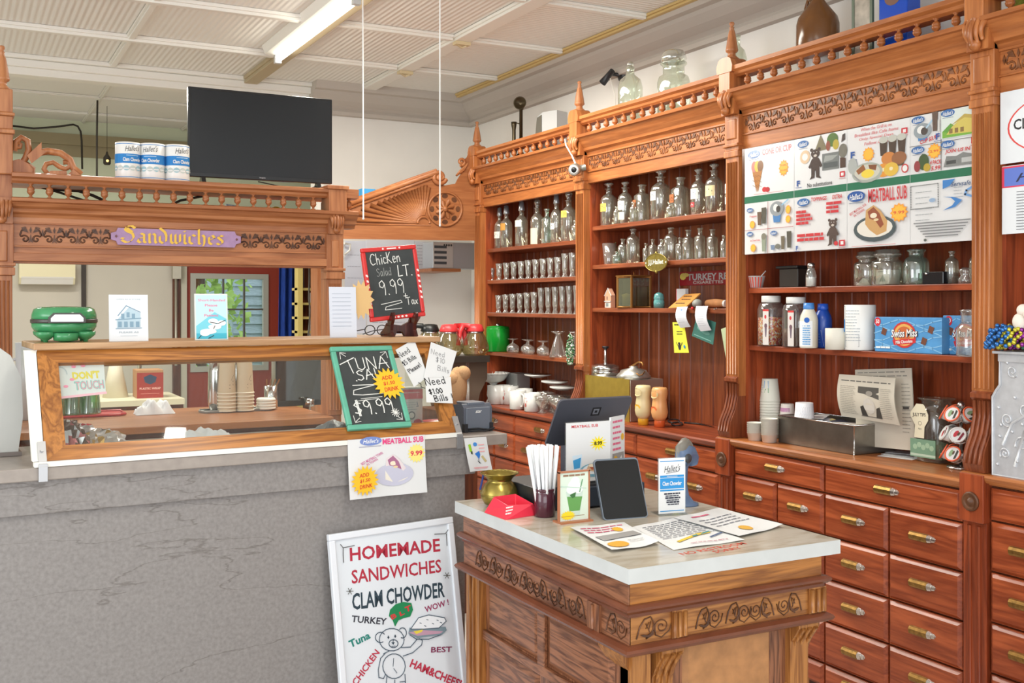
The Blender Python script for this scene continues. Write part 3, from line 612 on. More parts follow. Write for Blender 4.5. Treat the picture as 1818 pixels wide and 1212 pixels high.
for k in range(19):
    a0 = pi*(.985-.53*k/18)
    def edge(a):
        # run each ray to the sloping border, the base line or the rosette side
        dx, dy = cos(a), -sin(a); L = 140
        t1 = 66/(sin(a)-.357*cos(a)); t2 = (761-cxp)/cos(a) if cos(a) > .01 else 999
        return max(20, min(t1, t2, 128))
    L1 = edge(a0); w = .007
    p0 = (cxp+14*cos(a0), cyp-14*sin(a0)); p1 = (cxp+L1*cos(a0), cyp-L1*sin(a0))
    fan.tube([aq(*p0, 0), aq((p0[0]+p1[0])/2, (p0[1]+p1[1])/2, -.002), aq(*p1, 0)], [.005, .012, .017], 6, flatz=1)
fan.tube([aq(cxp+11*cos(pi*k/10), cyp-11*sin(pi*k/10), -.002) for k in range(11)], .01, 6).tube([aq(624, 398, 0), aq(765, 400, 0)], .005, 5)
obj('fan_carving', fan, wood('ply', 'x'), AR, world=True)
ro = MB(); rc = (790, 371); rr = 30
ro.tube([aq(rc[0]+rr*cos(2*pi*k/24), rc[1]+rr*sin(2*pi*k/24), -.003) for k in range(24)], .01, 6, closed=True)
for k in range(8):
    a = 2*pi*(k+.5)/8; ro.tube([aq(rc[0]+5*cos(a), rc[1]+5*sin(a), -.004), aq(rc[0]+13*cos(a), rc[1]+13*sin(a), -.006), aq(rc[0]+17*cos(a), rc[1]+17*sin(a), -.002)], [.008, .02, .008], 6)
ro.ball(aq(rc[0], rc[1], -.006), .022, 10); obj('rosette', ro, wood('ply', 'x'), AR, world=True)
ho = MB()
for k in range(8):
    a = 2*pi*k/8; c = (rc[0]+23*cos(a), rc[1]+23*sin(a)); ho.prism([(c[0]+5.4*cos(a+1.57)*cos(t)+4.2*cos(a)*sin(t), c[1]+5.4*sin(a+1.57)*cos(t)+4.2*sin(a)*sin(t)) for t in [2*pi*j/12 for j in range(12)]], aq, -.001, .004)
obj('shaded_petal', ho, wood('carved', 'x'), AR, world=True)  # flat ovals; the shade of hollow petals is put into their dark colour
# ================================================================== THE ISLAND
ix0, ix1, iy0, iy1, iz = 1.463, 2.165, 2.165, 3.185, .92
IS = thing('island_counter', 'carved oak island counter with a cream marbled top', 'counter', (1.8, 2.67, 0))
I = lambda nm, mb, m, bev=0: obj(nm, mb, m, IS, bevel=bev, world=True)
def marble():
    m, t, b = _new('cream_marble'); tc = t.nodes.new('ShaderNodeTexCoord'); n = t.nodes.new('ShaderNodeTexNoise'); n.inputs['Scale'].default_value = 3; n.inputs['Detail'].default_value = 6; n.inputs['Distortion'].default_value = 2.2
    mp = t.nodes.new('ShaderNodeMapping'); mp.inputs['Scale'].default_value = (1, 3, 1); mp.inputs['Rotation'].default_value = (0, 0, .7)
    t.links.new(tc.outputs['Object'], mp.inputs[0]); t.links.new(mp.outputs[0], n.inputs['Vector'])
    r = t.nodes.new('ShaderNodeValToRGB'); e = r.color_ramp.elements; e[0].position = .38; e[0].color = (*lin((176, 166, 148)), 1); e[1].position = .56; e[1].color = (*lin((196, 188, 174)), 1)
    x = r.color_ramp.elements.new(.47); x.color = (*lin((190, 182, 167)), 1)
    t.links.new(n.outputs[0], r.inputs[0]); t.links.new(r.outputs[0], b.inputs['Base Color']); b.inputs['Roughness'].default_value = .14; return m
mar = marble(); edgem = mat('pale_marbled_edge', (200, 203, 202), .3, var=.06, vscale=9)
cb = MB().box(ix0+.001, ix1-.001, iy0+.001, iy1-.001, iz-.0005, iz, 0).box(ix0, ix1, iy0, iy1, iz-.038, iz-.0006, 1)
I('countertop', cb, [mar, edgem])
bx0, bx1, by0, by1 = 1.477, 2.112, 2.183, 3.14
def ring(mb, off, z0, z1, mi=0): return mb.box(bx0-off, bx1+off, by0-off, by1+off, z0, z1, mi)
gf = wood('golden', 'x'); gl = wood('walnut', 'y'); isx, isz, wz = wood('island', 'x'), wood('island', 'z'), wood('walnut', 'z')
I('apron_board', MB().box(bx0+.001, bx1, by0, by1, iz-.095, iz-.038), gf)
I('apron_board', MB().box(bx0-.004, bx0+.002, by0+.0, by1, iz-.095, iz-.0385), gl)
def ring_prof(prof, inset=.0):
    mb = MB()
    for (o0, z0), (o1, z1) in zip(prof, prof[1:]):
        a = [(bx0-o0, by0-o0, z0), (bx1+o0, by0-o0, z0), (bx1+o0, by1+o0, z0), (bx0-o0, by1+o0, z0)]; b_ = [(bx0-o1, by0-o1, z1), (bx1+o1, by0-o1, z1), (bx1+o1, by1+o1, z1), (bx0-o1, by1+o1, z1)]
        mb.add(a+b_, [(i, (i+1) % 4, (i+1) % 4+4, i+4) for i in range(4)])
    return mb
zb = iz-.095
I('upper_moulding', ring_prof([(0, zb+.001), (.012, zb), (.02, zb-.006), (.02, zb-.012), (.012, zb-.02), (.006, zb-.022), (.006, zb-.03), (-.01, zb-.032)]), mat('mahogany_moulding', (108, 60, 40), .25, var=.15, vscale=12))
zf1, zf0 = zb-.03, zb-.1
I('frieze_board', MB().box(bx0+.002, bx1, by0, by1, zf0, zf1), isx)
I('frieze_board', MB().box(bx0-.002, bx0+.004, by0, by1, zf0, zf1), wood('walnut', 'y'))
I('lower_moulding', ring_prof([(-.01, zf0+.001), (.01, zf0), (.022, zf0-.006), (.026, zf0-.012), (.022, zf0-.02), (.01, zf0-.026), (-.05, zf0-.028)]), mat('mahogany_moulding', (108, 60, 40), .25))
def scrollwork(mb, fn, a0, a1, zc, h, nu, sg=1):
    """running vine of bell-shaped leaves and coils"""
    w = (a1-a0)/nu
    for i in range(nu):
        c = a0+(i+.5)*w; q = lambda x, y: fn(c+x*abs(w)*(1 if w > 0 else -1), zc+y*h, .0012)
        s_ = 1 if i < nu/2 else -1
        leaf = [(-.34*s_, -.34), (-.26*s_, .1), (-.14*s_, .38), (.02*s_, .44), (.1*s_, .2), (.08*s_, -.06), (.0, -.3), (-.1*s_, -.38)]
        mb.tube([q(*p) for p in leaf], h*.032, 5).prism([(c+x*abs(w)*(1 if w > 0 else -1), zc+y*h) for x, y in [(-.24*s_, -.2), (-.16*s_, -.3), (-.02*s_, -.34), (.08*s_, -.24), (.1*s_, -.08), (.04*s_, -.16), (-.06*s_, -.24), (-.16*s_, -.2)]], fn, -.001, .004)
        mb.tube([q(-.1*s_+.1*s_*t, .2-.35*t) for t in (0, .5, 1)], h*.02, 4).tube([q(-.02*s_, .24), q(-.1*s_, .0)], h*.02, 4).tube([q(.03*s_, .28), q(-.03*s_, -.1)], h*.02, 4)
        sp = spiral(.3*s_, .0, .03, .2, 1.6, 0, 22, s_); mb.tube([q(a, b_*1.6) for a, b_ in sp], h*.024, 4)
        mb.tube([q(.04*s_, .4), q(.13*s_, .1), q(.14*s_, -.3), q(.3*s_, -.42), q(.5*s_, -.2), q(.56*s_, .1)], h*.026, 4)
    return mb
fF = lambda a, z, o: (a, by0-.0-o, z); fL = lambda a, z, o: (bx0-.002-o, a, z); zc = (zf0+zf1)/2; hf = (zf1-zf0)*.92
def ipx(px): return PY(px, 1100, by0).x
def ipy(px): return PX(px, 1050, bx0).y
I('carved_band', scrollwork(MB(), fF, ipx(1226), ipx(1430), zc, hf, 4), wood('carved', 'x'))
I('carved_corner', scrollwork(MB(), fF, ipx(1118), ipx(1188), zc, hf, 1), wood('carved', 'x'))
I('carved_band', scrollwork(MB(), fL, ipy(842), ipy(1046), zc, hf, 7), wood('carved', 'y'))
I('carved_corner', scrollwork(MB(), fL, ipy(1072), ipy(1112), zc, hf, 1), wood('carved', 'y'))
for a, b_ in ((1191, 1218), (1434, 1464)):
    x0, x1 = ipx(a), ipx(b_); mb = MB().box(x0, x1, by0-.006, by0, zf0, zf1)
    for k in range(3): mb.tube([(x0+(x1-x0)*(k+.5)/3, by0-.007, zf0+.004), (x0+(x1-x0)*(k+.5)/3, by0-.007, zf1-.004)], (x1-x0)*.13, 6)
    I('fluted_block', mb, isz)
y0, y1 = ipy(1069), ipy(1048); I('fluted_block', MB().box(bx0-.01, bx0-.002, y0, y1, zf0, zf1).tube([(bx0-.011, (y0+y1)/2, zf0+.004), (bx0-.011, (y0+y1)/2, zf1-.004)], .006, 6), wz)
# recessed body: left side with framed panels, front with one big panel
sx, sy = bx0+.03, by0+.05; zl = zf0-.02
I('body', MB().box(sx, bx1-.03, sy, by1-.01, FL+.06, zl), wood('walnut', 'z'))
I('plinth', MB().box(sx-.02, bx1-.02, sy-.02, by1, FL, FL+.07), wood('dark', 'x'))
I('corner_post', MB().box(bx0+.004, bx0+.07, by1-.1, by1-.005, FL, zl).tube([(bx0+.002, by1-.065, FL), (bx0+.002, by1-.065, zl)], .006, 6).tube([(bx0+.002, by1-.04, FL), (bx0+.002, by1-.04, zl)], .006, 6), isz)
I('corner_post', MB().box(bx0+.03, bx0+.085, by0+.03, by0+.085, FL, zl), isz)
I('corner_post', MB().box(bx1-.085, bx1-.02, by0+.03, by0+.085, FL, zl), isz)
yc = (sy+by1-.1)/2
for a, b_ in ((by1-.12, yc+.05), (yc-.0, sy+.06)):
    for zz0, zz1 in ((zl-.17, zl-.02), (.1, zl-.21)):
        p = MB().frustum(sx-.008, sx, min(a, b_), max(a, b_), zz0, zz1, .02, 'x')
        I('panel', p, wood('walnut', 'y'))
I('rail', MB().box(sx-.014, sx, sy, by1-.1, zl-.205, zl-.175).box(sx-.014, sx, yc+.005, yc+.045, zl-.18, zl).box(sx-.014, sx, sy, by1-.1, zl-.02, zl), wood('walnut', 'y'), .003)
I('panel', MB().frustum(ipx(1226)+.01, ipx(1388), sy-.012, sy, .12, zl-.006, .012, 'y'), mat('oak_burl_panel', (176, 124, 78), .35, var=.18, vscale=26, stretch=(1, 1, 1)))
def console(x0, x1, z1, face):
    pr = [(0, 0), (0, -.012), (.012, -.03), (.03, -.055), (.045, -.085), (.05, -.115), (.045, -.14), (.055, -.16), (.06, -.17), (.09, -.17), (.09, 0)]
    mb = MB()
    if face == 'y': mb.prism([(by0+.0+a, z1+z) for a, z in pr], fx, x0, x1); [mb.tube([(x0+(x1-x0)*k, by0-.002+a, z1+z) for a, z in pr[1:8]], .006, 5) for k in (.2, .5, .8)]; mb.box(x0-.006, x1+.006, by0+.045, by0+.1, z1-.32, z1-.17); mb.box(x0+.01, x1-.01, by0+.038, by0+.05, z1-.3, z1-.19)
    else: mb.prism([(bx0+a, z1+z) for a, z in pr], fy, x0, x1); mb.box(bx0+.045, bx0+.09, x0-.004, x1+.004, z1-.32, z1-.17)
    return mb
I('console_bracket', console(ipx(1176), ipx(1214), zf0-.026, 'y'), isz, .002)
I('console_bracket', console(ipx(1418), ipx(1455), zf0-.026, 'y'), isz, .002)
I('console_bracket', console(ipy(1100), ipy(1062), zf0-.026, 'x'), isz, .002)
A = Art(lambda x, y, o: (x, y, o), base=.0003); q = PZ(1272, 975, iz)
A.text('NO RESTROOM', 0, .012, .026, (196, 72, 50), .235, .015, .1).text('SORRY', .02, -.02, .022, (196, 72, 50), .1, .015, .1)
A.build('red_lettering', IS, (q.x-1.8, q.y-2.67, iz), (0, 0, R(6)))

def onI(px, py): return PZ(px, py, iz)
def rad(px, p): return px/FPX*dep(p)
# brass spittoon
p = onI(887, 897); r = rad(34, p)
SP = thing('spittoon', 'wide-lipped brass spittoon at the back corner of the island', 'spittoon', p)
obj('body', MB().lathe([(r*.55, 0), (r*.8, r*.12), (r*.97, r*.42), (r*1.0, r*.62), (r*.98, r*.68), (r*.95, r*.8), (r*.82, r*1.08), (r*.66, r*1.24), (r*.62, r*1.32), (r*.7, r*1.46), (r*.98, r*1.7), (r*1.0, r*1.72), (r*.94, r*1.68), (r*.6, r*1.36), (r*.5, r*1.2)], n=32), mat('spittoon_brass', (160, 142, 72), .26, .85, var=.18, vscale=30), SP)
obj('rim_bead', MB().tube([(r*1.0*cos(2*pi*k/28), r*1.0*sin(2*pi*k/28), r*1.71) for k in range(28)], r*.02, 5, closed=True).tube([(r*1.0*cos(2*pi*k/28), r*1.0*sin(2*pi*k/28), r*.65) for k in range(28)], r*.025, 5, closed=True), MATS['spittoon_brass'], SP)
# red faceted dish with white writing
redp = mat('red_plastic', (226, 52, 74), .35)
p = onI(906, 912); DI = thing('coin_dish', 'red plastic tray with white writing beside the brass spittoon', 'tray', p, 6)
w_, d_ = rad(33, p), .062
db = MB(); o = [(-w_, -d_), (w_, -d_), (w_, d_), (-w_, d_)]
v = [(-w_*1.1, -d_*1.15, 0), (w_*1.05, -d_, 0), (w_*1.05, d_, 0), (-w_, d_, 0), (-w_*.45, -d_*.4, .034), (w_*.95, -d_*.75, .034), (w_*.95, d_*.85, .05), (-w_*.5, d_*.8, .05), (-w_*.3, -d_*.2, .012), (w_*.8, -d_*.5, .012), (w_*.8, d_*.6, .012), (-w_*.3, d_*.6, .012)]
db.add(v, [(3, 2, 1, 0), (0, 1, 5, 4), (1, 2, 6, 5), (2, 3, 7, 6), (3, 0, 4, 7), (4, 5, 9, 8), (5, 6, 10, 9), (6, 7, 11, 10), (7, 4, 8, 11), (8, 9, 10, 11)])
obj('dish', db, redp, DI, bevel=.002)
A = Art(lambda x, y, o: (-w_*.78+x*.55+y*.35, -d_*.86+(y*.62)+x*.12, .017+y*.62+o), base=.0012)
for k in range(3): A.lines(-.01-k*.004, .05, .016-k*.012, 1, .01, .006, (250, 230, 230), .3, 3)
A.build('white_lettering', DI)
# straw jar and its straws
p = onI(967, 916); r = rad(18.5, p); hj = rad(50, p)
J = thing('straw_jar', 'dark purple tinted jar holding white straws', 'jar', p)
obj('jar', MB().lathe([(r*.9, 0), (r, r*.15), (r*1.0, hj*.85), (r*.94, hj*.88), (r*1.0, hj*.92), (r*1.02, hj), (r*.92, hj), (r*.9, r*.3), (1e-4, r*.25)], n=24), mat('purple_glass', (74, 30, 44), .12, spec=.6), J)
straw = None
for k in range(20):
    a = 2.4*k; q = r*.7*math.sqrt((k+.5)/20); b_ = Vector((q*cos(a), q*sin(a), r*.4)); lean = Vector((q*cos(a)*1.5-.008+random.uniform(-.004, .004), q*sin(a)*1.3+.004, 0)); L = .2+random.uniform(-.01, .012)
    dirv = Vector((lean.x*1.0, lean.y, L)).normalized()
    if straw is None:
        straw = s0 = obj('drinking_straw', MB().lathe([(.0052, 0), (.0052, .205), (.0042, .205), (.0042, .2)], n=8), mat('white_straw', (240, 242, 244), .35))
    else: s0 = straw.copy(); COL.objects.link(s0)
    s0.location = p+b_; s0.rotation_euler = Vector((0, 0, 1)).rotation_difference(dirv).to_euler()
    tag(s0, 'white drinking straw in the purple jar on the island', 'straw', 'straws in the purple jar')
# acrylic sign helper: upright sheet between clear plates, standing on a foot
acr = glass('acrylic', (246, 250, 250), .86, .05); cardw = mat('white_card', (224, 225, 225), .7)
def sheet_sign(name, label, cat, loc, rz, w, h, rx=0, foot=.05, t=.004, card=cardw, group=None):
    T = thing(name, label, cat, loc, rz, group, rx=rx)
    obj('insert_card', MB().box(-w/2, w/2, -.0004, .0012, .004, h), card, T)
    if foot: obj('holder', MB().box(-w/2-.002, w/2+.002, .0016, .004, 0, h+.002).box(-w/2-.002, w/2+.002, -foot*.3, foot, 0, .003), acr, T)
    return T
# milkshake sign in a copper-edged stand
p = onI(1019, 926); w_ = rad(58, p)*1.02; h_ = rad(88, p)
MS = sheet_sign('table_sign', 'small green milkshake sign with a yellow starburst, beside the straw jar', 'sign', p, 0, w_, h_, 0, .05)
obj('copper_edge', MB().box(-w_/2-.004, -w_/2, -.004, .006, 0, h_+.004).box(w_/2, w_/2+.004, -.004, .006, 0, h_+.004).box(-w_/2-.004, w_/2+.004, -.004, .006, h_, h_+.005).box(-w_/2-.006, w_/2+.006, -.02, .03, 0, .005), mat('copper_wood', (172, 110, 76), .4), MS)
A = Art(); A.rect(-w_/2, .006, w_/2, h_, (214, 230, 214)); A.lines(-w_*.38, w_*.38, h_*.92, 1, .01, h_*.04, (150, 120, 96), .05, 3)
gw = w_*.32; A.poly([(-gw*.9, h_*.62), (gw*1.0, h_*.62), (gw*.6, h_*.12), (-gw*.4, h_*.12)], (196, 216, 204)); A.poly([(-gw*.78, h_*.52), (gw*.9, h_*.5), (gw*.62, h_*.22), (-gw*.5, h_*.22)], (100, 158, 84))
for a, b_, q in ((0, .72, 1), (-.35, .66, .7), (.45, .66, .7), (.1, .82, .7)): A.ell(gw*a, h_*b_, gw*.7*q, gw*.6*q, (240, 242, 238))
A.poly([(-gw*.5, h_*.55), (gw*.2, h_*.6), (gw*.1, h_*.5), (-gw*.2, h_*.48)], (60, 110, 60)).stroke([(gw*.9, h_*.84), (gw*.6, h_*.6)], .004, (110, 160, 120)).stroke([(gw*1.3, h_*.66), (-gw*1.6, h_*.74)], .003, (190, 214, 200))
A.burst(-w_*.22, h_*.14, w_*.27, (244, 214, 40), 16, .7, .55); A.rect(-w_*.44, h_*.12, w_*.36, h_*.128, (150, 110, 60)).build('printed_picture', MS)
# black cash drawer the till stands on
blk = mat('black_powdercoat', (38, 40, 44), .45)
q0, q1, q2 = onI(1047, 916), onI(1170, 903), onI(915, 892)
CDx0, CDx1, CDy0 = q0.x, q1.x+.02, (q0.y+q1.y)/2; CDh = .075; CDy1 = CDy0+.37
CDR = thing('till_box', 'black metal cash drawer box under the tablet till', 'cash drawer', ((CDx0+CDx1)/2-.02, (CDy0+CDy1)/2, iz))
cxl = CDx0-.12; obj('case', MB().box(cxl, CDx1, CDy0+.12, CDy1, iz, iz+CDh), blk, CDR, bevel=.003, world=True)
obj('drawer_front', MB().box(CDx0, CDx1-.004, CDy0+.10, CDy0+.119, iz+.006, iz+CDh-.006), mat('dark_blue_metal', (52, 62, 76), .4, .3), CDR, bevel=.003, world=True)
# tablet till seen from behind, on its sloping stand
sg = mat('space_grey', (92, 94, 104), .38, .35)
p = PY(1036, 790, CDy0+.22); w_ = .36; h_ = .25
tl, tr, bl, br = [PY(a, b_, 2.83) for a, b_ in ((985, 709), (1120, 703), (957, 789), (1100, 785))]
TT = thing('tablet_till', 'dark grey tablet till on a stand, back turned, square white-ringed mark', 'tablet', (1.878, 3.02, iz+CDh+.001), 0)
tw_, th_, zb = .285, .19, .105
def tq(x, y, o): return (x, .05-y*.53+o*.85, zb+y*.85+o*.53)   # leaning shell plane
sh = []; rr = .014
for cx_, cy_, a0 in ((tw_/2-rr, rr, -90), (tw_/2-rr, th_-rr, 0), (-tw_/2+rr, th_-rr, 90), (-tw_/2+rr, rr, 180)):
    sh += [(cx_+rr*cos(R(a0+a)), cy_+rr*sin(R(a0+a))) for a in (0, 30, 60, 90)]
obj('tablet_shell', MB().prism(sh, tq, -.008, 0), sg, TT, bevel=.002)
obj('screen', MB().prism([(a*.97, .004+b_*.94) for a, b_ in sh], tq, .0005, .0015), mat('black_glass', (14, 15, 18), .08), TT)
obj('stand', MB().prism([(-.05, .0), (.06, 0), (.06, .16), (.05, .2), (.02, .14), (-.02, .02)], lambda a, z, c: (c, a+.02, z), -.06, .06), sg, TT, bevel=.004)
A = Art(lambda x, y, o: tq(x, y, -.008-o), base=.0004); bk = (24, 24, 28)
for k, c in ((.017, bk), (.011, (120, 122, 130)), (.005, bk)): A.poly([(.012-k, th_*.72-k), (.012+k, th_*.72-k), (.012+k, th_*.72+k), (.012-k, th_*.72+k)], c)
A.build('maker_mark', TT)
# big acrylic menu holder with three faces
p = onI(1052, 905); q = PY(1046, 845, 2.62); w_ = .155; h_ = .2
MH = thing('menu_holder', 'tall clear menu holder with a meatball dish page, in front of the till', 'menu holder', (1.806, 2.9, iz+CDh+.001), 0)
zz = .005
for nm, (xa_, xb_, yy, rot) in (('page', (-.082, .082, 0, 0)),):
    obj('page', MB().box(xa_, xb_, yy, yy+.006, zz, zz+.19), cardw, MH); obj('sleeve', MB().box(xa_-.002, xb_+.002, yy+.0065, yy+.009, 0, zz+.192), acr, MH)
A = Art(); A.text('MEATBALL SUB', -.015, zz+.178, .009, (206, 60, 70), .1, .02); A.burst(.035, zz+.12, .034, (246, 224, 30), 13, .5, .75); A.text('8.99', .035, zz+.12, .013, (30, 30, 20), .03, .04)
A.poly([(-.062, zz+.085), (-.026, zz+.088), (-.03, zz+.035), (-.058, zz+.035)], (206, 224, 236)).poly([(-.06, zz+.07), (-.03, zz+.078), (-.034, zz+.045), (-.056, zz+.042)], (60, 150, 204)).ell(.02, zz+.035, .055, .022, (120, 170, 190)).ell(.02, zz+.038, .044, .016, (226, 232, 236))
A.poly([(-.012, zz+.035), (.0, zz+.055), (.03, zz+.056), (.045, zz+.035), (.04, zz+.026)], (214, 176, 140)).poly([(.0, zz+.048), (.03, zz+.052), (.036, zz+.036), (.01, zz+.036)], (176, 92, 60)).ell(.012, zz+.05, .014, .005, (240, 226, 200)); A.build('printed_page', MH)
side = obj('page', MB().box(0, .1, 0, .006, zz, zz+.2), cardw, MH, (.086, .002, 0), (0, 0, R(30)))
A = Art()
for k in range(6): A.lines(.012, .088, zz+.18-k*.018, 1, .01, .007, (224, 110, 140), .35, 3)
A.burst(.082, zz+.13, .013, (232, 180, 60), 10, .75).rect(.01, zz+.002, .092, zz+.08, (150, 146, 142)).ell(.03, zz+.04, .022, .032, (206, 160, 50)).poly([(.05, zz+.004), (.06, zz+.06), (.075, zz+.07), (.09, zz+.01)], (214, 212, 210)); A.build('printed_page', MH, (.086, .002, 0), (0, 0, R(30)))
# customer display lying back on its stand
p = onI(1112, 921); CDs = thing('customer_display', 'black glass payment tablet leaning back on the island front', 'tablet', (p.x, p.y, iz), -8, rx=-24)
w_, h_ = rad(88, p)/2, rad(102, p)*1.09
def rrect(w, h, r): return [(sx_*(w-r)+r*cos(R(a0+a)), (h/2)+sy_*(h/2-r)+r*sin(R(a0+a))) for sx_, sy_, a0 in ((1, -1, -90), (1, 1, 0), (-1, 1, 90), (-1, -1, 180)) for a in (0, 30, 60, 90)]
xz = lambda a, z, c: (a, c, z)
obj('casing', MB().prism(rrect(w_, h_, .012), xz, .0, .009), mat('steel_grey', (120, 130, 142), .35, .5), CDs, bevel=.002)
obj('screen', MB().prism([(a*.96, .003+z*.955) for a, z in rrect(w_, h_, .01)], xz, -.001, .0), MATS['black_glass'], CDs)
obj('stand', MB().prism([(0, .009), (.09, .009), (.012, .1), (.009, .1)], lambda a, z, c: (c, a, z+.0), -.03, .03).xf(Matrix.Rotation(R(0), 4, 'X')), blk, CDs)
A = Art(); A.rect(-w_*.5, h_*.925, w_*.3, h_*.935, (10, 10, 12))
A.rect(-w_*.9, h_*.87, w_*.9, h_*.872, (60, 64, 70)); A.build('speaker_slot', CDs)
# three-sided table sign: clam chowder
p = onI(1193, 913); w_ = rad(49, p)*1.06; h_ = rad(100, p)
CS = sheet_sign('table_sign', 'tall narrow blue and white clam chowder sign in clear holder', 'sign', p, -10, w_, h_, 0, .055)
A = Art(); W2 = w_/2; bl = (44, 142, 206)
A.rect(-W2*.9, h_*.94, W2*.9, h_*.955, bl).rect(-W2*.9, h_*.66, W2*.9, h_*.7, bl).rect(-W2*.9, h_*.46, W2*.9, h_*.65, bl).rect(-W2*.9, h_*.42, W2*.9, h_*.445, bl).rect(-W2*.9, h_*.06, W2*.9, h_*.075, bl)
script(A, 0, h_*.82, w_*.62); A.text('Clam Chowder', 0, h_*.555, h_*.075, WHITE, w_*.72, .02).rect(-W2*.4, h_*.676, W2*.4, h_*.684, WHITE)
for k, t in enumerate(('TAKE SOME TO', 'CHOWDER', 'HAVE A CUP')): A.lines(-W2*(.6-.08*k), W2*.62, h_*(.36-.075*k), 1, .01, h_*.026, (40, 42, 60), .08, 3).lines(-W2*(.5-.08*k), W2*.55, h_*(.325-.075*k), 1, .01, h_*.018, (40, 42, 60), .08, 3)
A.build('printed_card', CS)
# handheld scanner in its stand
p = onI(1212, 900); p = p+Vector((.03, .03, 0)); blug = mat('blue_grey_plastic', (92, 112, 142), .4)
SCN = thing('barcode_scanner', 'blue-grey scanner with hooded head in a stand behind the chowder sign', 'scanner', p, 20)
obj('base', MB().lathe([(.045, 0), (.045, .006), (.03, .012), (.016, .03)], n=20), blug, SCN)
obj('handle', MB().tube([(0, 0, .02), (-.004, .004, .07), (-.002, .004, .12), (.002, 0, .15)], [.016, .014, .016, .02], 10), blug, SCN)
obj('head', MB().tube([(-.032, -.01, .135), (-.02, -.006, .16), (.0, .0, .172), (.03, .004, .165), (.05, .006, .145), (.056, .006, .125)], [.02, .026, .028, .028, .026, .018], 12), blug, SCN)
obj('window', MB().ball((-.022, -.028, .155), .016, 10, sx=1.1, sy=.5), mat('dark_plastic', (60, 62, 66), .2), SCN)
obj('hood', MB().tube([(-.035, -.004, .15), (-.02, .0, .184), (.01, .004, .196), (.04, .008, .186)], [.012, .02, .021, .014], 10), mat('taupe_plastic', (120, 116, 108), .45), SCN)
# menus lying on the top
def flatpaper(corners, label, art, lift=.0015, curl=.0):
    P = [onI(*c) for c in corners]; ctr = sum(P, Vector())/4
    T = thing('paper_menu', label, 'paper', (ctr.x, ctr.y, iz), 0, 'menus lying on the island')
    L = [q-Vector((ctr.x, ctr.y, iz)) for q in P]
    def fn(u, v, o=0): a = L[0].lerp(L[1], u); b_ = L[3].lerp(L[2], u); q = a.lerp(b_, v); return (q.x, q.y, lift+o+curl*(4*(u-.5)**2)*v+.0012*sin(u*9+v*5)+.0012)
    mb = MB().grid(lambda u, v: fn(u, v), 10, 8).grid(lambda u, v: fn(1-u, v, -.0006), 10, 8)
    obj('sheet', mb, cardw, T)
    A = Art(lambda x, y, o: fn(x, y, o+.0012), base=.0002); art(A); A.build('printing', T); return T
def wr(x0, x1, y, n, dy, c, th=.02):
    return lambda A: A.lines(x0, x1, y, n, dy, th, c, .3, 4)
def a1(A):
    A.lines(.1, .9, .12, 2, -.09, .028, (214, 90, 120), .2, 5).lines(.1, .85, .3, 1, -.09, .03, (214, 90, 120), .2, 5); A.burst(.68, .3, .1, (228, 176, 30), 12, .8)
    A.poly([(.1, .5), (.9, .42), (.95, .6), (.15, .66)], (150, 148, 146)); A.ell(.28, .84, .2, .11, (226, 160, 30)).lines(.55, .9, .74, 2, -.06, .01, (150, 150, 150), .2, 3)
flatpaper([(1012, 939), (1108, 930), (1170, 968), (1086, 982)], 'creased paper menu with two orange starbursts nearest the payment tablet', a1, .004, .006)
def a2(A):
    A.lines(.1, .95, .12, 9, -.06, .016, (110, 112, 122), .15, 6); A.stroke([(.22, .78), (.6, .66), (.82, .62)], .05, (220, 190, 50)).stroke([(.5, .7), (.85, .6)], .03, (60, 140, 150)).stroke([(.7, .78), (.95, .7)], .025, (70, 90, 130)).lines(.3, .9, .9, 1, -.06, .014, (180, 90, 110), .1, 6)
flatpaper([(1122, 937), (1212, 918), (1322, 960), (1196, 977)], 'paper menu with drawn fork and pencil, the middle sheet on the island', a2)
def a3(A):
    A.lines(.2, .6, .12, 1, -.09, .04, (214, 100, 130), .1, 2).lines(.14, .9, .3, 4, -.09, .016, (80, 82, 100), .2, 5); A.ell(.42, .82, .1, .09, (222, 170, 60))
flatpaper([(1196, 922), (1278, 904), (1390, 936), (1312, 956)], 'paper menu by the drawers with one small yellow burst', a3, .004, .004)

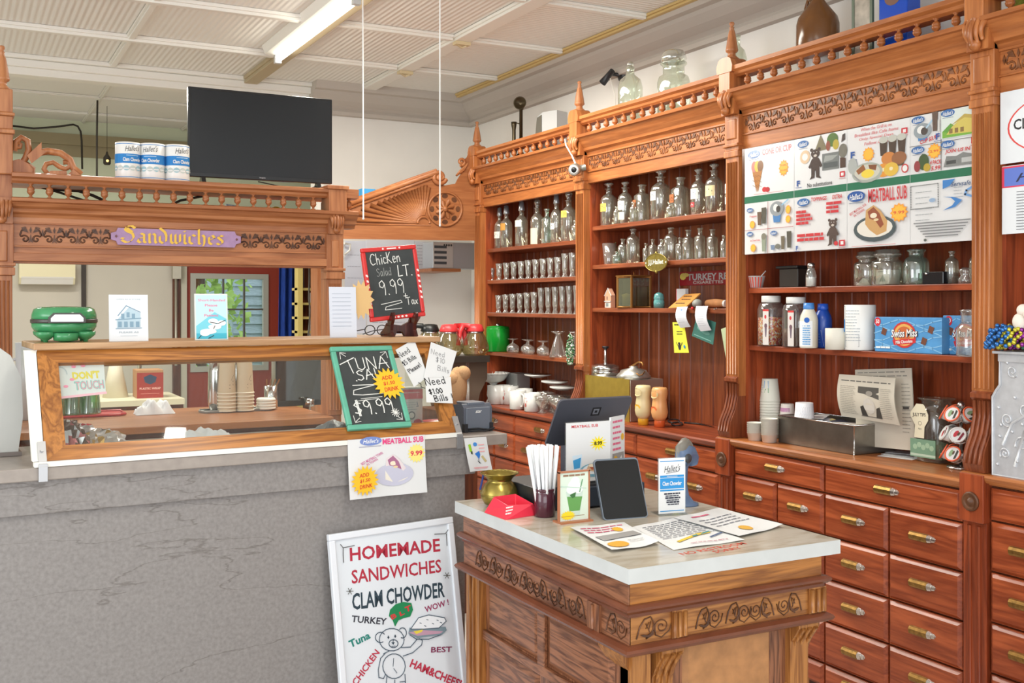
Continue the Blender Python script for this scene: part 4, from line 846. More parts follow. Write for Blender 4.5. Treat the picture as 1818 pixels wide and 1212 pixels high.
# ================================================================== THE GREY SERVICE BAR (turned about 3 degrees)
BR_ = 3.2; bu = Vector((cos(R(BR_)), sin(R(BR_)), 0)); bn = Vector((-sin(R(BR_)), cos(R(BR_)), 0)); B0 = Vector((0, 3.317, 0))
def bw(u, w, z): return B0+bu*u+bn*w+Vector((0, 0, z))
def bl_(p): q = Vector(p)-B0; return (q.dot(bu), q.dot(bn), q.z)
def bh(px, py, w=0): return bl_(hit(px, py, B0+bn*w, bn))
def bz(px, py, z): return bl_(PZ(px, py, z))
def stone():
    m, t, b = _new('grey_bar_laminate'); tc = t.nodes.new('ShaderNodeTexCoord'); b.inputs['Roughness'].default_value = .55
    n = t.nodes.new('ShaderNodeTexNoise'); n.inputs['Scale'].default_value = 90; n.inputs['Detail'].default_value = 4
    mp = t.nodes.new('ShaderNodeMapping'); mp.inputs['Scale'].default_value = (.5, 1, 3.2)
    n2 = t.nodes.new('ShaderNodeTexNoise'); n2.inputs['Scale'].default_value = .9; n2.inputs['Detail'].default_value = 9; n2.inputs['Roughness'].default_value = .5
    t.links.new(tc.outputs['Object'], n.inputs['Vector']); t.links.new(tc.outputs['Object'], mp.inputs[0]); t.links.new(mp.outputs[0], n2.inputs['Vector'])
    su = t.nodes.new('ShaderNodeMath'); su.operation = 'SUBTRACT'; su.inputs[1].default_value = .5; ab = t.nodes.new('ShaderNodeMath'); ab.operation = 'ABSOLUTE'
    lt = t.nodes.new('ShaderNodeMapRange'); lt.inputs[1].default_value = .0; lt.inputs[2].default_value = .0022
    t.links.new(n2.outputs[0], su.inputs[0]); t.links.new(su.outputs[0], ab.inputs[0]); t.links.new(ab.outputs[0], lt.inputs[0])
    r = t.nodes.new('ShaderNodeValToRGB'); r.color_ramp.elements[0].position = .3; r.color_ramp.elements[1].position = .7
    r.color_ramp.elements[0].color = (*lin((128, 123, 121)), 1); r.color_ramp.elements[1].color = (*lin((146, 141, 138)), 1)
    t.links.new(n.outputs[0], r.inputs[0]); mx = t.nodes.new('ShaderNodeMix'); mx.data_type = 'RGBA'; mx.inputs[6].default_value = (*lin((112, 106, 102)), 1)
    t.links.new(lt.outputs[0], mx.inputs[0]); t.links.new(r.outputs[0], mx.inputs[7]); t.links.new(mx.outputs[2], b.inputs['Base Color']); return m
stm = stone()
BAR = thing('service_bar', 'long grey laminate service bar under the glass display case', 'bar', B0, BR_)
obj('front_board', MB().box(-1.2, 1.66, .02, .05, .962, 1.062), stm, BAR, bevel=.002)
obj('front_panel', MB().box(-1.2, 1.625, .035, .06, FL, .962), stm, BAR)
obj('end_panel', MB().box(1.6, 1.625, .06, .5, FL, 1.062), stm, BAR)
obj('countertop', MB().box(-1.2, 1.782, 0, .52, 1.062, 1.1), [mat('bar_top', (156, 146, 138), .35, var=.1, vscale=30)], BAR, bevel=.003)
# ---- sloping glass case
SLw, SLz, Sw0, Sz0 = .195, .313, .006, 1.117; SLl = math.hypot(SLw, SLz); SA = math.degrees(math.atan2(SLw, SLz))
sn = Vector((0, -SLz/SLl, SLw/SLl))           # outward normal in bar frame (u, w, z)
def sq_(u, s, o): return (u, Sw0+SLw*s/SLl+sn.y*o, Sz0+SLz*s/SLl+sn.z*o)
def sl(px, py, o=0):
    p0 = bw(0, Sw0+sn.y*o, Sz0+sn.z*o); nn = bn*sn.y+Vector((0, 0, sn.z)); q = bl_(hit(px, py, p0, nn)); return (q[0], (q[2]-Sz0-sn.z*o)/SLz*SLl)
def slw(u, s, o): a = sq_(u, s, o); return bw(*a)
CA = thing('display_case', 'oak framed display case with sloping glass front on the grey bar', 'display case', B0+Vector((0, 0, 1.1)), BR_)
K = lambda nm, mb, m, bev=0: obj(nm, mb.xf(Matrix.Translation((0, 0, -1.1))), m, CA, bevel=bev)
ua, ub = .232, 1.592
gx, gz = wood('golden', 'x'), wood('golden', 'z')
pf = lambda a, s_, o: sq_(a, s_, o)
K('bottom_rail', MB().prism([(ua, 0), (ub, 0), (ub-.058, .046), (ua+.058, .046)], pf, -.03, 0), gx, .002)
K('top_rail', MB().prism([(ua, SLl), (ub, SLl), (ub-.058, SLl-.046), (ua+.058, SLl-.046)], pf, -.03, 0), gx, .002)
K('stile', MB().prism([(ua, 0), (ua+.058, .046), (ua+.058, SLl-.046), (ua, SLl)], pf, -.03, 0), gz, .002)
K('stile', MB().prism([(ub, 0), (ub-.058, .046), (ub-.058, SLl-.046), (ub, SLl)], pf, -.03, 0), gz, .002)
K('glass_front', MB().prism([(ua+.05, .04), (ub-.05, .04), (ub-.05, SLl-.04), (ua+.05, SLl-.04)], pf, -.017, -.013), glass('case_glass', (249, 251, 249), .95, .03))
K('top_board', MB().box(ua-.01, ub+.012, .185, .5, 1.431, 1.451), wood('pale', 'x'), .003)
K('base_strip', MB().box(ua-.03, ub+.0, -.004, .03, 1.101, 1.116), paintw)
K('end_edge', MB().prism([(0, -.0), (.03, 0), (SLw+.03, SLz+.0), (SLw, SLz)], lambda a, z, c: (c, Sw0+a, Sz0+z), ua-.034, ua-.002), paintw)
K('end_pane', MB().prism([(.03, 0), (.42, 0), (.42, SLz), (SLw+.03, SLz)], lambda a, z, c: (c, Sw0+a, Sz0+z), ua-.02, ua-.016), MATS['case_glass'])
K('end_pane', MB().prism([(.03, 0), (.42, 0), (.42, SLz), (SLw+.03, SLz)], lambda a, z, c: (c, Sw0+a, Sz0+z), ub-.02, ub-.016), MATS['case_glass'])
for nm in ('l', 'r'):
    uu = bh(76, 830)[0] if nm == 'l' else bh(815, 775)[0]
    K('clamp', MB().box(uu-.012, uu+.012, -.009, -.005, 1.06, 1.11).prism([(uu-.011, -.02), (uu+.011, -.02), (uu+.011, .06), (uu-.011, .06)], pf, .002, .006).tube([sq_(uu, .03, .004), sq_(uu, .03, .012)], .005, 8), mat('zinc_plate', (190, 190, 192), .35, .8))
# ================================================================== ON AND ABOUT THE BAR
def on_slope(px, py, o=.002):
    u, s = sl(px, py, o); return slw(u, s, o)
def slope_thing(name, label, cat, pts, o, group=None):
    """a thing lying on the sloping glass; returns (thing, local corner list) with x right and y up the slope"""
    L = [sl(a, b_, o) for a, b_ in pts]; cu = sum(a for a, _ in L)/len(L); cs = sum(b_ for _, b_ in L)/len(L)
    T = thing(name, label, cat, slw(cu, cs, o), BR_, group, rx=-SA); return T, [(a-cu, b_-cs) for a, b_ in L]
xz = lambda a, z, c: (a, c, z)
chalk = (232, 232, 226)
slate = mat('slate_board', (58, 62, 62), .75, var=.15, vscale=20)
# green-framed chalkboard leaning on the glass
T, L = slope_thing('chalkboard', 'teal-framed chalkboard reading tuna, leaning on the glass case', 'chalkboard', [(590, 617), (700, 614), (724, 757), (612, 766)], .012)
w, h = (L[1][0]-L[0][0]+L[2][0]-L[3][0])/2, (L[0][1]-L[3][1]+L[1][1]-L[2][1])/2
def board(T, w, h, fr, frm, deco=None):
    obj('slate', MB().box(-w/2+fr*.8, w/2-fr*.8, -.004, .004, -h/2+fr*.8, h/2-fr*.8), slate, T)
    o = [(a, z-h/2) for a, z in rrect(w/2, h, fr*.6)]; i_ = [(a, z) for a, z in [(w/2-fr, -h/2+fr), (w/2-fr, h/2-fr), (-w/2+fr, h/2-fr), (-w/2+fr, -h/2+fr)]]
    mb = MB()
    for (x0, x1, z0, z1) in ((-w/2, w/2, -h/2, -h/2+fr), (-w/2, w/2, h/2-fr, h/2), (-w/2, -w/2+fr, -h/2+fr, h/2-fr), (w/2-fr, w/2, -h/2+fr, h/2-fr)): mb.box(x0, x1, -.009, .008, z0, z1)
    obj('frame', mb, frm, T, bevel=.004)
board(T, w, h, .019, mat('teal_paint', (96, 172, 146), .5, var=.08, vscale=30))
A = Art(base=.0045); s_ = .0035
A.stroke([(-w*.40, h*.28), (-w*.16, h*.36)], s_, chalk).stroke([(-w*.27, h*.33), (-w*.22, h*.17)], s_, chalk)
A.hand('UNA', -w*.14, h*.2, h*.15, s_, chalk, .06).hand('.SAL', -w*.22, h*.07, h*.12, s_, chalk, .12)
A.stroke([(-w*.28, h*.02), (w*.1, h*.02), (w*.16, h*.02)], .0028, chalk).stroke([(w*.1, h*.02), (-w*.28, -h*.04), (-w*.3, -h*.09), (-w*.16, -h*.1), (w*.2, -h*.09)], .0028, chalk)
A.stroke([(-w*.2, -h*.145), (w*.14, -h*.13)], .002, chalk).stroke([(-w*.26, -h*.17), (w*.06, -h*.15)], .002, chalk)
A.hand('$9.99', -w*.34, -h*.34, h*.17, s_*1.1, chalk, .05, .7)
for k in range(6): A.stroke([(w*.29-.016*cos(pi*k/6), -h*.33-.016*sin(pi*k/6)), (w*.29+.016*cos(pi*k/6), -h*.33+.016*sin(pi*k/6))], .0022, chalk)
for sx_, sy_ in ((-1, -1), (1, -1), (1, 1), (-1, 1)): A.stroke([(sx_*w*.28, sy_*h*.41), (sx_*w*.37, sy_*h*.42), (sx_*w*.38, sy_*h*.34)], .002, chalk).stroke([(sx_*w*.36, sy_*h*.41), (sx_*w*.29, sy_*h*.37)], .002, chalk)
A.build('chalk_lettering', T, rough=.95)
def starburst(T, r, sy=1, lines_=('ADD', '$1.50', 'DRINK'), col=(246, 190, 36), n=18, rot=.1):
    p = []; m = 2*n
    for i in range(m):
        q = r*(1 if i % 2 == 0 else .72); p.append((q*cos(2*pi*i/m), q*sin(2*pi*i/m)*sy))
    obj('card', MB().prism(p, xz, -.0008, 0), mat('burst_card_%d' % col[2], col, .6), T)
    A = Art(base=.0012)
    for k, t in enumerate(lines_): A.text(t, (k-1)*r*.06, r*(.36-.36*k)*sy, r*.25*sy, (206, 48, 34), r*(.7, .74, .9)[k], .02, .15, rot)
    A.build('red_lettering', T)
T, L = slope_thing('starburst_sign', 'orange starburst card reading add drink, stuck on the teal chalkboard', 'sign', [(662, 650), (719, 650), (719, 711), (662, 711)], .024)
starburst(T, (L[1][0]-L[0][0])/2, 1.02)
# three handwritten notes taped across the corner of the glass
def note(label, pts, o, writing, group='handwritten notes on the glass'):
    T, L = slope_thing('note', label, 'note', pts, o, group)
    obj('paper', MB().prism(L[::-1], xz, -.0006, 0), cardw, T); A = Art(base=.001); writing(A, L); A.build('handwriting', T)
def n1(A, L):
    r = .5
    for t, x, y, hh in (('Need', -.045, .02, .022), ('$5 Bills', -.038, -.012, .017), ('Please!', -.024, -.044, .017)): A.hand(t, x, y, hh, .0022, INK, r, .72)
    A.stroke([(.0, -.082), (.008, -.088), (.006, -.1), (.02, -.106)], .003, INK).hand('$', .052, -.06, .026, .0026, INK, .3)
note('tilted white note asking for five dollar bills, next to the teal chalkboard', [(702, 621), (735, 602), (760, 668), (735, 687)], .006, n1)
def n2(A, L):
    for t, x, y in (('Need', -.03, .036), ('$10', -.02, .002), ('Bills', -.022, -.034)): A.hand(t, x, y, .022, .0014, (120, 120, 124), -.35, .72)
note('curling white note with faint writing, upper one at the case corner', [(765, 607), (811, 624), (798, 669), (752, 671)], .012, n2)
def n3(A, L):
    for t, x, y, hh in (('Need', -.046, .02, .03), ('$1.00', -.042, -.016, .02), ('Bills !', -.028, -.046, .024)): A.hand(t, x, y, hh, .003, (20, 20, 24), .06, .78)
note('square white note with bold black writing, lowest at the case corner', [(755, 671), (800, 669), (804, 716), (757, 714)], .017, n3)
# sheets taped to the front of the bar
def bar_sheet(label, pts, curl, art, nm='flyer', o=.006):
    P = [bh(a, b_, -o) for a, b_ in pts]; cu = (P[2][0]+P[3][0])/2; cz = (P[2][2]+P[3][2])/2
    T = thing(nm, label, 'flyer', bw(cu, -o, cz), BR_)
    w = (P[1][0]-P[0][0]+P[2][0]-P[3][0])/2; h = (P[0][2]+P[1][2])/2-cz; sk = (P[0][0]+P[1][0])/2-cu
    def fn(u, v): return ((u-.5)*w+sk*v+0, -curl*(1-v)**2*(.3+.7*abs(2*u-1)), v*h)
    obj('paper', MB().grid(lambda u, v: fn(u, v), 6, 6).grid(lambda u, v: tuple(Vector(fn(1-u, v))+Vector((0, .0007, 0))), 6, 6), cardw, T)
    A = Art(lambda x, y, off: tuple(Vector(fn(x, y))-Vector((0, off, 0))), base=.0012); art(A, w/h); A.build('printing', T)
def sub_plate(A, x, y, s, k=1, dish=(70, 84, 88), bread=(206, 160, 100), meat=(150, 76, 44)):
    """meatball sub on an oval plate; k = height over width of the sheet unit"""
    A.ell(x, y-.1*s*k, .5*s, .3*s*k, dish).ell(x, y-.08*s*k, .42*s, .22*s*k, (232, 226, 214))
    A.poly([(x-.22*s, y+.02*s*k), (x-.2*s, y+.34*s*k), (x-.02*s, y+.44*s*k), (x+.14*s, y+.3*s*k), (x+.3*s, y+.06*s*k), (x+.28*s, y-.18*s*k), (x+.06*s, y-.26*s*k), (x-.12*s, y-.12*s*k)], bread)
    A.poly([(x-.16*s, y+.3*s*k), (x-.02*s, y+.4*s*k), (x+.12*s, y+.24*s*k), (x+.22*s, y-.02*s*k), (x+.14*s, y-.1*s*k), (x+.02*s, y+.08*s*k), (x-.12*s, y+.14*s*k)], meat)
    A.ell(x-.02*s, y+.2*s*k, .08*s, .06*s*k, (238, 226, 200)).ell(x+.04*s, y+.1*s*k, .06*s, .03*s*k, (230, 206, 160))
def meat_art(A, k):
    A.ell(.29, .955, .14, .075, (118, 140, 200)).text("Hallet's", .29, .955, .07, WHITE, .2, .01, .3).rect(.14, .86, .42, .87, (150, 150, 176))
    A.text('MEATBALL SUB', .71, .93, .1, (226, 70, 130), .54, .03); A.burst(.88, .69, .12, (244, 226, 130), 16, .75, k).text('9.99', .88, .69, .09, (214, 40, 80), .16, .03)
    A.text('BEST MEATBALL TOWN', .3, .66, .045, (206, 90, 150), .32, .01, 0, .55).text('IN TOWN', .3, .6, .04, (206, 90, 150), .16, .01, 0, .55)
    sub_plate(A, .58, .42, .5, k*.9, (196, 196, 214), (226, 214, 216), (168, 108, 140))
bar_sheet('meatball sub flyer with pink lettering taped to the bar front', [(614, 777), (757, 775), (753, 875), (622, 884)], .012, meat_art)
P = bh(648, 853, -.022); T = thing('starburst_sign', 'orange starburst card reading add drink, on the meatball flyer', 'sign', bw(P[0], -.022, P[2]), BR_); starburst(T, 27/FPX*3.55, 1.02)
def small_art(A, k):
    A.poly([(.13, .8), (.24, .82), (.27, .6), (.16, .58)], (150, 200, 40)).poly([(.2, .6), (.28, .6), (.27, .5), (.2, .52)], (60, 70, 50)).poly([(.36, .52), (.58, .6), (.6, .48), (.52, .34), (.45, .44)], (44, 120, 206)).ell(.44, .8, .09, .06, (70, 140, 214))
    A.poly([(.62, .42), (.7, .46), (.84, .28), (.76, .24)], (196, 180, 130)).lines(.58, .9, .76, 3, .1, .03, (240, 170, 170), .3, 1).stroke([(.5, .36), (.5, .24)], .02, INK).stroke([(.45, .3), (.56, .22)], .02, INK).rect(.2, .1, .84, .115, (230, 120, 130)).rect(.25, .07, .8, .08, (230, 120, 130))
bar_sheet('narrow white flyer with cartoon foods hanging at the bar end', [(825, 778), (862, 775), (873, 833), (831, 837)], .01, small_art)
# receipt printer at the bar end
p = PZ(845, 766, 1.1); w = 30/FPX*dep(p)
RP = thing('receipt_printer', 'dark grey receipt printer standing on the bar end', 'printer', p+Vector((0, .06, 0)), 8)
gp = mat('printer_grey', (92, 98, 110), .45); hh = 50/FPX*dep(p)
obj('body', MB().prism([(-.06, 0), (-.06, hh*.85), (-.045, hh), (.05, hh*.9), (.06, hh*.6), (.06, 0)], lambda a, z, c: (c, a, z), -w, w), gp, RP, bevel=.004)
obj('cover', MB().box(-w*.86, w*.86, -.064, -.058, hh*.06, hh*.86).box(-w*.6, w*.6, -.05, .03, hh*.94, hh+.004), mat('printer_lid', (106, 114, 126), .4), RP, bevel=.003)
obj('corner_foot', MB().box(-w*1.02, -w*.78, -.068, -.05, 0, hh*.3), blk, RP); obj('corner_foot', MB().box(w*.78, w*1.02, -.068, -.05, 0, hh*.3), blk, RP)
A = Art(base=.001); A.text('star', 0, 0, hh*.11, WHITE, w*.44, .02, .3).build('maker_mark', RP, (0, -.064, hh*.72))
cb = MB().tube([(-.06, 0, .004), (-.02, -.015, .008), (.03, -.02, .004), (.07, -.01, .012), (.075, .02, .004)], .003, 6).tube([(-.05, -.01, .012), (.0, -.02, .014), (.05, -.005, .006), (.08, .01, .01)], .003, 6)
c_ = tag(obj('cable_tangle', cb, blk, None, p), 'black cables curled in front of the receipt printer', 'cable')
bc = tag(obj('network_cable', MB().tube([bw(1.70, .06, 1.05), bw(1.705, .03, .99), bw(1.69, .02, .94), bw(1.685, .03, .9)], .004, 6), mat('blue_cable', (44, 72, 150), .5)), 'blue cable hanging beneath the bar end', 'cable')
# the tall grey appliance at the left end of the bar
gq = MB(); pr = [(-.5, 0), (.02, 0), (.035, .12), (.03, .24), (.0, .31), (-.05, .35), (-.12, .37), (-.5, .375)]
gq.prism(pr, xz, .0, .3)
AP = thing('appliance', 'pale grey rounded appliance cover at the bar end left of the glass case', 'appliance', bw(.17, .3, 1.101), BR_)
obj('cover', gq, mat('pale_grey_plastic', (196, 196, 190), .45, var=.03), AP, bevel=.012)
obj('foot_plate', MB().box(-.5, .03, -.012, .31, -.0, .012), mat('brown_grey_plate', (120, 110, 104), .4), AP)

# ---- standing on top of the case
CT = 1.4513
def onT(px, py, w=.25): q = hit(px, 600, B0+bn*w, bn); return Vector((q.x, q.y, CT))
def stand_sheet(name, label, pxl, pxr, pyt, pyb, art, col=(220, 224, 228), lean=6, cat='sign'):
    p = onT((pxl+pxr)/2, pyb); k = dep(p)/FPX; w = (pxr-pxl)*k*1.03; h = (pyb-pyt)*k
    T = thing(name, label, cat, p, BR_-4, rx=-lean)
    obj('card', MB().box(-w/2, w/2, 0, .004, 0, h), mat('card_%d%d%d' % col, col, .4), T); obj('backrest', MB().prism([(.004, 0), (.07, .0), (.004, h*.5)], lambda a, z, c: (c, a, z+.0), -.02, .02), acr, T)
    A = Art(); art(A, w, h); A.build('printing', T); return T
def s1(A, w, h):
    c = (126, 156, 176); A.text("OPEN AS A STORE", 0, h*.9, h*.03, (176, 186, 192), w*.62, .01)
    x0 = w*.3; A.poly([(-x0, h*.45), (0, h*.72), (x0*1.0, h*.6), (x0, h*.3), (-x0, h*.28)], (178, 200, 212)); A.stroke([(-x0*.9, h*.55), (-x0*.2, h*.76), (x0*1.0, h*.62)], h*.018, c)
    for a, b_ in ((-.5, .5), (-.05, .53), (.4, .5)): A.rect(x0*a-w*.04, h*(b_-.02), x0*a+w*.04, h*(b_+.09), c)
    A.stroke([(-x0*1.1, h*.46), (x0*1.05, h*.49)], h*.02, c)
    for a in (-.9, -.4, .1, .6): A.rect(x0*a, h*.3, x0*a+w*.09, h*.42, c)
    A.stroke([(-x0*1.1, h*.27), (x0*1.1, h*.28)], h*.014, c).text('PLEASE AS', 0, h*.19, h*.035, (160, 172, 180), w*.5, .01).rect(-w*.22, h*.11, w*.22, h*.118, (190, 198, 204))
stand_sheet('table_sign', 'white sign with a pale blue shop drawing on top of the display case', 197, 261, 522, 605, s1)
def s2(A, w, h):
    A.rect(-w*.46, h*.02, w*.46, h*.97, (190, 226, 232)).poly([(-w*.46, h*.02), (w*.46, h*.02), (w*.46, h*.45), (w*.1, h*.6), (-w*.46, h*.3)], (120, 204, 220)).rect(-w*.46, h*.02, w*.46, h*.14, (70, 180, 204))
    for t, y, q in (('Short-Handed', .86, .82), ('Please', .75, .38), ('Be', .64, .14), ('Patient', .53, .42)): A.text(t, 0 if q < .8 else .002, h*y, h*.055, (232, 120, 156), w*q, .012)
    for a, b_, q in ((-.1, .18, .5), (.1, .28, .4), (-.2, .14, .3), (.05, .4, .3), (.3, .36, .28)): A.ell(w*a, h*b_, w*q*.5, h*.06, WHITE)
    A.stroke([(-w*.05, h*.38), (w*.2, h*.35), (w*.42, h*.42)], w*.02, INK).stroke([(w*.1, h*.3), (w*.06, h*.24)], w*.02, INK).stroke([(-w*.4, h*.03), (-w*.32, h*.09)], w*.02, INK).stroke([(-w*.1, h*.03), (w*.06, h*.09)], w*.02, INK)
stand_sheet('table_sign', 'turquoise short-handed sign with a white bird on top of the case', 348, 404, 522, 604, s2, (216, 222, 216))
def s3(A, w, h):
    for k in range(9): A.rect(-w*.4, h*(.86-.08*k), w*.3, h*(.86-.08*k)+.0014, (160, 168, 182))
stand_sheet('paper_sheet', 'plain lined white paper standing on the case beside the red chalkboard', 586, 634, 508, 598, s3, (206, 210, 220), 4, 'paper')
# green electric cooker with a steel handle
p = onT(114, 606, .33); k = dep(p)/FPX; r = 54*k
grn = mat('cooker_green', (62, 138, 88), .18); CK = thing('pie_maker', 'round green electric pie maker with a chrome handle on top of the case', 'pie maker', p)
z0 = 14*k; obj('base', MB().lathe([(r*.6, z0), (r*.9, z0+4*k), (r*.99, z0+12*k), (r*1.0, z0+20*k)], n=32), grn, CK)
obj('band', MB().lathe([(r*1.01, z0+19*k), (r*1.03, z0+20*k), (r*1.03, z0+25*k), (r*1.01, z0+26*k)], n=32), mat('dark_band', (60, 56, 50), .35), CK)
obj('lid', MB().lathe([(r*1.0, z0+25*k), (r*.99, z0+34*k), (r*.93, z0+43*k), (r*.8, z0+47*k), (r*.74, z0+46*k), (r*.4, z0+48*k), (1e-4, z0+48.5*k)], n=32), grn, CK)
obj('handle', MB().prism([(-26*k, z0+22*k), (26*k, z0+22*k), (26*k, z0+28*k), (20*k, z0+34*k), (-20*k, z0+34*k), (-26*k, z0+28*k)], xz, -r*1.1, -r*.96), mat('brushed_chrome', (206, 206, 206), .25, .9, var=.25, vscale=60), CK, bevel=.003)
obj('handle_trim', MB().prism([(-30*k, z0+20*k), (30*k, z0+20*k), (30*k, z0+29*k), (22*k, z0+37*k), (-22*k, z0+37*k), (-30*k, z0+29*k)], xz, -r*1.06, -r*.93), MATS['dark_band'], CK, bevel=.003)
for sx_, sy_ in ((-.6, -.55), (.6, -.55), (-.6, .55), (.6, .55)): obj('foot', MB().lathe([(4*k, 0), (4*k, 3*k), (9*k, 6*k), (16*k, 12*k), (17*k, 18*k)], (r*sx_, r*sy_, 0), 12), grn, CK)
obj('foot', MB().lathe([(8*k, 0), (20*k, 3*k), (22*k, 16*k)], (0, -r*.6, 0), 16), grn, CK)
# red-framed chalkboard on a dark plate easel
p = onT(708, 600, .28); k = dep(p)/FPX
ES = thing('plate_easel', 'dark cherry wooden plate easel holding the red chalkboard', 'easel', p, BR_)
ch = wood('cherry', 'z')
def scr(x): 
    return MB().prism([(-.05, 0), (.05, 0), (.055, .012), (.02, .03), (.0, .05), (-.02, .05), (-.03, .075), (-.045, .09), (-.055, .085), (-.05, .06), (-.04, .045), (-.035, .02)], lambda a, z, c: (x+c, a, z), -.006, .006)
obj('arm', scr(-.045), ch, ES, bevel=.002); obj('arm', scr(.048), ch, ES, bevel=.002)
obj('side_scroll', MB().prism([(.02, 0), (.075, 0), (.07, .02), (.062, .035), (.085, .07), (.082, .088), (.06, .09), (.045, .075), (.04, .055), (.01, .04), (-.03, .045), (-.04, .06), (-.045, .06), (-.04, .02), (-.02, .0), (-.012, .018), (.01, .018)], xz, -.01, .004), ch, ES, bevel=.002)
obj('cross_bar', MB().box(-.05, .052, .02, .034, .01, .024), ch, ES); obj('back_leg', MB().tube([(0, .03, .02), (0, .09, .004)], .006, 6), ch, ES)
cs = [(636, 440), (737, 435), (757, 562), (658, 570)]; yy = p.y+.012
L = [PY(a, b_, yy) for a, b_ in cs]; w = ((L[1]-L[0]).length+(L[2]-L[3]).length)/2; h = ((L[0]-L[3]).length+(L[1]-L[2]).length)/2; cen = sum(L, Vector())/4
T = thing('chalkboard', 'red-framed chalkboard reading chicken on the dark easel', 'chalkboard', cen, BR_, rx=-7, ry=-5.5)
board(T, w, h, .016, mat('red_paint_frame', (206, 48, 46), .35))
A = Art(base=.0045); A.hand('ChicKen', -w*.36, h*.26, h*.15, .0028, chalk, .04, .5).hand('Salad', -w*.28, h*.1, h*.11, .0016, (170, 172, 168), .02, .5).hand('LT.', w*.1, h*.08, h*.15, .0035, chalk, .0, .6)
A.hand('9.99', -w*.27, -h*.16, h*.2, .003, chalk, .03, .64).hand('+', w*.14, -h*.24, h*.11, .0026, chalk).hand('Tax', w*.18, -h*.32, h*.1, .0024, chalk, .0, .62)
A.stroke([(-w*.28, -h*.28), (w*.08, -h*.25), (w*.1, -h*.28), (-w*.2, -h*.32), (-w*.22, -h*.36), (w*.08, -h*.36)], .0022, chalk); A.build('chalk_lettering', T, rough=.95)
A = Art(base=.0098); dc = (248, 226, 222)
for k in range(6):
    A.ell(-w/2+.008, h*(.12-.075*k), .004, .006, dc, 8, .6).ell(w/2-.008, h*(.14-.075*k), .004, .006, dc, 8, .6)
A.ell(-w*.12, h/2-.008, .004, .004, dc, 8).ell(w*.18, h/2-.008, .004, .004, dc, 8).rect(-w*.05, h/2-.011, w*.12, h/2-.006, dc)
for k in range(4): A.ell(-w*.08+k*.016, -h/2+.008, .005, .004, dc, 8)
A.build('painted_flourish', T)
gl_ = thing('eyeglasses', 'black wire eyeglasses lying on the case behind the red chalkboard', 'glasses', onT(664, 599, .3)+Vector((0, 0, .002)), 20)
obj('frame', MB().tube([(.03+.024*cos(2*pi*k/14), -.01, .022+.018*sin(2*pi*k/14)) for k in range(14)], .002, 5, closed=True).tube([(-.028+.024*cos(2*pi*k/14), -.01, .022+.018*sin(2*pi*k/14)) for k in range(14)], .002, 5, closed=True).tube([(-.052, -.01, .026), (-.05, .06, .016), (-.04, .1, .004)], .0018, 5).tube([(.054, -.01, .026), (.04, .06, .016), (.03, .1, .004)], .0018, 5), blk, gl_)

# ---- inside the case and on the pass-through counter
def onB(px, py): return PZ(px, py, 1.1005)
def onP(px, py): return PZ(px, py, 1.0005)
def onSheet(): pass
T, L = slope_thing('paper_sign', 'pink hand-coloured do not touch sign inside the glass', 'sign', [(86, 648), (184, 642), (188, 697), (90, 708)], -.02)
w = L[1][0]-L[0][0]; h = L[0][1]-L[3][1]; obj('paper', MB().prism(L[::-1], xz, -.0006, 0), cardw, T); A = Art(base=.001)
A.stroke([L[3], L[2]], .008, (250, 190, 206)).text("DON'T", w*.16, h*.12, h*.24, (232, 212, 80), w*.5, .05, 0, .03).text('TOUCH', w*.2, -h*.18, h*.28, (150, 200, 196), w*.54, .05, 0, .03).text('TOUCH', w*.205, -h*.185, h*.24, (240, 150, 170), w*.5, -.005, 0, .03)
for a, b_ in ((-.38, -.1), (-.22, -.2), (-.4, -.3), (-.1, .0), (-.05, .38), (.12, .4)): A.ell(w*a, h*b_, .007, .005, (246, 150, 178), 10)
A.stroke([(-w*.3+w*.12*cos(t*.3), h*.16+h*.22*sin(t*.3)) for t in range(11)], .0025, (190, 200, 206)); A.build('coloured_drawing', T)
def bag(name, label, pxl, pxr, pyt, pyb, cols, seed):
    random.seed(seed); p = onB((pxl+pxr)/2, pyb)+Vector((0, .05, 0)); k = dep(p)/FPX; w, h = (pxr-pxl)*k/2, (pyb-pyt)*k
    T = thing(name, label, 'bag', p, BR_); mb = MB(); N = [[random.uniform(-1, 1) for _ in range(15)] for _ in range(12)]
    mb.grid(lambda u, v: ((u-.5)*2*w*(1-.15*v)+N[int(v*8)][int(u*12)]*.006, .09*v-.05+N[int(v*8)][int(u*12)+1]*.01, h*math.sin(pi*min(1, v*1.2)*.5)*(1-.5*abs(2*u-1)**3)+N[int(v*8)][int(u*12)]*.005*(v > 0)+.002), 12, 8, 0, False)
    for i, m_ in enumerate(mb.m): mb.m[i] = 0 if random.random() < .62 else 1+int(random.random()*(len(cols)-1))
    mb.grid(lambda u, v: ((.5-u)*2*w, .09*v-.05, .001), 2, 2); obj('wrapper', mb, [mat('foil_%d%d%d' % c, c, .25, .35) for c in cols], T); random.seed(7); return T
bag('snack_bag', 'shiny dark cellophane bag at the lower corner of the case', 92, 158, 752, 800, [(120, 96, 84), (236, 236, 240), (200, 120, 120)], 3)
bag('snack_bag', 'clear bag of wrapped cutlery next to the dark cellophane bag', 140, 228, 768, 794, [(206, 196, 190), (240, 240, 244), (200, 160, 90)], 4)
bag('snack_bag', 'red and white bag lying behind the cellophane bags', 100, 180, 758, 786, [(222, 214, 214), (214, 70, 80), (240, 240, 240)], 5)
cloth = mat('white_cloth', (232, 232, 236), .9, var=.04, vscale=20)
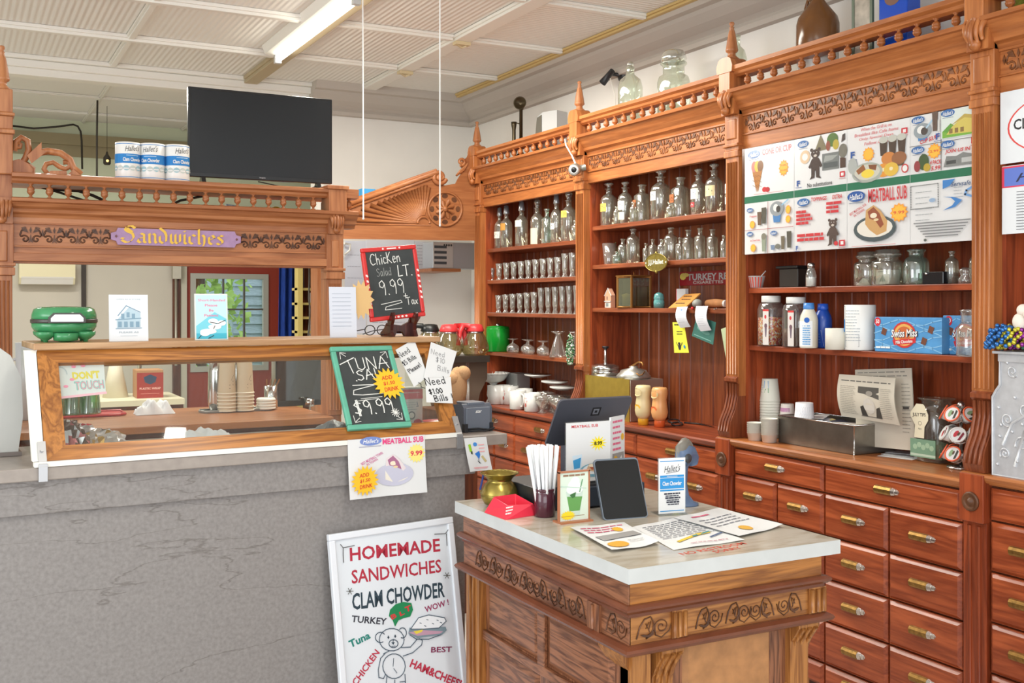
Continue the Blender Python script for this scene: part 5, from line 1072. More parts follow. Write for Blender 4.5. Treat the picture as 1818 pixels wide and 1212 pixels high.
def towel(label, p, w, d, h, seed):
    random.seed(seed); N = [[random.uniform(-1, 1) for _ in range(40)] for _ in range(30)]
    def fn(u, v):
        x, y = (u-.5)*2, (v-.5)*2; e = max(0, 1-(x*x)**1.2)*max(0, 1-(y*y)**1.2)
        return (x*w*(1+.05*N[int(v*12)][3]), y*d, e**.6*h*(.75+.25*sin(u*17+v*5+seed)+.18*N[int(v*12)][int(u*20)])+.001)
    T = tag(obj('towel', MB().grid(fn, 20, 12), cloth, None, p, (0, 0, R(BR_)), solid=0), label, 'towel'); random.seed(7); return T
p = onB(366, 784); k = dep(p)/FPX; towel('white towel bundled on the case floor', p+Vector((0, .06, 0)), 52*k, .06, 22*k, 2)
p = onP(275, 735); k = dep(p)/FPX; towel('crumpled white towel on the wooden counter behind the glass', p+Vector((0, .03, 0)), 33*k, .06, 26*k, 5)
p = onB(582, 771); k = dep(p)/FPX; PLT = thing('plate', 'oval plate with grey wrapping behind the teal chalkboard', 'plate', p)
obj('dish', MB().lathe([(.05, .0), (.12, .014), (.125, .016), (.05, .004)], n=28, sy=.6), mat('white_china', (224, 224, 220), .2), PLT)
obj('wrapping', MB().grid(lambda u, v: ((u-.5)*.13+.02, (v-.5)*.1, .016+.035*sin(pi*u)*sin(pi*v)+.006*sin(u*14)*cos(v*9)), 12, 8, 0, False), mat('grey_wrap', (150, 154, 158), .4, .2), PLT)
# box and red dish behind the lower right of the glass
p = onB(735, 757)+Vector((0, .03, 0)); k = dep(p)/FPX; w, h = 23*k, 68*k
T = thing('glove_box', 'white carton with a red top band, behind the glass by the teal chalkboard', 'box', p, BR_); obj('carton', MB().box(-w, w, 0, .07, 0, h), cardw, T, bevel=.002)
A = Art(); A.rect(-w, h*.7, w, h*.95, (226, 130, 140)).lines(-w*.7, w*.8, h*.85, 1, .01, h*.03, (240, 200, 204), .1, 2).ell(w*.05, h*.27, w*.32, w*.32, (120, 130, 140)).ell(w*.05, h*.27, w*.22, w*.22, WHITE).ell(w*.55, h*.07, w*.35, w*.3, (206, 60, 84))
A.lines(-w*.7, w*.5, h*.6, 4, h*.06, h*.012, (170, 180, 190), .3, 3).stroke([(w*.5, h*.62), (w*.6, h*.5), (w*.45, h*.5)], .003, (130, 150, 170)).build('printing', T)
p = onB(762, 756)+Vector((.04, .02, 0)); tag(obj('shallow_dish', MB().lathe([(.03, 0), (.055, .014), (.062, .018), (.05, .012), (1e-4, .004)], n=24, sy=.8), mat('red_glaze', (206, 52, 56), .25), None, p), 'small red dish in the right corner of the display case', 'dish')
# green tumblers upside-down on a red tray
p = onP(150, 741); k = dep(p)/FPX
TR = tag(obj('serving_tray', MB().prism([(-70*k, -.11), (58*k, -.11), (70*k, -.07), (70*k, .12), (-70*k, .12)], lambda a, b_, c: (a, b_, c), 0, .006).tube([(-70*k, -.11, .008), (58*k, -.11, .008), (70*k, -.07, .008), (70*k, .12, .008), (-70*k, .12, .008)], .007, 6, closed=True), mat('red_tray', (186, 40, 44), .35), None, p+Vector((0, .1, 0)), (0, 0, 0)), 'red plastic tray on the wooden counter behind the case glass', 'tray')
gt = glass('green_plastic', (120, 190, 110), .55, .12); tb0 = None
for i, (px, dy) in enumerate(((98, 0), (126, .0), (158, 0), (112, .07), (144, .07))):
    q = onP(px, 736); loc = Vector((q.x, p.y+.045+dy, 1.0145)); lab = 'translucent green tumbler upside down on the red tray, %s' % ('front row, leftmost', 'front row, middle', 'front row, rightmost', 'back row, left one', 'back row, right one')[i]
    if tb0 is None: tb0 = o = obj('tumbler', MB().lathe([(17.5*k, 0), (18*k, 2*k), (17*k, 5*k), (13*k, 44*k), (12*k, 45*k), (1e-4, 45*k)], n=20, cap=False), gt)
    else: o = tb0.copy(); COL.objects.link(o)
    o.location = loc; tag(o, lab, 'tumbler', 'green tumblers on the red tray')
# cups and a cutlery beaker on a grey tray
p = onP(425, 731); k = dep(p)/FPX
tag(obj('serving_tray', MB().prism([(-58*k, -.045), (56*k, -.045), (66*k, .0), (66*k, .06), (-62*k, .06), (-66*k, .0)], lambda a, b_, c: (a, b_, c), 0, .006).tube([(-58*k, -.045, .009), (56*k, -.045, .009), (66*k, .0, .009), (66*k, .06, .009), (-62*k, .06, .009), (-66*k, .0, .009)], .006, 6, closed=True), mat('grey_tray', (160, 158, 152), .35, .4), None, p+Vector((0, .05, 0))), 'grey serving tray of paper cups on the wooden counter', 'tray')
cup_m = mat('kraft_cup', (214, 196, 166), .6); lip_m = mat('cup_lip', (236, 226, 206), .5)
c0 = None
def nest(px, n, pyt, rpx, which, grp):
    global c0
    q = onP(px, 729); h = 78*k; r = rpx*k
    for i in range(n):
        if c0 is None:
            c0 = o = obj('paper_cup', MB().lathe([(r, 0), (r*.98, 3*k), (r*.72, h), (r*.7, h+1*k), (1e-4, h)], n=20, cap=False), cup_m); obj('rim', MB().tube([(r*cos(2*pi*j/20), r*sin(2*pi*j/20), .001) for j in range(20)], 1.4*k, 5, closed=True), lip_m, o)
            A = Art(lambda x, y, off: ((r*(1-.28*y/h)+off)*sin(x/r), -(r*(1-.28*y/h)+off)*cos(x/r), y)); A.stroke([(-r*.9, h*.72), (0, h*.68), (r*.9, h*.62)], .0012, (110, 90, 70)).stroke([(r*.3, h*.3), (r*.7, h*.42)], .0015, INK).ell(r*.55, h*.28, .002, .003, INK, 6).ell(r*.1, h*.2, .003, .0015, INK, 6); A.build('printed_sprig', o)
        else: o = dup(c0, c0.location)
        o.location = (q.x, p.y+.02, 1.0078+.0+i*6.2*k)
        tag(o, 'tan paper cup upside down in the nested %s stack on the grey tray' % which, 'cup', grp)
nest(397, 6, 0, 16, 'left-hand', 'cups nested in the left-hand stack'); nest(432, 6, 0, 16.5, 'right-hand', 'cups nested in the right-hand stack')
stl = mat('polished_steel', (206, 206, 204), .16, .95)
for px, hpx, lab in ((379, 86, 'tall steel shaker behind the first stack of paper cups'), (418, 88, 'tall steel shaker behind the second stack of paper cups')):
    q = onP(px, 728); tag(obj('steel_shaker', MB().lathe([(11*k, 0), (15*k, 14*k), (14*k, hpx*k*.8), (11.5*k, hpx*k), (1e-4, hpx*k+2*k)], n=24), stl, None, (q.x, p.y+.085, 1.0078)), lab, 'shaker', 'steel shakers on the grey tray')
q = onP(463, 720); BK = thing('cutlery_beaker', 'steel beaker holding wooden-handled knives behind the white lids', 'beaker', (q.x, p.y+.07, 1.0078))
obj('beaker', MB().lathe([(12*k, 0), (12.5*k, 40*k), (11.5*k, 40*k), (11*k, 4*k), (1e-4, 3*k)], n=20), stl, BK)
for i in range(4): tag(obj('table_knife', MB().tube([(0, 0, 3*k), ((i-1.5)*3*k, 0, 36*k), ((i-1.5)*6*k+4*k, -.002, 52*k)], [.002, .003, .0045], 6), wood('golden', 'z'), None, (q.x+(i-1.5)*2*k, p.y+.07, 1.0078)), 'wooden handle sticking out of the steel beaker', 'knife', 'knives in the steel beaker')
q = onP(470, 727); l0 = None
for i in range(4):
    if l0 is None: l0 = o = obj('cup_lid', MB().lathe([(17*k, 0), (17.5*k, 1.5*k), (16*k, 4.5*k), (14*k, 5*k), (1e-4, 5*k)], n=24), mat('white_lid', (236, 234, 224), .4))
    else: o = l0.copy(); COL.objects.link(o)
    o.location = (q.x, p.y+.03, 1.0078+i*5*k); tag(o, 'cream plastic lid in the stack beside the paper cups', 'lid', 'lids stacked on the grey tray')
# smoked panel leaning at the counter's end, and a small steel tub
pa, pb = onP(484, 720), onP(572, 718); w = (pb.x-pa.x)/2; T = thing('smoked_panel', 'dark glossy oven door panel at the end of the wooden counter', 'appliance', ((pa.x+pb.x)/2, 5.82, 1.001))
obj('door', MB().box(-w, w, 0, .1, .0, .275), mat('smoked_gloss', (34, 34, 33), .06, spec=.9), T, bevel=.006); obj('foot_rail', MB().box(-w*.95, w*.95, -.006, .0, .0, .03), blk, T)
q = onP(553, 722); tag(obj('steel_tub', MB().lathe([(.026, 0), (.028, .04), (.026, .04), (.024, .004), (1e-4, .003)], n=20), stl, None, (q.x, 5.76, 1.001)), 'small steel tub in front of the dark glossy panel', 'tub')
# ================================================================== ON THE BACK BAR AND BEYOND
TS = 2.163
q = PY(458, 318, 5.36); TV = thing('television', 'flat black television standing on top of the back bar', 'television', (q.x, 5.38, TS))
c4 = [PY(a, b_, 5.33) for a, b_ in ((334, 151), (590, 178), (590, 323), (337, 317))]
w = (c4[1].x-c4[0].x)/2; zt_, zb_ = (c4[0].z+c4[1].z)/2-TS, (c4[2].z+c4[3].z)/2-TS; xc = (c4[0].x+c4[1].x)/2-q.x
bzl = mat('tv_bezel', (22, 22, 24), .2)
obj('casing', MB().box(xc-w, xc+w, -.05, -.02, zb_, zt_).box(xc-w*.7, xc+w*.7, -.02, .03, zb_+.05, zt_-.1), bzl, TV, bevel=.004)
obj('screen', MB().box(xc-w+.012, xc+w-.012, -.0525, -.0495, zb_+.022, zt_-.012), mat('tv_glass', (30, 32, 35), .22, spec=.35), TV)
for s in (-1, 1): obj('foot', MB().prism([(-.09, 0), (.08, 0), (.03, .02), (.01, zb_+.01), (-.01, zb_+.01), (-.03, .012)], lambda a, z, c: (c, a-.035, z), xc+s*w*.8-.01, xc+s*w*.8+.01), bzl, TV)
A = Art(base=.001); A.text('Insignia', 0, 0, .008, (200, 200, 204), .03).build('maker_mark', TV, (xc, -.05, zb_+.012))
tag(obj('television_cable', MB().tube([(q.x+.0, 5.36, TS+.03), (q.x+.12, 5.34, TS+.008), (q.x+.26, 5.35, TS+.006), (q.x+.33, 5.36, TS+.03)], .003, 6), blk), 'thin black cable hanging below the television', 'cable')
# chowder cans with wrapped printing
def can_art(A, r, h, ob=0):
    bl = (42, 130, 200)
    A.rect(-3*r, h*.94, 3*r, h*.955, bl, 24).rect(-3*r, h*.06, 3*r, h*.075, bl, 24).rect(-3*r, h*.43, 3*r, h*.68, bl, 24)
    script(A, ob, h*.83, r*1.25); A.text('Clam Chowder', ob, h*.53, h*.1, WHITE, r*1.55, .03).rect(ob-r*.5, h*.63, ob+r*.5, h*.645, (190, 216, 236), 4)
    for k in range(-3, 4): A.ell(ob+k*r*.5, h*.3, r*.24, h*.07, ((196, 206, 200), (160, 196, 204))[k % 2], 12).rect(ob+k*r*.5-r*.2, h*.27, ob+k*r*.5+r*.2, h*.3, WHITE, 2)
for i, (px, lab) in enumerate(((227, 'white and blue chowder can, farthest from the television'), (270.5, 'white and blue chowder can, middle of the three on the back bar'), (314, 'white and blue chowder can touching the television'))):
    p = PY(px, 311, 5.34); k = dep(p)/FPX; r = 21.6*k; h = 66*k
    T = thing('chowder_can', lab, 'can', (p.x, 5.34, TS), 0, 'chowder cans on the back bar'); obj('can', MB().lathe([(r*.97, 0), (r, .004), (r, h-.004), (r*.97, h), (r*.9, h-.003), (1e-4, h-.004)], n=32), mat('can_white', (238, 238, 234), .3), T)
    A = Art(lambda x, y, o: ((r+o)*sin(x/r), -(r+o)*cos(x/r), y)); can_art(A, r, h, (.25, -.35, .3)[i]*r); A.build('printed_label', T)
# kitchen beyond the serving window
p = PY(82, 486, YK-.06); k = dep(p)/FPX; AC = thing('air_conditioner', 'cream wall air conditioner high on the kitchen wall', 'air conditioner', (p.x, YK-.062, p.z))
obj('housing', MB().prism([(0, -19*k), (-.12, -19*k), (-.16, -8*k), (-.17, 22*k), (0, 22*k)], lambda a, z, c: (c, a, z), -45*k, 45*k), mat('cream_plastic', (236, 228, 190), .4), AC, bevel=.008)
obj('vent_flap', MB().prism([(-.121, -18.5*k), (-.162, -8*k), (-.166, -6*k), (-.126, -19*k)], lambda a, z, c: (c, a, z), -42*k, 42*k), paintw, AC)
p = PY(312, 480, YK-.12); tag(obj('conduit', MB().tube([(p.x, YK-.13, 1.0), (p.x, YK-.13, PY(312, 495, YK-.13).z)], .012, 8).box(p.x-.035, p.x+.04, YK-.17, YK-.1, PY(312, 495, YK-.13).z, PY(312, 462, YK-.13).z), mat('galvanised', (186, 182, 168), .4, .5)), 'grey metal conduit with a switch box on the brown kitchen post', 'conduit')
KC = thing('kitchen_counter', 'cream kitchen work table far behind the serving window', 'counter', (kx(220, 8.1), 8.1, 0))
zk = PZ(220, 690, .9).z; obj('tabletop', MB().box(kx(-60, 8.1)-KC.location.x, kx(312, 8.1)-KC.location.x, -.35, .3, .86, .9), mat('cream_top', (222, 214, 186), .4), KC); obj('front', MB().box(kx(-60, 8.1)-KC.location.x, kx(312, 8.1)-KC.location.x, -.3, .28, FL, .86), wood('dark', 'x'), KC)
YF = 7.9
def kbox(name, label, cat, pl, pr, pt, pb, m, Y=YF, d=.2, art=None):
    a, b_ = PY(pl, pb, Y), PY(pr, pt, Y); w, h = (b_.x-a.x)/2, b_.z-.9
    T = thing(name, label, cat, ((a.x+b_.x)/2, Y, .901)); obj('carton', MB().box(-w, w, 0, d, 0, h), m, T, bevel=.003)
    if art: A = Art(base=.001, step=.0004); art(A, w, h); A.build('printing', T)
    return T
def pw(A, w, h):
    A.rect(-w, 0, w, h*.9, (156, 48, 40)).poly([(-w*.5, h*.74), (0, h*.84), (w*.5, h*.74), (w*.4, h*.56), (0, h*.48), (-w*.4, h*.56)], (40, 62, 92)).text('PLASTIC WRAP', 0, h*.34, h*.08, (236, 190, 180), w*1.6, .02).rect(-w*.7, h*.15, w*.7, h*.17, (206, 130, 120))
kbox('wrap_box', 'dark red plastic wrap box on the far kitchen counter', 'box', 243, 290, 656, 712, mat('carton_brown', (176, 130, 90), .7), YF, .2, pw)
p = PY(205, 690, 8.1); tag(obj('white_cone', MB().lathe([(.09, 0), (.03, .3), (1e-4, .31)], n=16), mat('dull_white', (214, 206, 186), .5), None, (p.x, 8.1, .901)), 'pale cone-shaped strainer on the far kitchen counter', 'strainer')
p = PY(248, 640, 8.3); tag(obj('tap', MB().tube([(0, 0, 0), (0, 0, .24), (0, -.04, .29), (0, -.1, .27)], .014, 8), stl, None, (p.x, 8.3, .901)), 'steel tap over the far kitchen counter', 'tap')
p = PY(48, 600, 6.4); MUG = thing('kitchen_jug', 'grey white jug behind the green pie maker', 'jug', (PY(50, 590, 5.75).x, 5.75, 1.001)); obj('body', MB().lathe([(.05, 0), (.055, .2), (.06, .38), (.056, .38), (.05, .01)], n=20), mat('grey_enamel', (196, 200, 202), .3), MUG); obj('handle', MB().tube([(-.055, 0, .3), (-.1, 0, .28), (-.1, 0, .14), (-.052, 0, .1)], .008, 6), MATS['grey_enamel'], MUG)
# curtain and the shelving corner seen at the window's right end
cm_ = mat('blue_velvet', (22, 58, 140), .9, var=.35, vscale=24, stretch=(3, 3, .5)); ca, cb_ = kx(497, 9.2), kx(526, 9.2)
tag(obj('curtain', MB().grid(lambda u, v: (ca+(cb_-ca)*u-.03*(1-v), 9.2+.035*sin(u*5*pi), FL+.001+v*2.5), 40, 2, 0), cm_, solid=.004), 'blue curtain hanging beside the red kitchen wall', 'curtain')
SH = thing('storage_rack', 'yellow-edged storage shelves behind the right end of the serving window', 'shelf', (kx(551, 8.6), 8.6, 0))
x0, x1 = kx(523, 8.6)-SH.location.x, kx(576, 8.5)-SH.location.x; yel = mat('yellow_paint', (222, 200, 120), .5); dkw = wood('dark', 'z')
obj('post', MB().box(x0, x0+.04, -.1, .0, FL, 2.05), yel, SH); obj('post', MB().box(x1-.04, x1, -.1, 0, FL, 2.05), wood('oakback', 'z'), SH)
obj('back', MB().box(x0+.03, x1, .08, .1, FL, 2.05), dkw, SH)
for px_y in (468, 511, 537, 562, 587): obj('shelf', MB().box(x0, x1 if px_y < 530 else (x0+x1)*.5+.02, -.08, .08, PY(551, px_y, 8.5).z-.02, PY(551, px_y, 8.5).z), yel, SH)
obj('top', MB().box(x0, x1, -.1, .1, 1.93, 2.05), yel, SH)
for i in range(5): tag(obj('binder', MB().box(0, .045, 0, .1, 0, .16), (wood('dark', 'z'), wood('pale', 'z'), wood('red', 'z'), dkw, wood('pale', 'z'))[i], None, (SH.location.x+x0+.07+.055*i, 8.56, PY(551, 511, 8.5).z+.001)), 'brown folder on the yellow storage shelves, %s from the curtain' % ORD[i], 'folder', 'folders on the storage shelves')
tag(obj('wall_board', MB().box(0, (x1-x0)*.42, 0, .02, .6, PY(551, 513, 8.5).z-.03), mat('pale_board', (222, 222, 216), .6), None, (SH.location.x+x0+(x1-x0)*.5, 8.55, 0)), 'pale board leaning inside the yellow storage shelves', 'board')
tag(obj('hanging_cable', MB().tube([PY(a, b_, 8.494) for a, b_ in ((549, 470), (549, 500), (548, 530), (551, 550), (549, 575), (547, 596))], .007, 6), mat('grey_cable', (96, 92, 84), .6)), 'dark cable hanging in front of the yellow shelves', 'cable')
struct('wall_jamb', MB().box(kx(574, 8.2), kx(640, 8.2), 8.2, 8.3, FL, 2.3), wood('dark', 'z'))
# overhead odds and ends on the kitchen side
dc = mat('dark_cable', (50, 44, 36), .7)
def ktube(nm, label, pts, Y, r, cat='cable', m=dc): tag(obj(nm, MB().tube([PY(a, b_, Y) for a, b_ in pts], r, 6), m), label, cat)
ktube('ceiling_cable', 'dark cable sagging along the far kitchen wall top', [(20, 223), (60, 228), (100, 225), (130, 221), (138, 224), (143, 233), (145, 250), (146, 300)], 10.1, .009)
ktube('hanging_rod', 'thin dark rod hanging from the kitchen ceiling', [(173, 178), (172, 240), (172, 330)], 9.0, .008, 'rod')
ktube('power_cables', 'bundle of black cables sagging behind the baluster gallery', [(50, 327), (90, 336), (140, 339), (165, 347), (195, 361), (204, 368)], 5.5, .008); ktube('power_cable', 'black cable rising behind the gallery toward the television', [(286, 373), (292, 369), (320, 356), (350, 350), (400, 342)], 5.5, .007)
ktube('power_cable', 'lower black cable drooping behind the left balusters', [(70, 331), (110, 343), (150, 356), (176, 363), (184, 368)], 5.48, .006)
p = PY(190, 284, 9.4); LN = thing('lantern', 'tiny dark hanging lantern in the kitchen, left of the cans', 'lantern', p)
obj('body', MB().lathe([(.022, -.04), (.03, -.03), (.03, .02), (.012, .045), (.006, .07)], n=8), dc, LN); obj('flame', MB().ball((0, -.031, -.01), .011, 8), mat('lantern_glow', (255, 210, 120), .5, emit=2), LN); obj('chain', MB().tube([(0, 0, .07), (0, 0, .45)], .002, 4), dc, LN)
p = PY(415, 361, 5.42); tag(obj('money_packet', MB().box(-.04, .05, 0, .02, -.02, .02).xf(Matrix.Rotation(R(8), 4, 'Y')), mat('blue_white_packet', (176, 196, 206), .6, var=.35, vscale=70), None, (p.x, 5.42, 2.054)), 'pale blue packet lying behind the balusters', 'packet')
p = PY(492, 370, 5.4); tag(obj('yellow_glass', MB().ball((0, 0, .022), .022, 10, sx=1.4), glass('yellow_glass', (230, 226, 120), .6), None, (p.x, 5.42, 2.032)), 'small yellow glass dish behind the right balusters', 'dish')
q = PY(645, 339, 7.1); tag(obj('blue_box', MB().box(-.05, .05, 0, .08, 0, .075), mat('blue_carton', (60, 150, 206), .5), None, (q.x, 6.99, PY(645, 352, 6.93).z)), 'blue box tucked behind the fan pediment', 'box')
# wall papers, shelf, radio and coffee things in the passage
YP = YW-.004
def wall_paper(label, pts, col=(226, 230, 240), lines=10, n=0):
    L = [PY(a, b_, YP) for a, b_ in pts]; c = sum(L, Vector())/4; T = thing('notice_sheet', label, 'paper', (c.x, YW-.003, c.z), 0, 'notices pinned in the passage')
    P = [(q.x-c.x, q.z-c.z) for q in L]; obj('paper', MB().prism(P[::-1], xz, -.0015-n*.002, 0), mat('paper_%d%d%d' % col, col, .7), T)
    A = Art(base=.0025+n*.002); w = (P[1][0]-P[0][0])*.38; h = P[0][1]
    if lines: A.lines(-w, w, h*.7, lines, h*1.5/lines, .004, (170, 176, 190), .3, 4); A.build('printing', T)
wall_paper('large pale notice sheet left of the red chalkboard', [(612, 428), (650, 428), (650, 592), (612, 592)], (216, 222, 236), 6)
wall_paper('white notice behind the top of the red chalkboard', [(650, 426), (735, 426), (735, 600), (652, 600)], (224, 228, 238), 14, 1)
wall_paper('long notice beside the chalkboard edge under the pediment', [(736, 428), (768, 430), (766, 482), (738, 478)], (222, 226, 236), 7, 2)
q = PY(636, 530, 7.3); q = onT(641, 532, .262); T = thing('starburst_sign', 'faded tan starburst half hidden behind the white paper', 'sign', (q.x, q.y, PY(641, 532, q.y).z), 0, None); starburst(T, 25/FPX*dep(T.location), 1.45, (), (216, 178, 120), 14)
tag(obj('wall_hook', MB().tube([PY(a, b_, YW-.05) for a, b_ in ((612, 432), (622, 434), (621, 444), (612, 452))], .008, 6).tube([PY(612, 432, YW-.05), PY(612, 432, YW)], .008, 6), paintw), 'white hook on the passage wall by the back bar post', 'hook')
zs_ = PY(800, 477, 7.35).z; WS = thing('wall_shelf', 'small wooden wall shelf holding a silver radio in the passage', 'shelf', (PY(806, 477, 7.4).x, 7.45, zs_))
xl, xr = PY(765, 480, 7.3).x-WS.location.x, 3.4-WS.location.x; obj('board', MB().box(xl, xr, -.16, YW-7.45-.002, -.024, 0), wood('ply', 'x'), WS, bevel=.003)
a, b_ = PY(768, 472, 7.36).x, PY(848, 472, 7.36).x; w = (b_-a)/2; RD = thing('radio', 'silver and grey box radio on the passage wall shelf', 'radio', ((a+b_)/2, 7.36, zs_+.001))
hh = PY(800, 430, 7.36).z-zs_; obj('casing', MB().box(-w, w*1.2, 0, .2, 0, hh), mat('radio_grey', (176, 182, 188), .35, .3), RD, bevel=.006)
obj('front_plate', MB().box(-w*.98, -w*.12, -.006, 0, .006, hh-.004), mat('radio_plate', (206, 208, 206), .3, .3), RD); A = Art(base=.007)
for k in range(4): A.rect(-w*.94, hh*(.16+.2*k), -w*.4, hh*(.26+.2*k), (70, 74, 78)).ell(-w*.5-.0+k*w*.1, hh*.88, w*.04, w*.05, (50, 52, 54), 8)
A.build('slots', RD)
# coffee brewer with two glass pots and a black-handled one
q = PY(812, 715, 6.55); k = dep(q)/FPX; CB = thing('coffee_brewer', 'brown steel coffee brewer in the passage behind the case', 'coffee brewer', (q.x+.02, 6.6, PY(812, 722, 6.6).z))
bs = mat('bronze_steel', (112, 96, 84), .28, .6)
obj('tank', MB().prism([(-46*k, 82*k), (50*k, 82*k), (50*k, 50*k), (36*k, 26*k), (30*k, 0), (-34*k, 0), (-46*k, 40*k)], xz, -.08, .14), bs, CB, bevel=.008)
obj('warmer_plate', MB().box(-52*k, 52*k, -.11, .14, 80*k, 92*k), mat('dark_steel', (84, 78, 72), .3, .6), CB, bevel=.004); obj('base', MB().box(-60*k, 44*k, -.12, .16, -20*k, 0), wood('dark', 'x'), CB)
obj('chrome_trim', MB().box(8*k, 14*k, -.084, -.08, 10*k, 80*k), stl, CB)
potg = glass('smoky_glass', (206, 196, 160), .74, .05)
def pot(px, col, nm, label, rz, dx=0, dy=0):
    T = thing('coffee_pot', label, 'coffee pot', (PY(px, 640, 6.56).x, 6.56+dy, CB.location.z+92*k+.001), rz, 'coffee pots on the brewer'); r = 26*k
    obj('bowl', MB().lathe([(r*.7, 0), (r*.98, r*.35), (r*1.0, r*.6), (r*.8, r*1.2), (r*.55, r*1.6), (r*.55, r*1.8)], n=24, cap=False), potg, T); obj('lid', MB().lathe([(r*.62, r*1.62), (r*.66, r*1.7), (r*.5, r*2.1), (r*.3, r*2.14), (1e-4, r*2.15)], n=20), col, T)
    obj('handle', MB().tube([(r*.5, 0, r*2.0), (r*1.0, 0, r*2.05), (r*1.25, 0, r*1.6), (r*1.4, 0, r*.7)], [r*.2, r*.2, r*.18, r*.16], 8), col, T); obj('neck_band', MB().lathe([(r*.58, r*1.5), (r*.6, r*1.6), (r*.58, r*1.66)], n=20, cap=False), stl, T)
rp_ = mat('red_pot_plastic', (226, 62, 66), .35)
pot(797, rp_, 'a', 'glass coffee pot with red lid, handle toward the cabinet', 10); pot(844, rp_, 'b', 'glass coffee pot with red lid against the cabinet post', 190, 0, .01); pot(778, mat('black_pot_plastic', (30, 32, 32), .35), 'c', 'glass coffee pot with black lid behind the red-lidded pot', 170, 0, .14)
q = PY(808, 700, 5.6); tag(obj('cloth_bundle', MB().ball((0, 0, .115), .07, 16, sx=.8, sy=.7, sz=1.6).ball((.03, -.012, .19), .042, 12).ball((-.03, -.005, .16), .04, 12), mat('tan_plush', (186, 146, 106), .95, bump=.6, bscale=160), None, (PY(812, 690, 5.3).x, 5.3, 1.0)), 'rounded tan cloth bundle propped behind the glass case end', 'cloth')
tag(obj('side_table', MB().box(-.2, .03, -.12, .16, FL, 1.0), wood('dark', 'z'), None, (PY(822, 690, 5.3).x, 5.3, 0)), 'dark brown cabinet end under the tan cloth bundle', 'cabinet')

# ================================================================== CEILING THINGS
FX = thing('fluorescent_light', 'long white fluorescent strip light on the ceiling', 'light fixture', (1.83, 5.95, ZC-.06), 0)
obj('housing', MB().prism([(-.09, .06), (.09, .06), (.07, .01), (.02, -.005), (-.02, -.005), (-.07, .01)], lambda a, z, c: (a, c, z), -.78, .8), mat('fixture_white', (240, 238, 230), .4), FX)
obj('tube', MB().lathe([(.019, -.72), (.019, .72)], n=14).xf(Matrix.Translation((.0, 0, -.03)) @ Matrix.Rotation(pi/2, 4, 'X')), mat('tube_glow', (255, 252, 240), .4, emit=9), FX)
obj('lamp_holder', MB().box(-.02, .02, -.77, -.73, -.055, 0), mat('holder_grey', (206, 206, 204), .4), FX); obj('lamp_holder', MB().box(-.02, .02, .73, .77, -.055, 0), MATS['holder_grey'], FX)
area('strip_light_glow', (1.83, 5.95, ZC-.13), (0, 0, 0), .06, 1.4, 26, (1, .96, .84))
strg = mat('white_string', (244, 244, 240), .6)
a, b_ = PY(644, 0, 5.0), PY(645, 388, 5.0); tag(obj('pull_string', MB().tube([(a.x, 5.0, ZC-.04), (b_.x, 5.0, b_.z)], .0035, 6).ball((b_.x, 5.0, b_.z), .006, 8), strg), 'white pull string hanging from the strip light, left one', 'string')
a, b_ = PY(781, 0, 4.2), PY(781, 400, 4.2); tag(obj('pull_string', MB().tube([(a.x, 4.2, ZC-.04), (b_.x, 4.2, b_.z)], .003, 6).ball((b_.x, 4.2, b_.z), .005, 8), strg), 'white pull string hanging in front of the carved rosette', 'string')
for x, y in ((2.775, 5.94), (2.775, 6.87)): tag(obj('ceiling_hook', MB().box(-.05, .05, -.025, .025, -.02, 0).tube([(-.03, 0, -.02), (0, 0, -.035), (.03, 0, -.02)], .006, 6), mat('cream_hook', (216, 200, 160), .5), None, (x, y, ZC-.036)), 'small metal plate where ceiling battens cross, %s' % ('nearer the strip light end' if y < 6 else 'nearer the corner'), 'ceiling plate', 'plates at the batten crossings')

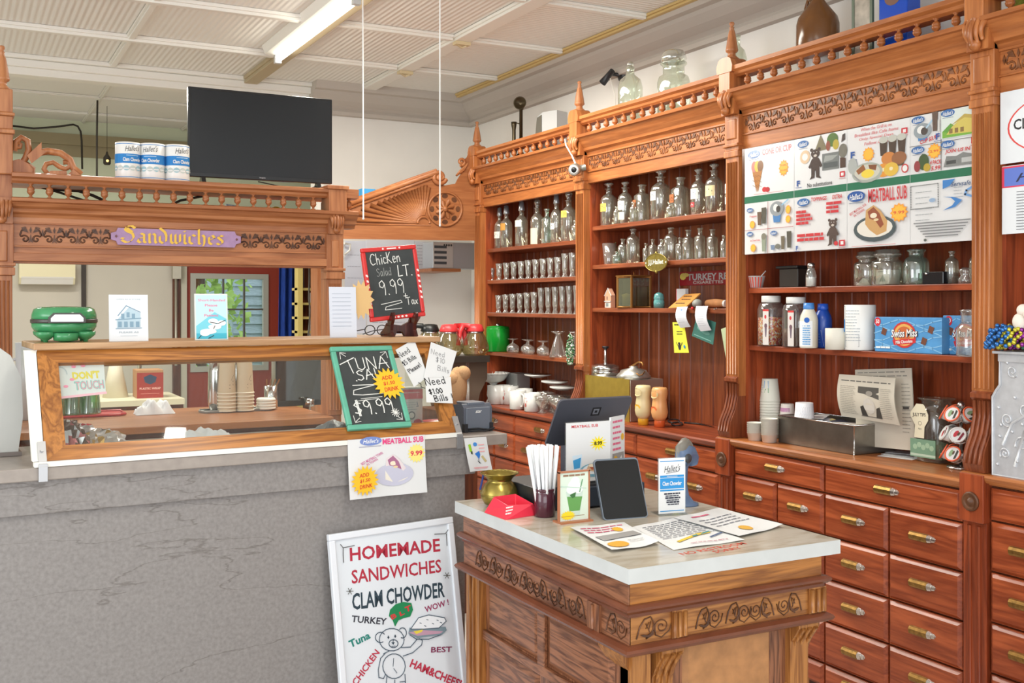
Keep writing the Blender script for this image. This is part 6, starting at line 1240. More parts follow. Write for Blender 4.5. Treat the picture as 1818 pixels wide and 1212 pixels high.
# ================================================================== GOODS ON THE RIGHT-HAND SHELVES
XS = 3.475
bg = glass('bottle_glass', (226, 226, 212), .55, .06); gg = glass('green_bottle_glass', (200, 220, 206), .5, .06); cg = glass('crystal', (244, 244, 240), .62, .05)
stop = glass('stopper_glass', (224, 226, 216), .4, .08)
def pxs(px, X=XS): return PX(px, 500, X).y
def bottle(px, zs, top, rpx, kind, label, group, X=XS, gm=None, lab=None, lab2=None, name='apothecary_bottle', cat='bottle'):
    y = pxs(px, X); k = dep((X, y, zs))/FPX; r = rpx*k; h = PX(px, top, X).z-zs; gm = gm or bg
    T = thing(name, label, cat, (X, y, zs+.0008), 0, group)
    hb = h*.74 if kind != 'plain' else h*.76; nr = r*.36
    if kind in ('stop', 'tall', 'knob'):
        ht = h*(.86 if kind == 'stop' else .8); hb = h*(.66 if kind == 'stop' else .6)
        obj('body', MB().lathe([(r*.9, 0), (r, .004), (r, hb*.9), (r*.88, hb), (r*.6, hb+(ht-hb)*.25), (nr, hb+(ht-hb)*.42), (nr, ht*.985), (nr*1.5, ht*.99), (nr*1.5, ht), (nr*.8, ht)], n=18), gm, T)
        if kind == 'stop': obj('stopper', MB().lathe([(nr*.7, ht-.004), (nr*.7, h*.92), (nr*1.4, h*.955), (nr*1.55, h*.975), (nr*1.2, h), (1e-4, h)], n=16), stop, T)
        elif kind == 'knob': obj('stopper', MB().lathe([(nr*1.2, ht), (nr*.7, ht+.006), (nr*1.1, h*.88), (nr*1.4, h*.92), (nr*1.1, h*.97), (1e-4, h)], n=16), stop, T)
        else: obj('stopper', MB().lathe([(nr*1.35, ht-.005), (nr*1.45, ht), (nr*1.0, h*.98), (1e-4, h)], n=16), mat('pewter_cap', (186, 192, 196), .3, .6), T)
    elif kind == 'square':
        obj('body', MB().lathe([(r*.88, 0), (r*.9, .003), (r*.9, hb*.95), (r*.7, hb), (nr, hb+h*.04), (nr, h*.95), (nr*1.35, h*.96), (nr*1.35, h), (nr*.8, h)], n=16, sq=.55), gm, T)
    else:
        obj('body', MB().lathe([(r*.9, 0), (r, .004), (r, hb*.88), (r*.82, hb*.98), (nr, hb+h*.05), (nr, h*.94), (nr*1.4, h*.955), (nr*1.4, h), (nr*.8, h)], n=18), gm, T)
    for lb in (lab, lab2):
        if lb:
            z0, z1, a0, a1, c, ink = lb; A = Art(lambda x, y_, o: (-(r+o)*cos(x+.55), -(r+o)*sin(x+.55), y_), base=.0012, step=.0003)
            if kind == 'square': A.mp = lambda x, y_, o: (-(r*.93+o), -x*r*.8, y_)
            A.rect(a0, hb*z0, a1, hb*z1, c, 6)
            if ink == 'oval': A.ell((a0+a1)/2, hb*(z0+z1)/2, (a1-a0)*.38, hb*(z1-z0)*.34, (206, 150, 60), 14)
            elif ink: A.stroke([(a0+(a1-a0)*.2, hb*(z0+.4*(z1-z0))), (a0+(a1-a0)*.5, hb*(z0+.65*(z1-z0))), (a0+(a1-a0)*.8, hb*(z0+.45*(z1-z0)))], .006 if kind != 'x' else .01, ink).stroke([(a0+(a1-a0)*.25, hb*(z0+.25*(z1-z0))), (a0+(a1-a0)*.8, hb*(z0+.25*(z1-z0)))], .003, ink)
            A.build('paper_label', T)
    return T
LW, LY, LO = (236, 234, 222), (232, 194, 92), (176, 104, 58); K_ = (70, 66, 60)
g1 = 'old bottles on the top shelf of the glass unit'
S1 = (1.968, 1.742, 1.509, 1.23)
for px, b_, kind, rp, lab, lb in ((887, 368, 'tall', 9.5, 'clear bottle with pewter cap and white label, first from the corner', (.42, .68, -.9, .5, LW, K_)), (899, 364, 'tall', 11, 'clear bottle with a round orange label near the corner', (.68, .95, -.7, .35, (206, 150, 70), None)),
    (926, 357, 'tall', 11.5, 'clear bottle with a curved white label at its shoulder', (.72, .95, -.9, .5, LW, None)), (954, 353, 'knob', 12, 'knob-stoppered bottle with a big cream paper label', (.03, .6, -.95, .5, (216, 206, 186), None)),
    (988, 343, 'tall', 11, 'slender capped bottle with a torn white label', (.45, .66, -.9, .1, LW, K_)), (1010, 338, 'knob', 14, 'stout stoppered bottle with an orange oval label', (.78, 1.0, -.9, .2, LY, 'oval'))):
    bottle(px, S1[0], b_, rp, kind, lab, g1, lab=lb)
bottle(971, S1[0], 371, 9, 'square', 'pale green square bottle between two tall ones', g1, XS-.03, gg); bottle(1021, S1[0], 392, 7, 'plain', 'short open bottle at the right end of the glass unit top shelf', g1, XS-.05)
# soda glasses: footed, flared tumblers
def soda(h, r): return MB().lathe([(r*.78, 0), (r*.8, h*.05), (r*.55, h*.12), (r*.55, h*.18), (r*.8, h*.34), (r*.72, h*.55), (r*.86, h*.8), (r*1.0, h*.985), (r*.98, h), (r*.92, h*.99), (r*.68, h*.56), (r*.7, h*.36), (r*.4, h*.24), (1e-4, h*.22)], n=16)
rows = []
def soda_row(zs, specs, row):
    for i, (px, top, rp) in enumerate(specs):
        y = pxs(px, XS-.03); k = dep((XS, y, zs))/FPX; h = PX(px, top, XS-.03).z-zs
        o = obj('soda_glass', soda(h, rp*k), cg, None, (XS-.03, y, zs+.0008)); tag(o, 'clear footed soda glass, %s from the corner on the %s' % (ORD[i], row), 'glass', 'soda glasses on the '+row)
soda_row(S1[1], [(874, 476, 5.2)]+[(886+13.0*i, 468-1.45*i if i < 9 else 450-(i-9), 6.6) for i in range(11)], 'upper glass shelf')
soda_row(S1[2], [(872, 526, 5.5)]+[(885+12.6*i, 524-1.1*i if i < 6 else 511-.9*(i-6), 6.4) for i in range(12)], 'lower glass shelf')
wl = mat('white_shelf_liner', (226, 224, 216), .6)
for z, nm in ((S1[1], 'upper'), (S1[2], 'lower')): tag(obj('shelf_liner', MB().box(3.40, 3.43, 5.545, 6.85, z+.0001, z+.0007), wl), 'white paper liner along the %s glass shelf' % nm, 'liner')
# green canister, upturned goblets and the beaded wreath
y = pxs(886, XS); k = dep((XS, y, 1.23))/FPX; GC = thing('canister', 'shiny green canister on the lowest shelf by the corner', 'canister', (XS-.01, y, 1.2308)); r = 21*k; gp_ = mat('green_enamel', (24, 146, 50), .15)
obj('body', MB().lathe([(r*.95, 0), (r, .004), (r, 40*k), (r*.96, 42*k)], n=32), gp_, GC); obj('lid', MB().lathe([(r*.97, 41.5*k), (r*.95, 44*k), (r*.3, 45.5*k), (1e-4, 45.5*k)], n=32), gp_, GC); obj('knob', MB().ball((0, 0, 46*k), 4*k, 10), stl, GC)
for i, px in enumerate((915, 929, 943, 957, 969)):
    y = pxs(px, XS); k = dep((XS, y, 1.23))/FPX; r = 11.5*k; h = 25*k
    tag(obj('goblet', MB().lathe([(r*.8, 0), (r*1.0, h*.2), (r*.95, h*.45), (r*.5, h*.62), (r*.15, h*.7), (r*.13, h*.9), (r*.8, h*.97), (r*.85, h)], n=18), cg, None, (XS-.02+(i % 2)*.05, y, 1.2308)), 'upturned squat goblet, %s right of the green canister' % ORD[i], 'goblet', 'upturned goblets by the green canister')
for px, top, X, lab in ((991, 588, XS-.03, 'tall upturned sundae glass at the end of the lowest shelf'), (1022, 588, XS+.06, 'tall upturned sundae glass behind the beaded ornament')):
    y = pxs(px, X); k = dep((X, y, 1.23))/FPX; h = PX(px, top, X).z-1.23; r = 16*k
    tag(obj('sundae_glass', MB().lathe([(r*1.0, 0), (r*.96, h*.1), (r*.5, h*.62), (r*.3, h*.8), (r*.25, h*.88), (r*.75, h*.97), (r*.8, h)], n=20), cg, None, (X, y, 1.2308)), lab, 'glass', 'tall upturned sundae glasses')
q = PX(1021, 620, XU-.0); k = dep(q)/FPX; random.seed(3); bd = MB()
for i in range(330):
    t = random.random(); a = random.uniform(0, 2*pi); rr = (.3+.7*sin(pi*min(1, t*.9+.1)))*11*k*random.uniform(.75, 1)
    bd.ball((rr*cos(a)*.6, rr*sin(a), (t-.5)*54*k), 1.25*k, 5, mi=random.randrange(3))
random.seed(7); OR = thing('beaded_ornament', 'green and white beaded ornament hanging on the post between the shelf units', 'ornament', (XU-.035, q.y, q.z))
obj('beads', bd, [mat('bead_green', (70, 140, 80), .3), mat('bead_white', (216, 226, 210), .3), mat('bead_dark', (30, 84, 50), .3)], OR)['kind'] = 'stuff'; obj('hanger', MB().tube([(.03, 0, 30*k), (0, 0, 30*k), (0, 0, 25*k)], .0015, 5), strg, OR)
# counter of the glass unit: cake stand, mugs, saucers
zc0 = ZCNT[0]+.001; china = mat('white_china', (224, 224, 220), .2)
def onC(px, X): return Vector((X, pxs(px, X), 0))
q = onC(876, 3.40); k = dep(q)/FPX; CSn = thing('cake_stand', 'white ruffled milk-glass cake stand at the corner end of the counter', 'cake stand', (3.40, q.y, zc0)); r = 28*k; h = PX(876, 661, 3.40).z-zc0
obj('plate', MB().lathe([(r*.3, h*.66), (r*.7, h*.74), (r*.95, h*.92), (r*1.0, h*1.0), (r*.9, h*.93), (r*.6, h*.8), (1e-4, h*.76)], n=32), china, CSn); obj('ruffle', MB().tube([(r*(1+.035*cos(j*pi/2))*cos(2*pi*j/96), r*(1+.035*cos(j*pi/2))*sin(2*pi*j/96), h*.98) for j in range(96)], r*.05, 6, closed=True), china, CSn); obj('stem', MB().lathe([(r*.5, 0), (r*.4, h*.1), (r*.12, h*.25), (r*.12, h*.55), (r*.3, h*.67)], n=20), china, CSn)
def mug(px, top, X, hz, label, rpx=15, mark=0, z=None):
    q = onC(px, X); k = dep(q)/FPX; r = rpx*k; h = 33*k; zz = z or zc0
    T = thing('coffee_mug', label, 'mug', (X, q.y, zz), hz, 'white mugs on the corner counter'); obj('body', MB().lathe([(r*.86, 0), (r*.95, .004), (r, h), (r*.9, h), (r*.86, .01), (1e-4, .008)], n=24), china, T)
    obj('handle', MB().tube([(r*.95, 0, h*.82), (r*1.45, 0, h*.78), (r*1.55, 0, h*.45), (r*1.3, 0, h*.2), (r*.92, 0, h*.16)], r*.13, 8), china, T)
    if mark:
        A = Art(lambda x, y, o: ((r*.97+o)*sin(x/r), -(r*.97+o)*cos(x/r), y)); A.ell(0, h*.6, r*.4, h*.18, (206, 56, 60), 12).text('Cocoa', 0, h*.75, h*.12, (190, 60, 60), r*.7, .01).ell(r*.1, h*.35, r*.2, h*.1, (190, 100, 90), 10); A.build('red_picture', T, (0, 0, 0), (0, 0, R(-90-hz)))
for px, top, X, hz, lab, m in ((880, 0, 3.37, 100, 'white mug with handle to the corner, first of the front mugs', 0), (893, 0, 3.42, 100, 'white mug half behind the first mug under the cake stand', 0), (919, 0, 3.335, -90, 'plain white mug at the counter edge, handle toward the beaded ornament', 0), (945, 0, 3.345, 95, 'white mug with red picture at the counter edge', 1), (931, 0, 3.43, -80, 'white mug with red picture standing behind the edge mugs', 1), (906, 0, 3.45, 100, 'white mug with small red lettering behind the cake stand', 1)):
    mug(px, top, X, hz, lab, 15, m)
q = onC(920, 3.54); k = dep(q)/FPX; tag(obj('steel_pan', MB().box(-.05, .05, -20*k, 22*k, 0, PX(920, 662, 3.54).z-zc0), mat('dull_steel', (176, 178, 178), .35, .6), None, (3.54, q.y, zc0)), 'plain steel pan standing behind the white mugs', 'pan')
for i in range(14):
    px = 962+ (i*29 % 70); X = 3.35+.035*(i % 6); q = onC(px, X); k = dep(q)/FPX
    tag(obj('sundae_dish', MB().lathe([(9*k, 0), (3*k, 4*k), (4*k, 10*k), (12*k, 20*k), (14*k, 30*k), (13*k, 30*k), (4*k, 12*k), (1e-4, 11*k)], n=14), cg, None, (X, q.y, zc0+.0)), 'clear pressed-glass sundae dish in the cluster beside the mugs', 'dish', 'clear sundae dishes beside the mugs')
for i, (px, py_, X) in enumerate(((955, 664, 3.5), (985, 676, 3.47), (1000, 686, 3.44))):
    q = onC(px, X); k = dep(q)/FPX; T = None
    for j in range(3 if i else 2): tag(obj('saucer', MB().lathe([(10*k, 0), (24*k, 4*k), (24.5*k, 5*k), (9*k, 2*k), (1e-4, 2*k)], n=24), china, None, (X, q.y, PX(px, py_, X).z+.0025*j-.022)), 'white saucer lying on the glass dishes, %s pile from the corner' % ORD[i], 'saucer', 'saucers of pile %s on the dishes' % ORD[i])
fr_ = PX(1026, 675, 3.53); k = dep(fr_)/FPX; T = thing('picture_frame', 'small cream photo frame behind the brass dispenser', 'picture frame', (3.55, fr_.y, zc0), -90); h = PX(1026, 658, 3.55).z-zc0; w = 8*k
obj('frame', MB().box(-w, w, 0, .012, 0, .014).box(-w, w, 0, .012, h-.014, h).box(-w, -w+.012, 0, .012, .014, h-.014).box(w-.012, w, 0, .012, .014, h-.014), mat('cream_frame', (226, 220, 200), .5), T); obj('picture', MB().box(-w+.012, w-.012, .004, .01, .014, h-.014), mat('dark_picture', (96, 86, 70), .4), T)
# --- second unit
g2, g3 = 'apothecary bottles on the top shelf', 'small bottles on the second shelf'; S2 = (2.038, 1.806, 1.549)
for px, b_, kind, rp, lab, lb, lb2 in ((1081, 325, 'stop', 15, 'round-shouldered stoppered bottle with a yellow label, at the left post', (.5, .78, -1.0, .1, LY, K_), None), (1110, 323, 'stop', 13, 'stoppered bottle with two white labels', (.5, .82, -1, .3, LW, K_), (.15, .42, -1, .3, LW, None)),
    (1140, 328, 'square', 13.5, 'square bottle with brown label and pale cork', (.5, .8, -1.0, -.1, LO, (120, 66, 36)), None), (1173, 302, 'stop', 18, 'largest stoppered bottle with a white label lettered in black', (.58, .85, -1.1, -.1, LW, INK), None), (1208, 315, 'square', 15.5, 'square bottle with rust-coloured label and open neck', (.5, .78, -1.0, .0, LO, (120, 66, 36)), None),
    (1240, 300, 'stop', 13.5, 'stoppered bottle with white label above a red seal', (.52, .86, -1.1, .3, LW, (150, 150, 150)), (.26, .42, -1.1, -.2, (196, 62, 66), (240, 200, 200))), (1268, 291, 'stop', 15.5, 'stoppered bottle with a gold-edged white label beside the right post', (.52, .84, -1.0, .4, (236, 222, 170), K_), None)):
    bottle(px, S2[0], b_, rp, kind, lab, g2, lab=lb, lab2=lb2)
bottle(1297, S2[0], 308, 10, 'plain', 'bottle lettered 2 half hidden by the right post', g2, XS, lab=(.62, .95, -.9, .4, LW, INK), lab2=(.25, .5, -.9, .4, (216, 226, 220), None))
for px, b_, rp, lab in ((1094, 367, 5, 'tiny vial between the yellow-labelled and white-labelled bottles'), (1124, 359, 6, 'little vial in front of the square brown-labelled bottle'), (1190, 361, 7.5, 'squat small jar beside the largest bottle')): bottle(px, S2[0], b_, rp, 'plain', lab, g2, XS-.055, name='glass_vial')
q = onC(1082, XS); k = dep(q)/FPX; tag(obj('glass_beaker', MB().lathe([(9*k, 0), (9.5*k, 2*k), (13*k, 38*k), (12.3*k, 38*k), (9*k, 4*k), (1e-4, 3*k)], n=20), cg, None, (XS, q.y, S2[1]+.0008)), 'wide open glass beaker at the left of the second shelf', 'beaker')
tag(obj('paper_wedge', MB().prism([(-.06, 0), (.06, 0), (.0, .14)], lambda a, z, c: (c, a, z), 0, .006), mat('olive_card', (150, 138, 90), .7), None, (XS+.06, q.y+.03, S2[1]+.0008)), 'olive card leaning behind the glass beaker', 'card')
for px, b_, kind, rp, lab, X in ((1095, 447, 'plain', 8, 'squat pale aqua bottle in front of the beaker', XS-.05), (1106, 424, 'plain', 9, 'small-necked bottle next to the beaker', XS), (1124, 406, 'plain', 12, 'tallest round bottle left of the brass plaque', XS), (1147, 432, 'square', 5.5, 'tiny square vial behind the left rim of the plaque', XS), (1159, 425, 'square', 7, 'small flask behind the top of the plaque', XS), (1175, 425, 'plain', 8, 'small bottle with a white neck label above the plaque', XS-.03), (1191, 404, 'plain', 12, 'tall silvery bottle right above the plaque', XS),
    (1208, 422, 'square', 8, 'small dark-shouldered bottle right of the plaque', XS), (1222, 408, 'square', 9.5, 'plain square bottle, first of three alike', XS), (1243, 405, 'square', 9.5, 'plain square bottle, second of three alike', XS), (1265, 407, 'square', 9.5, 'plain square bottle, third of three alike', XS), (1285, 418, 'square', 6, 'little square bottle near the right post', XS), (1296, 413, 'plain', 8, 'bottle half hidden by the right post', XS)):
    bottle(px, S2[1], b_, rp, kind, lab+' on the second shelf' if 'shelf' not in lab else lab, g3, X, gg if 'aqua' in lab else None, name='medicine_bottle')
q = PX(1167, 466, XU); k = dep(q)/FPX; PQ = thing('brass_plaque', 'oval brass name plaque fixed to the second shelf edge', 'plaque', (XU-.004, q.y, q.z), -90)
brs = mat('antique_brass', (160, 142, 72), .3, .75, var=.2, vscale=40)
obj('plate', MB().prism([(33*k*cos(2*pi*j/28), 15.5*k*sin(2*pi*j/28)) for j in range(28)], xz, -.006, .0).tube([(33*k*cos(2*pi*j/28), -.006, 15.5*k*sin(2*pi*j/28)) for j in range(28)], .0025, 5, closed=True).ball((0, -.002, 17*k), 3*k, 8).ball((0, -.002, -16.5*k), 3*k, 8), brs, PQ)
A = Art(base=.0072); A.text('J.J.Hallet', 0, 0, 11*k, (236, 234, 214), 46*k, .02).ell(-30*k, 0, 1.5*k, 1.5*k, WHITE, 8).ell(30*k, 0, 1.5*k, 1.5*k, WHITE, 8).build('engraved_lettering', PQ)
ls = [PX(a, b_, XB-.008) for a, b_ in ((1207, 483), (1300, 478), (1300, 505), (1207, 507))]; c = sum(ls, Vector())/4; w = abs(ls[0].y-ls[1].y)/2; h = (ls[0].z-ls[3].z+ls[1].z-ls[2].z)/4
TRs = thing('tin_sign', 'red tin cigarette sign with silver lettering', 'sign', (XB-.009, c.y, c.z), -90); obj('plate', MB().box(-w, w*1.2, -.002, .003, -h, h), mat('red_tin', (166, 38, 46), .35, var=.12, vscale=30), TRs, bevel=.002)
A = Art(base=.0026); A.text('TURKEY RED', w*.2, h*.18, h*.95, (206, 206, 204), w*1.75, .03).text('CIGARETTES', w*.12, -h*.58, h*.42, (220, 214, 206), w*1.15, .02); A.ell(-w*.85, h*.3, w*.13, h*.5, (244, 226, 110), 9).ell(-w*.75, h*.5, w*.15, h*.3, (240, 220, 120), 8); A.build('silver_lettering', TRs)
# shelf of curios
z3 = S2[2]+.001
q = onC(1128, XS); k = dep(q)/FPX; LB = thing('glass_lantern', 'square brass-framed glass lantern box on the curio shelf', 'lantern', (XS-.01, q.y, z3), 0); a = .095; h = PX(1128, 490, XS-.05).z-z3
br2 = mat('copper_brass', (166, 116, 62), .3, .7); fm_ = MB(); A_ = R(3)
cs4 = [(a*cos(A_+pi/2*j+pi/4), a*sin(A_+pi/2*j+pi/4)) for j in range(4)]
for x, y in cs4: fm_.box(x-.005, x+.005, y-.005, y+.005, 0, h)
for j in range(4):
    for z in (.004, h-.004): fm_.tube([(cs4[j][0], cs4[j][1], z), (cs4[(j+1) % 4][0], cs4[(j+1) % 4][1], z)], .006, 4)
fm_.prism([(x*1.12, y*1.12) for x, y in cs4], lambda x, y, z: (x, y, z), h, h+.006).tube([(0, 0, h), (0, 0, h+.03)], .003, 6); fm_.prism(cs4, lambda x, y, z: (x, y, z), 0, .004)
obj('frame', fm_, br2, LB); pn = MB()
for j in range(4): pn.add([(cs4[j][0], cs4[j][1], .004), (cs4[(j+1) % 4][0], cs4[(j+1) % 4][1], .004), (cs4[(j+1) % 4][0], cs4[(j+1) % 4][1], h), (cs4[j][0], cs4[j][1], h)], [(0, 1, 2, 3)])
obj('pane', pn, glass('smoky_pane', (150, 146, 116), .7, .05), LB); obj('candle', MB().lathe([(.025, .004), (.025, .06), (.03, .075), (1e-4, .085)], (-.03, .03, 0), 14), mat('cream_wax', (240, 232, 170), .5), LB)
q = onC(1080, XS-.02); k = dep(q)/FPX; HS = thing('model_house', 'tiny pink gabled model house next to the glass lantern', 'model house', (XS-.02, q.y+.005, z3), -90); w = 10*k
obj('walls', MB().prism([(-w, 0), (w, 0), (w, 22*k), (0, 34*k), (-w, 22*k)], xz, 0, .03), mat('pink_wash', (216, 160, 130), .7), HS); obj('roof', MB().tube([(-w*1.1, 0, 21*k), (0, 0, 34.5*k), (w*1.1, 0, 21*k)], .003, 4).prism([(-w, 10*k), (w, 10*k), (w, 12*k), (-w, 12*k)], xz, -.004, 0), mat('grey_roof', (186, 190, 190), .6), HS); A = Art(); A.rect(-w*.9, 0, w*.9, 9*k, (206, 204, 196)).rect(-w*.4, 14*k, -w*.1, 20*k, (90, 80, 76)).rect(-w*.6, 2*k, w*.2, 8*k, (130, 140, 140)); A.build('painted_openings', HS)
q = onC(1170, XS-.01); k = dep(q)/FPX; tag(obj('insulator', MB().lathe([(9.5*k, 0), (9.8*k, 12*k), (8.8*k, 13*k), (8.8*k, 15*k), (9.6*k, 17*k), (8*k, 24*k), (4*k, 27*k), (1e-4, 27.5*k)], n=24), mat('aqua_glass', (90, 150, 150), .12, spec=.7), None, (XS-.01, q.y, z3)), 'aqua glass insulator beside the glass lantern', 'insulator')
q = onC(1206, XS-.03); k = dep(q)/FPX; EV = thing('envelope', 'brown paper envelope with handwriting lying across the curio shelf', 'envelope', (XS-.03, q.y, z3+.012), -90, rx=-40)
obj('envelope', MB().prism([(-27*k, -6*k), (22*k, -4*k), (38*k, 28*k), (-6*k, 26*k)], xz, -.003, .003), mat('kraft_paper', (206, 142, 62), .7), EV); A = Art(base=.004); A.lines(-4*k, 22*k, 20*k, 2, 7*k, 2*k, (90, 60, 30), .2, 3).lines(-14*k, 14*k, 4*k, 1, 5*k, 2*k, (90, 60, 30), .1, 4); A.build('handwriting', EV)
q = onC(1209, XS+.05); k = dep(q)/FPX; T = thing('card_box', 'small white card with a red edge standing behind the envelope', 'card', (XS+.05, q.y, z3), -90); obj('card', MB().box(-13*k, 13*k, 0, .02, 0, 34*k), cardw, T); obj('red_edge', MB().box(-14.5*k, -13*k, -.001, .021, 0, 34*k), mat('red_edge', (196, 50, 60), .5), T)
q = onC(1238, XS); k = dep(q)/FPX; tag(obj('river_stone', MB().ball((0, 0, 8*k), 9*k, 12, sy=1.1, sz=.9), mat('grey_stone', (150, 152, 146), .7, var=.2, vscale=40), None, (XS, q.y, z3)), 'round grey stone by the brown envelope', 'stone')
q = onC(1270, XS-.02); k = dep(q)/FPX; SC_ = thing('paper_scroll', 'rolled tan parchment lying at the right end of the curio shelf', 'scroll', (XS-.02, q.y, z3+8*k)); obj('roll', MB().tube([(0, 22*k, 0), (.003, 0, .002), (0, -26*k, 0)], [7*k, 8*k, 6.5*k], 12), mat('parchment', (166, 112, 66), .8, var=.2, vscale=20), SC_); obj('white_end', MB().tube([(0, -26*k, 0), (0, -31*k, 0)], 6.5*k, 12), china, SC_)
def hang(name, label, cat, pts, X, col, art=None, th=.0012, bow=.0):
    P = [PX(a, b_, X) for a, b_ in pts]; c = sum(P, Vector())/len(P); T = thing(name, label, cat, (X, c.y, c.z), -90); L = [(-(q.y-c.y), q.z-c.z) for q in P]
    def fn(u, v): a = Vector(L[3]).lerp(Vector(L[2]), u); b_ = Vector(L[0]).lerp(Vector(L[1]), u); q = a.lerp(b_, v); return (q.x, -bow*sin(pi*v), q.y)
    obj('paper', MB().grid(lambda u, v: fn(u, v), 3, 8).grid(lambda u, v: tuple(Vector(fn(1-u, v))+Vector((0, th, 0))), 3, 8), mat('sheet_%d%d%d' % col, col, .65), T)
    if art: A = Art(lambda x, y, o: tuple(Vector(fn(x, y))-Vector((0, o, 0))), base=.0008, step=.0002); art(A); A.build('printing', T)
    return T
pap = (222, 224, 230)
hang('receipt', 'curling white receipt above the yellow ticket, taped to the curio shelf', 'receipt', [(1202, 545), (1221, 544), (1226, 580), (1208, 582)], XU+.012, pap, lambda A: A.lines(.15, .85, .75, 6, .1, .012, (176, 182, 190), .3, 3).poly([(.4, .86), (.6, .88), (.55, .82)], (40, 130, 210)), bow=.02)
hang('receipt', 'curling white receipt over the teal card, taped to the curio shelf', 'receipt', [(1236, 543), (1257, 543), (1263, 586), (1244, 588)], XU+.012, pap, lambda A: A.lines(.15, .85, .75, 7, .09, .012, (176, 182, 190), .3, 3), bow=.02)
def ytk(A): A.lines(.15, .8, .9, 1, .1, .04, INK, .1, 2).lines(.3, .8, .68, 2, .08, .03, (90, 90, 40), .2, 2).ell(.42, .3, .09, .05, INK, 10).poly([(.3, .25), (.55, .25), (.48, .1), (.36, .1)], INK).stroke([(.3, .25), (.2, .35)], .03, INK).stroke([(.55, .25), (.66, .34)], .03, INK).ell(.78, .2, .07, .06, (40, 140, 190), 10)
hang('ticket', 'yellow ticket with a black dancing figure, hanging under the curio shelf', 'ticket', [(1194, 572), (1214, 572), (1223, 626), (1197, 626)], XU+.022, (236, 232, 70), ytk)
hang('greeting_card', 'dark teal card hanging behind the right receipt', 'card', [(1237, 560), (1271, 572), (1266, 612), (1228, 596)], XU+.024, (56, 110, 100), lambda A: A.ell(.4, .5, .25, .12, (110, 160, 150), 9).ell(.6, .4, .2, .1, (90, 140, 130), 9).rect(.1, .1, .9, .14, (120, 170, 160)))
hang('bookmark', 'pale green printed card partly behind the right post', 'card', [(1280, 584), (1304, 575), (1310, 650), (1292, 655)], XU+.03, (186, 200, 160), lambda A: A.ell(.6, .75, .3, .1, (60, 70, 60), 9).ell(.4, .6, .2, .06, (90, 100, 80), 9).ell(.7, .15, .2, .08, (100, 170, 176), 10).stroke([(.2, .4), (.8, .35)], .03, (120, 110, 80)))
rd = mat('red_pin', (206, 40, 40), .4); q = PX(1229, 547, XU+.012); tag(obj('push_pin', MB().ball((0, 0, 0), .008, 8), rd, None, (XU+.013, q.y, q.z)), 'red pin on the curio shelf edge between the receipts', 'pin')
for i, px in enumerate((1270, 1291)): q = PX(px, 547, XU+.012); tag(obj('shelf_hook', MB().tube([(.008, 0, 0), (-.006, 0, 0), (-.01, -.004, -.006), (-.006, -.008, -.002)], .0025, 6), stl, None, (XU+.012, q.y, q.z)), 'small nickel hook on the curio shelf edge, %s from the receipts' % ORD[i], 'hook', 'nickel hooks on the shelf edge')
q = PX(1089, 560, XB-.03); tag(obj('wooden_rod', MB().tube([PX(1087, 548, XB-.06), PX(1090, 600, XB-.03)], .006, 6), mat('tan_rod', (186, 150, 90), .6)), 'thin tan rod hanging beneath the glass lantern', 'rod')
# syrup dispenser of brass and steel
zc1 = ZCNT[1]+.001; xq = 3.36; ya_, yb_ = PX(1031, 690, xq).y, PX(1117, 690, xq).y; h = PX(1075, 669, xq).z-zc1
SD = thing('syrup_dispenser', 'brass-fronted steel syrup dispenser with pump and ladle lids', 'syrup dispenser', (xq, (ya_+yb_)/2, zc1)); w = (ya_-yb_)/2
obj('front_panel', MB().box(0, .006, -w, w, 0, h), mat('gold_front', (186, 160, 72), .3, .6, var=.1, vscale=20), SD); obj('tank', MB().box(.006, .235, -w, w, 0, h-.002), mat('brushed_steel', (196, 192, 184), .28, .85), SD, bevel=.004)
A = Art(lambda x, y, o: (-o, -x, y)); A.text('Gem', .0, h*.42, h*.14, (150, 120, 50), w*.5, .0, .4).stroke([(-w*.3, h*.32), (w*.3, h*.36)], .002, (150, 120, 50)); A.build('maker_mark', SD)
k = dep((3.45, 5, zc1))/FPX
for nm, px, X in (('pump_lid', 1075, 3.46), ('ladle_lid', 1125, 3.46)):
    y = pxs(px, X)-SD.location.y; x = X-xq; r = 27*k
    if nm == 'pump_lid': obj(nm, MB().lathe([(r, h-.002), (r, h+.03), (r*.97, h+.032), (r, h+.034), (r*.95, h+.055), (r*.6, h+.066), (1e-4, h+.067)], (x, y, 0), 28), stl, SD); obj('pump_plunger', MB().lathe([(.016, h+.065), (.009, h+.075), (.009, h+.155), (.006, h+.156)], (x, y, 0), 14), stl, SD); obj('pump_button', MB().lathe([(.011, h+.155), (.02, h+.165), (.021, h+.172), (1e-4, h+.173)], (x, y, 0), 16), blk, SD)
    else: obj(nm, MB().lathe([(r*1.1, h-.002), (r*1.15, h+.012), (r*.95, h+.03), (r*.85, h+.045), (r*.3, h+.058), (r*.28, h+.068), (1e-4, h+.069)], (x, y, 0), 28), mat('dull_alloy', (190, 190, 184), .35, .8), SD); obj('ladle_handle', MB().tube([(x, y+.04, h+.058), (x, y+.0, h+.075), (x, y-.05, h+.094), (x, y-.085, h+.092), (x, y-.095, h+.075)], [.006, .006, .0055, .005, .005], 8), br2, SD); obj('ladle_handle', MB().tube([(x-.03, y-.06, h+.035), (x-.03, y-.1, h+.022), (x-.03, y-.13, h+.028), (x-.03, y-.15, h+.045)], .004, 6), br2, SD)
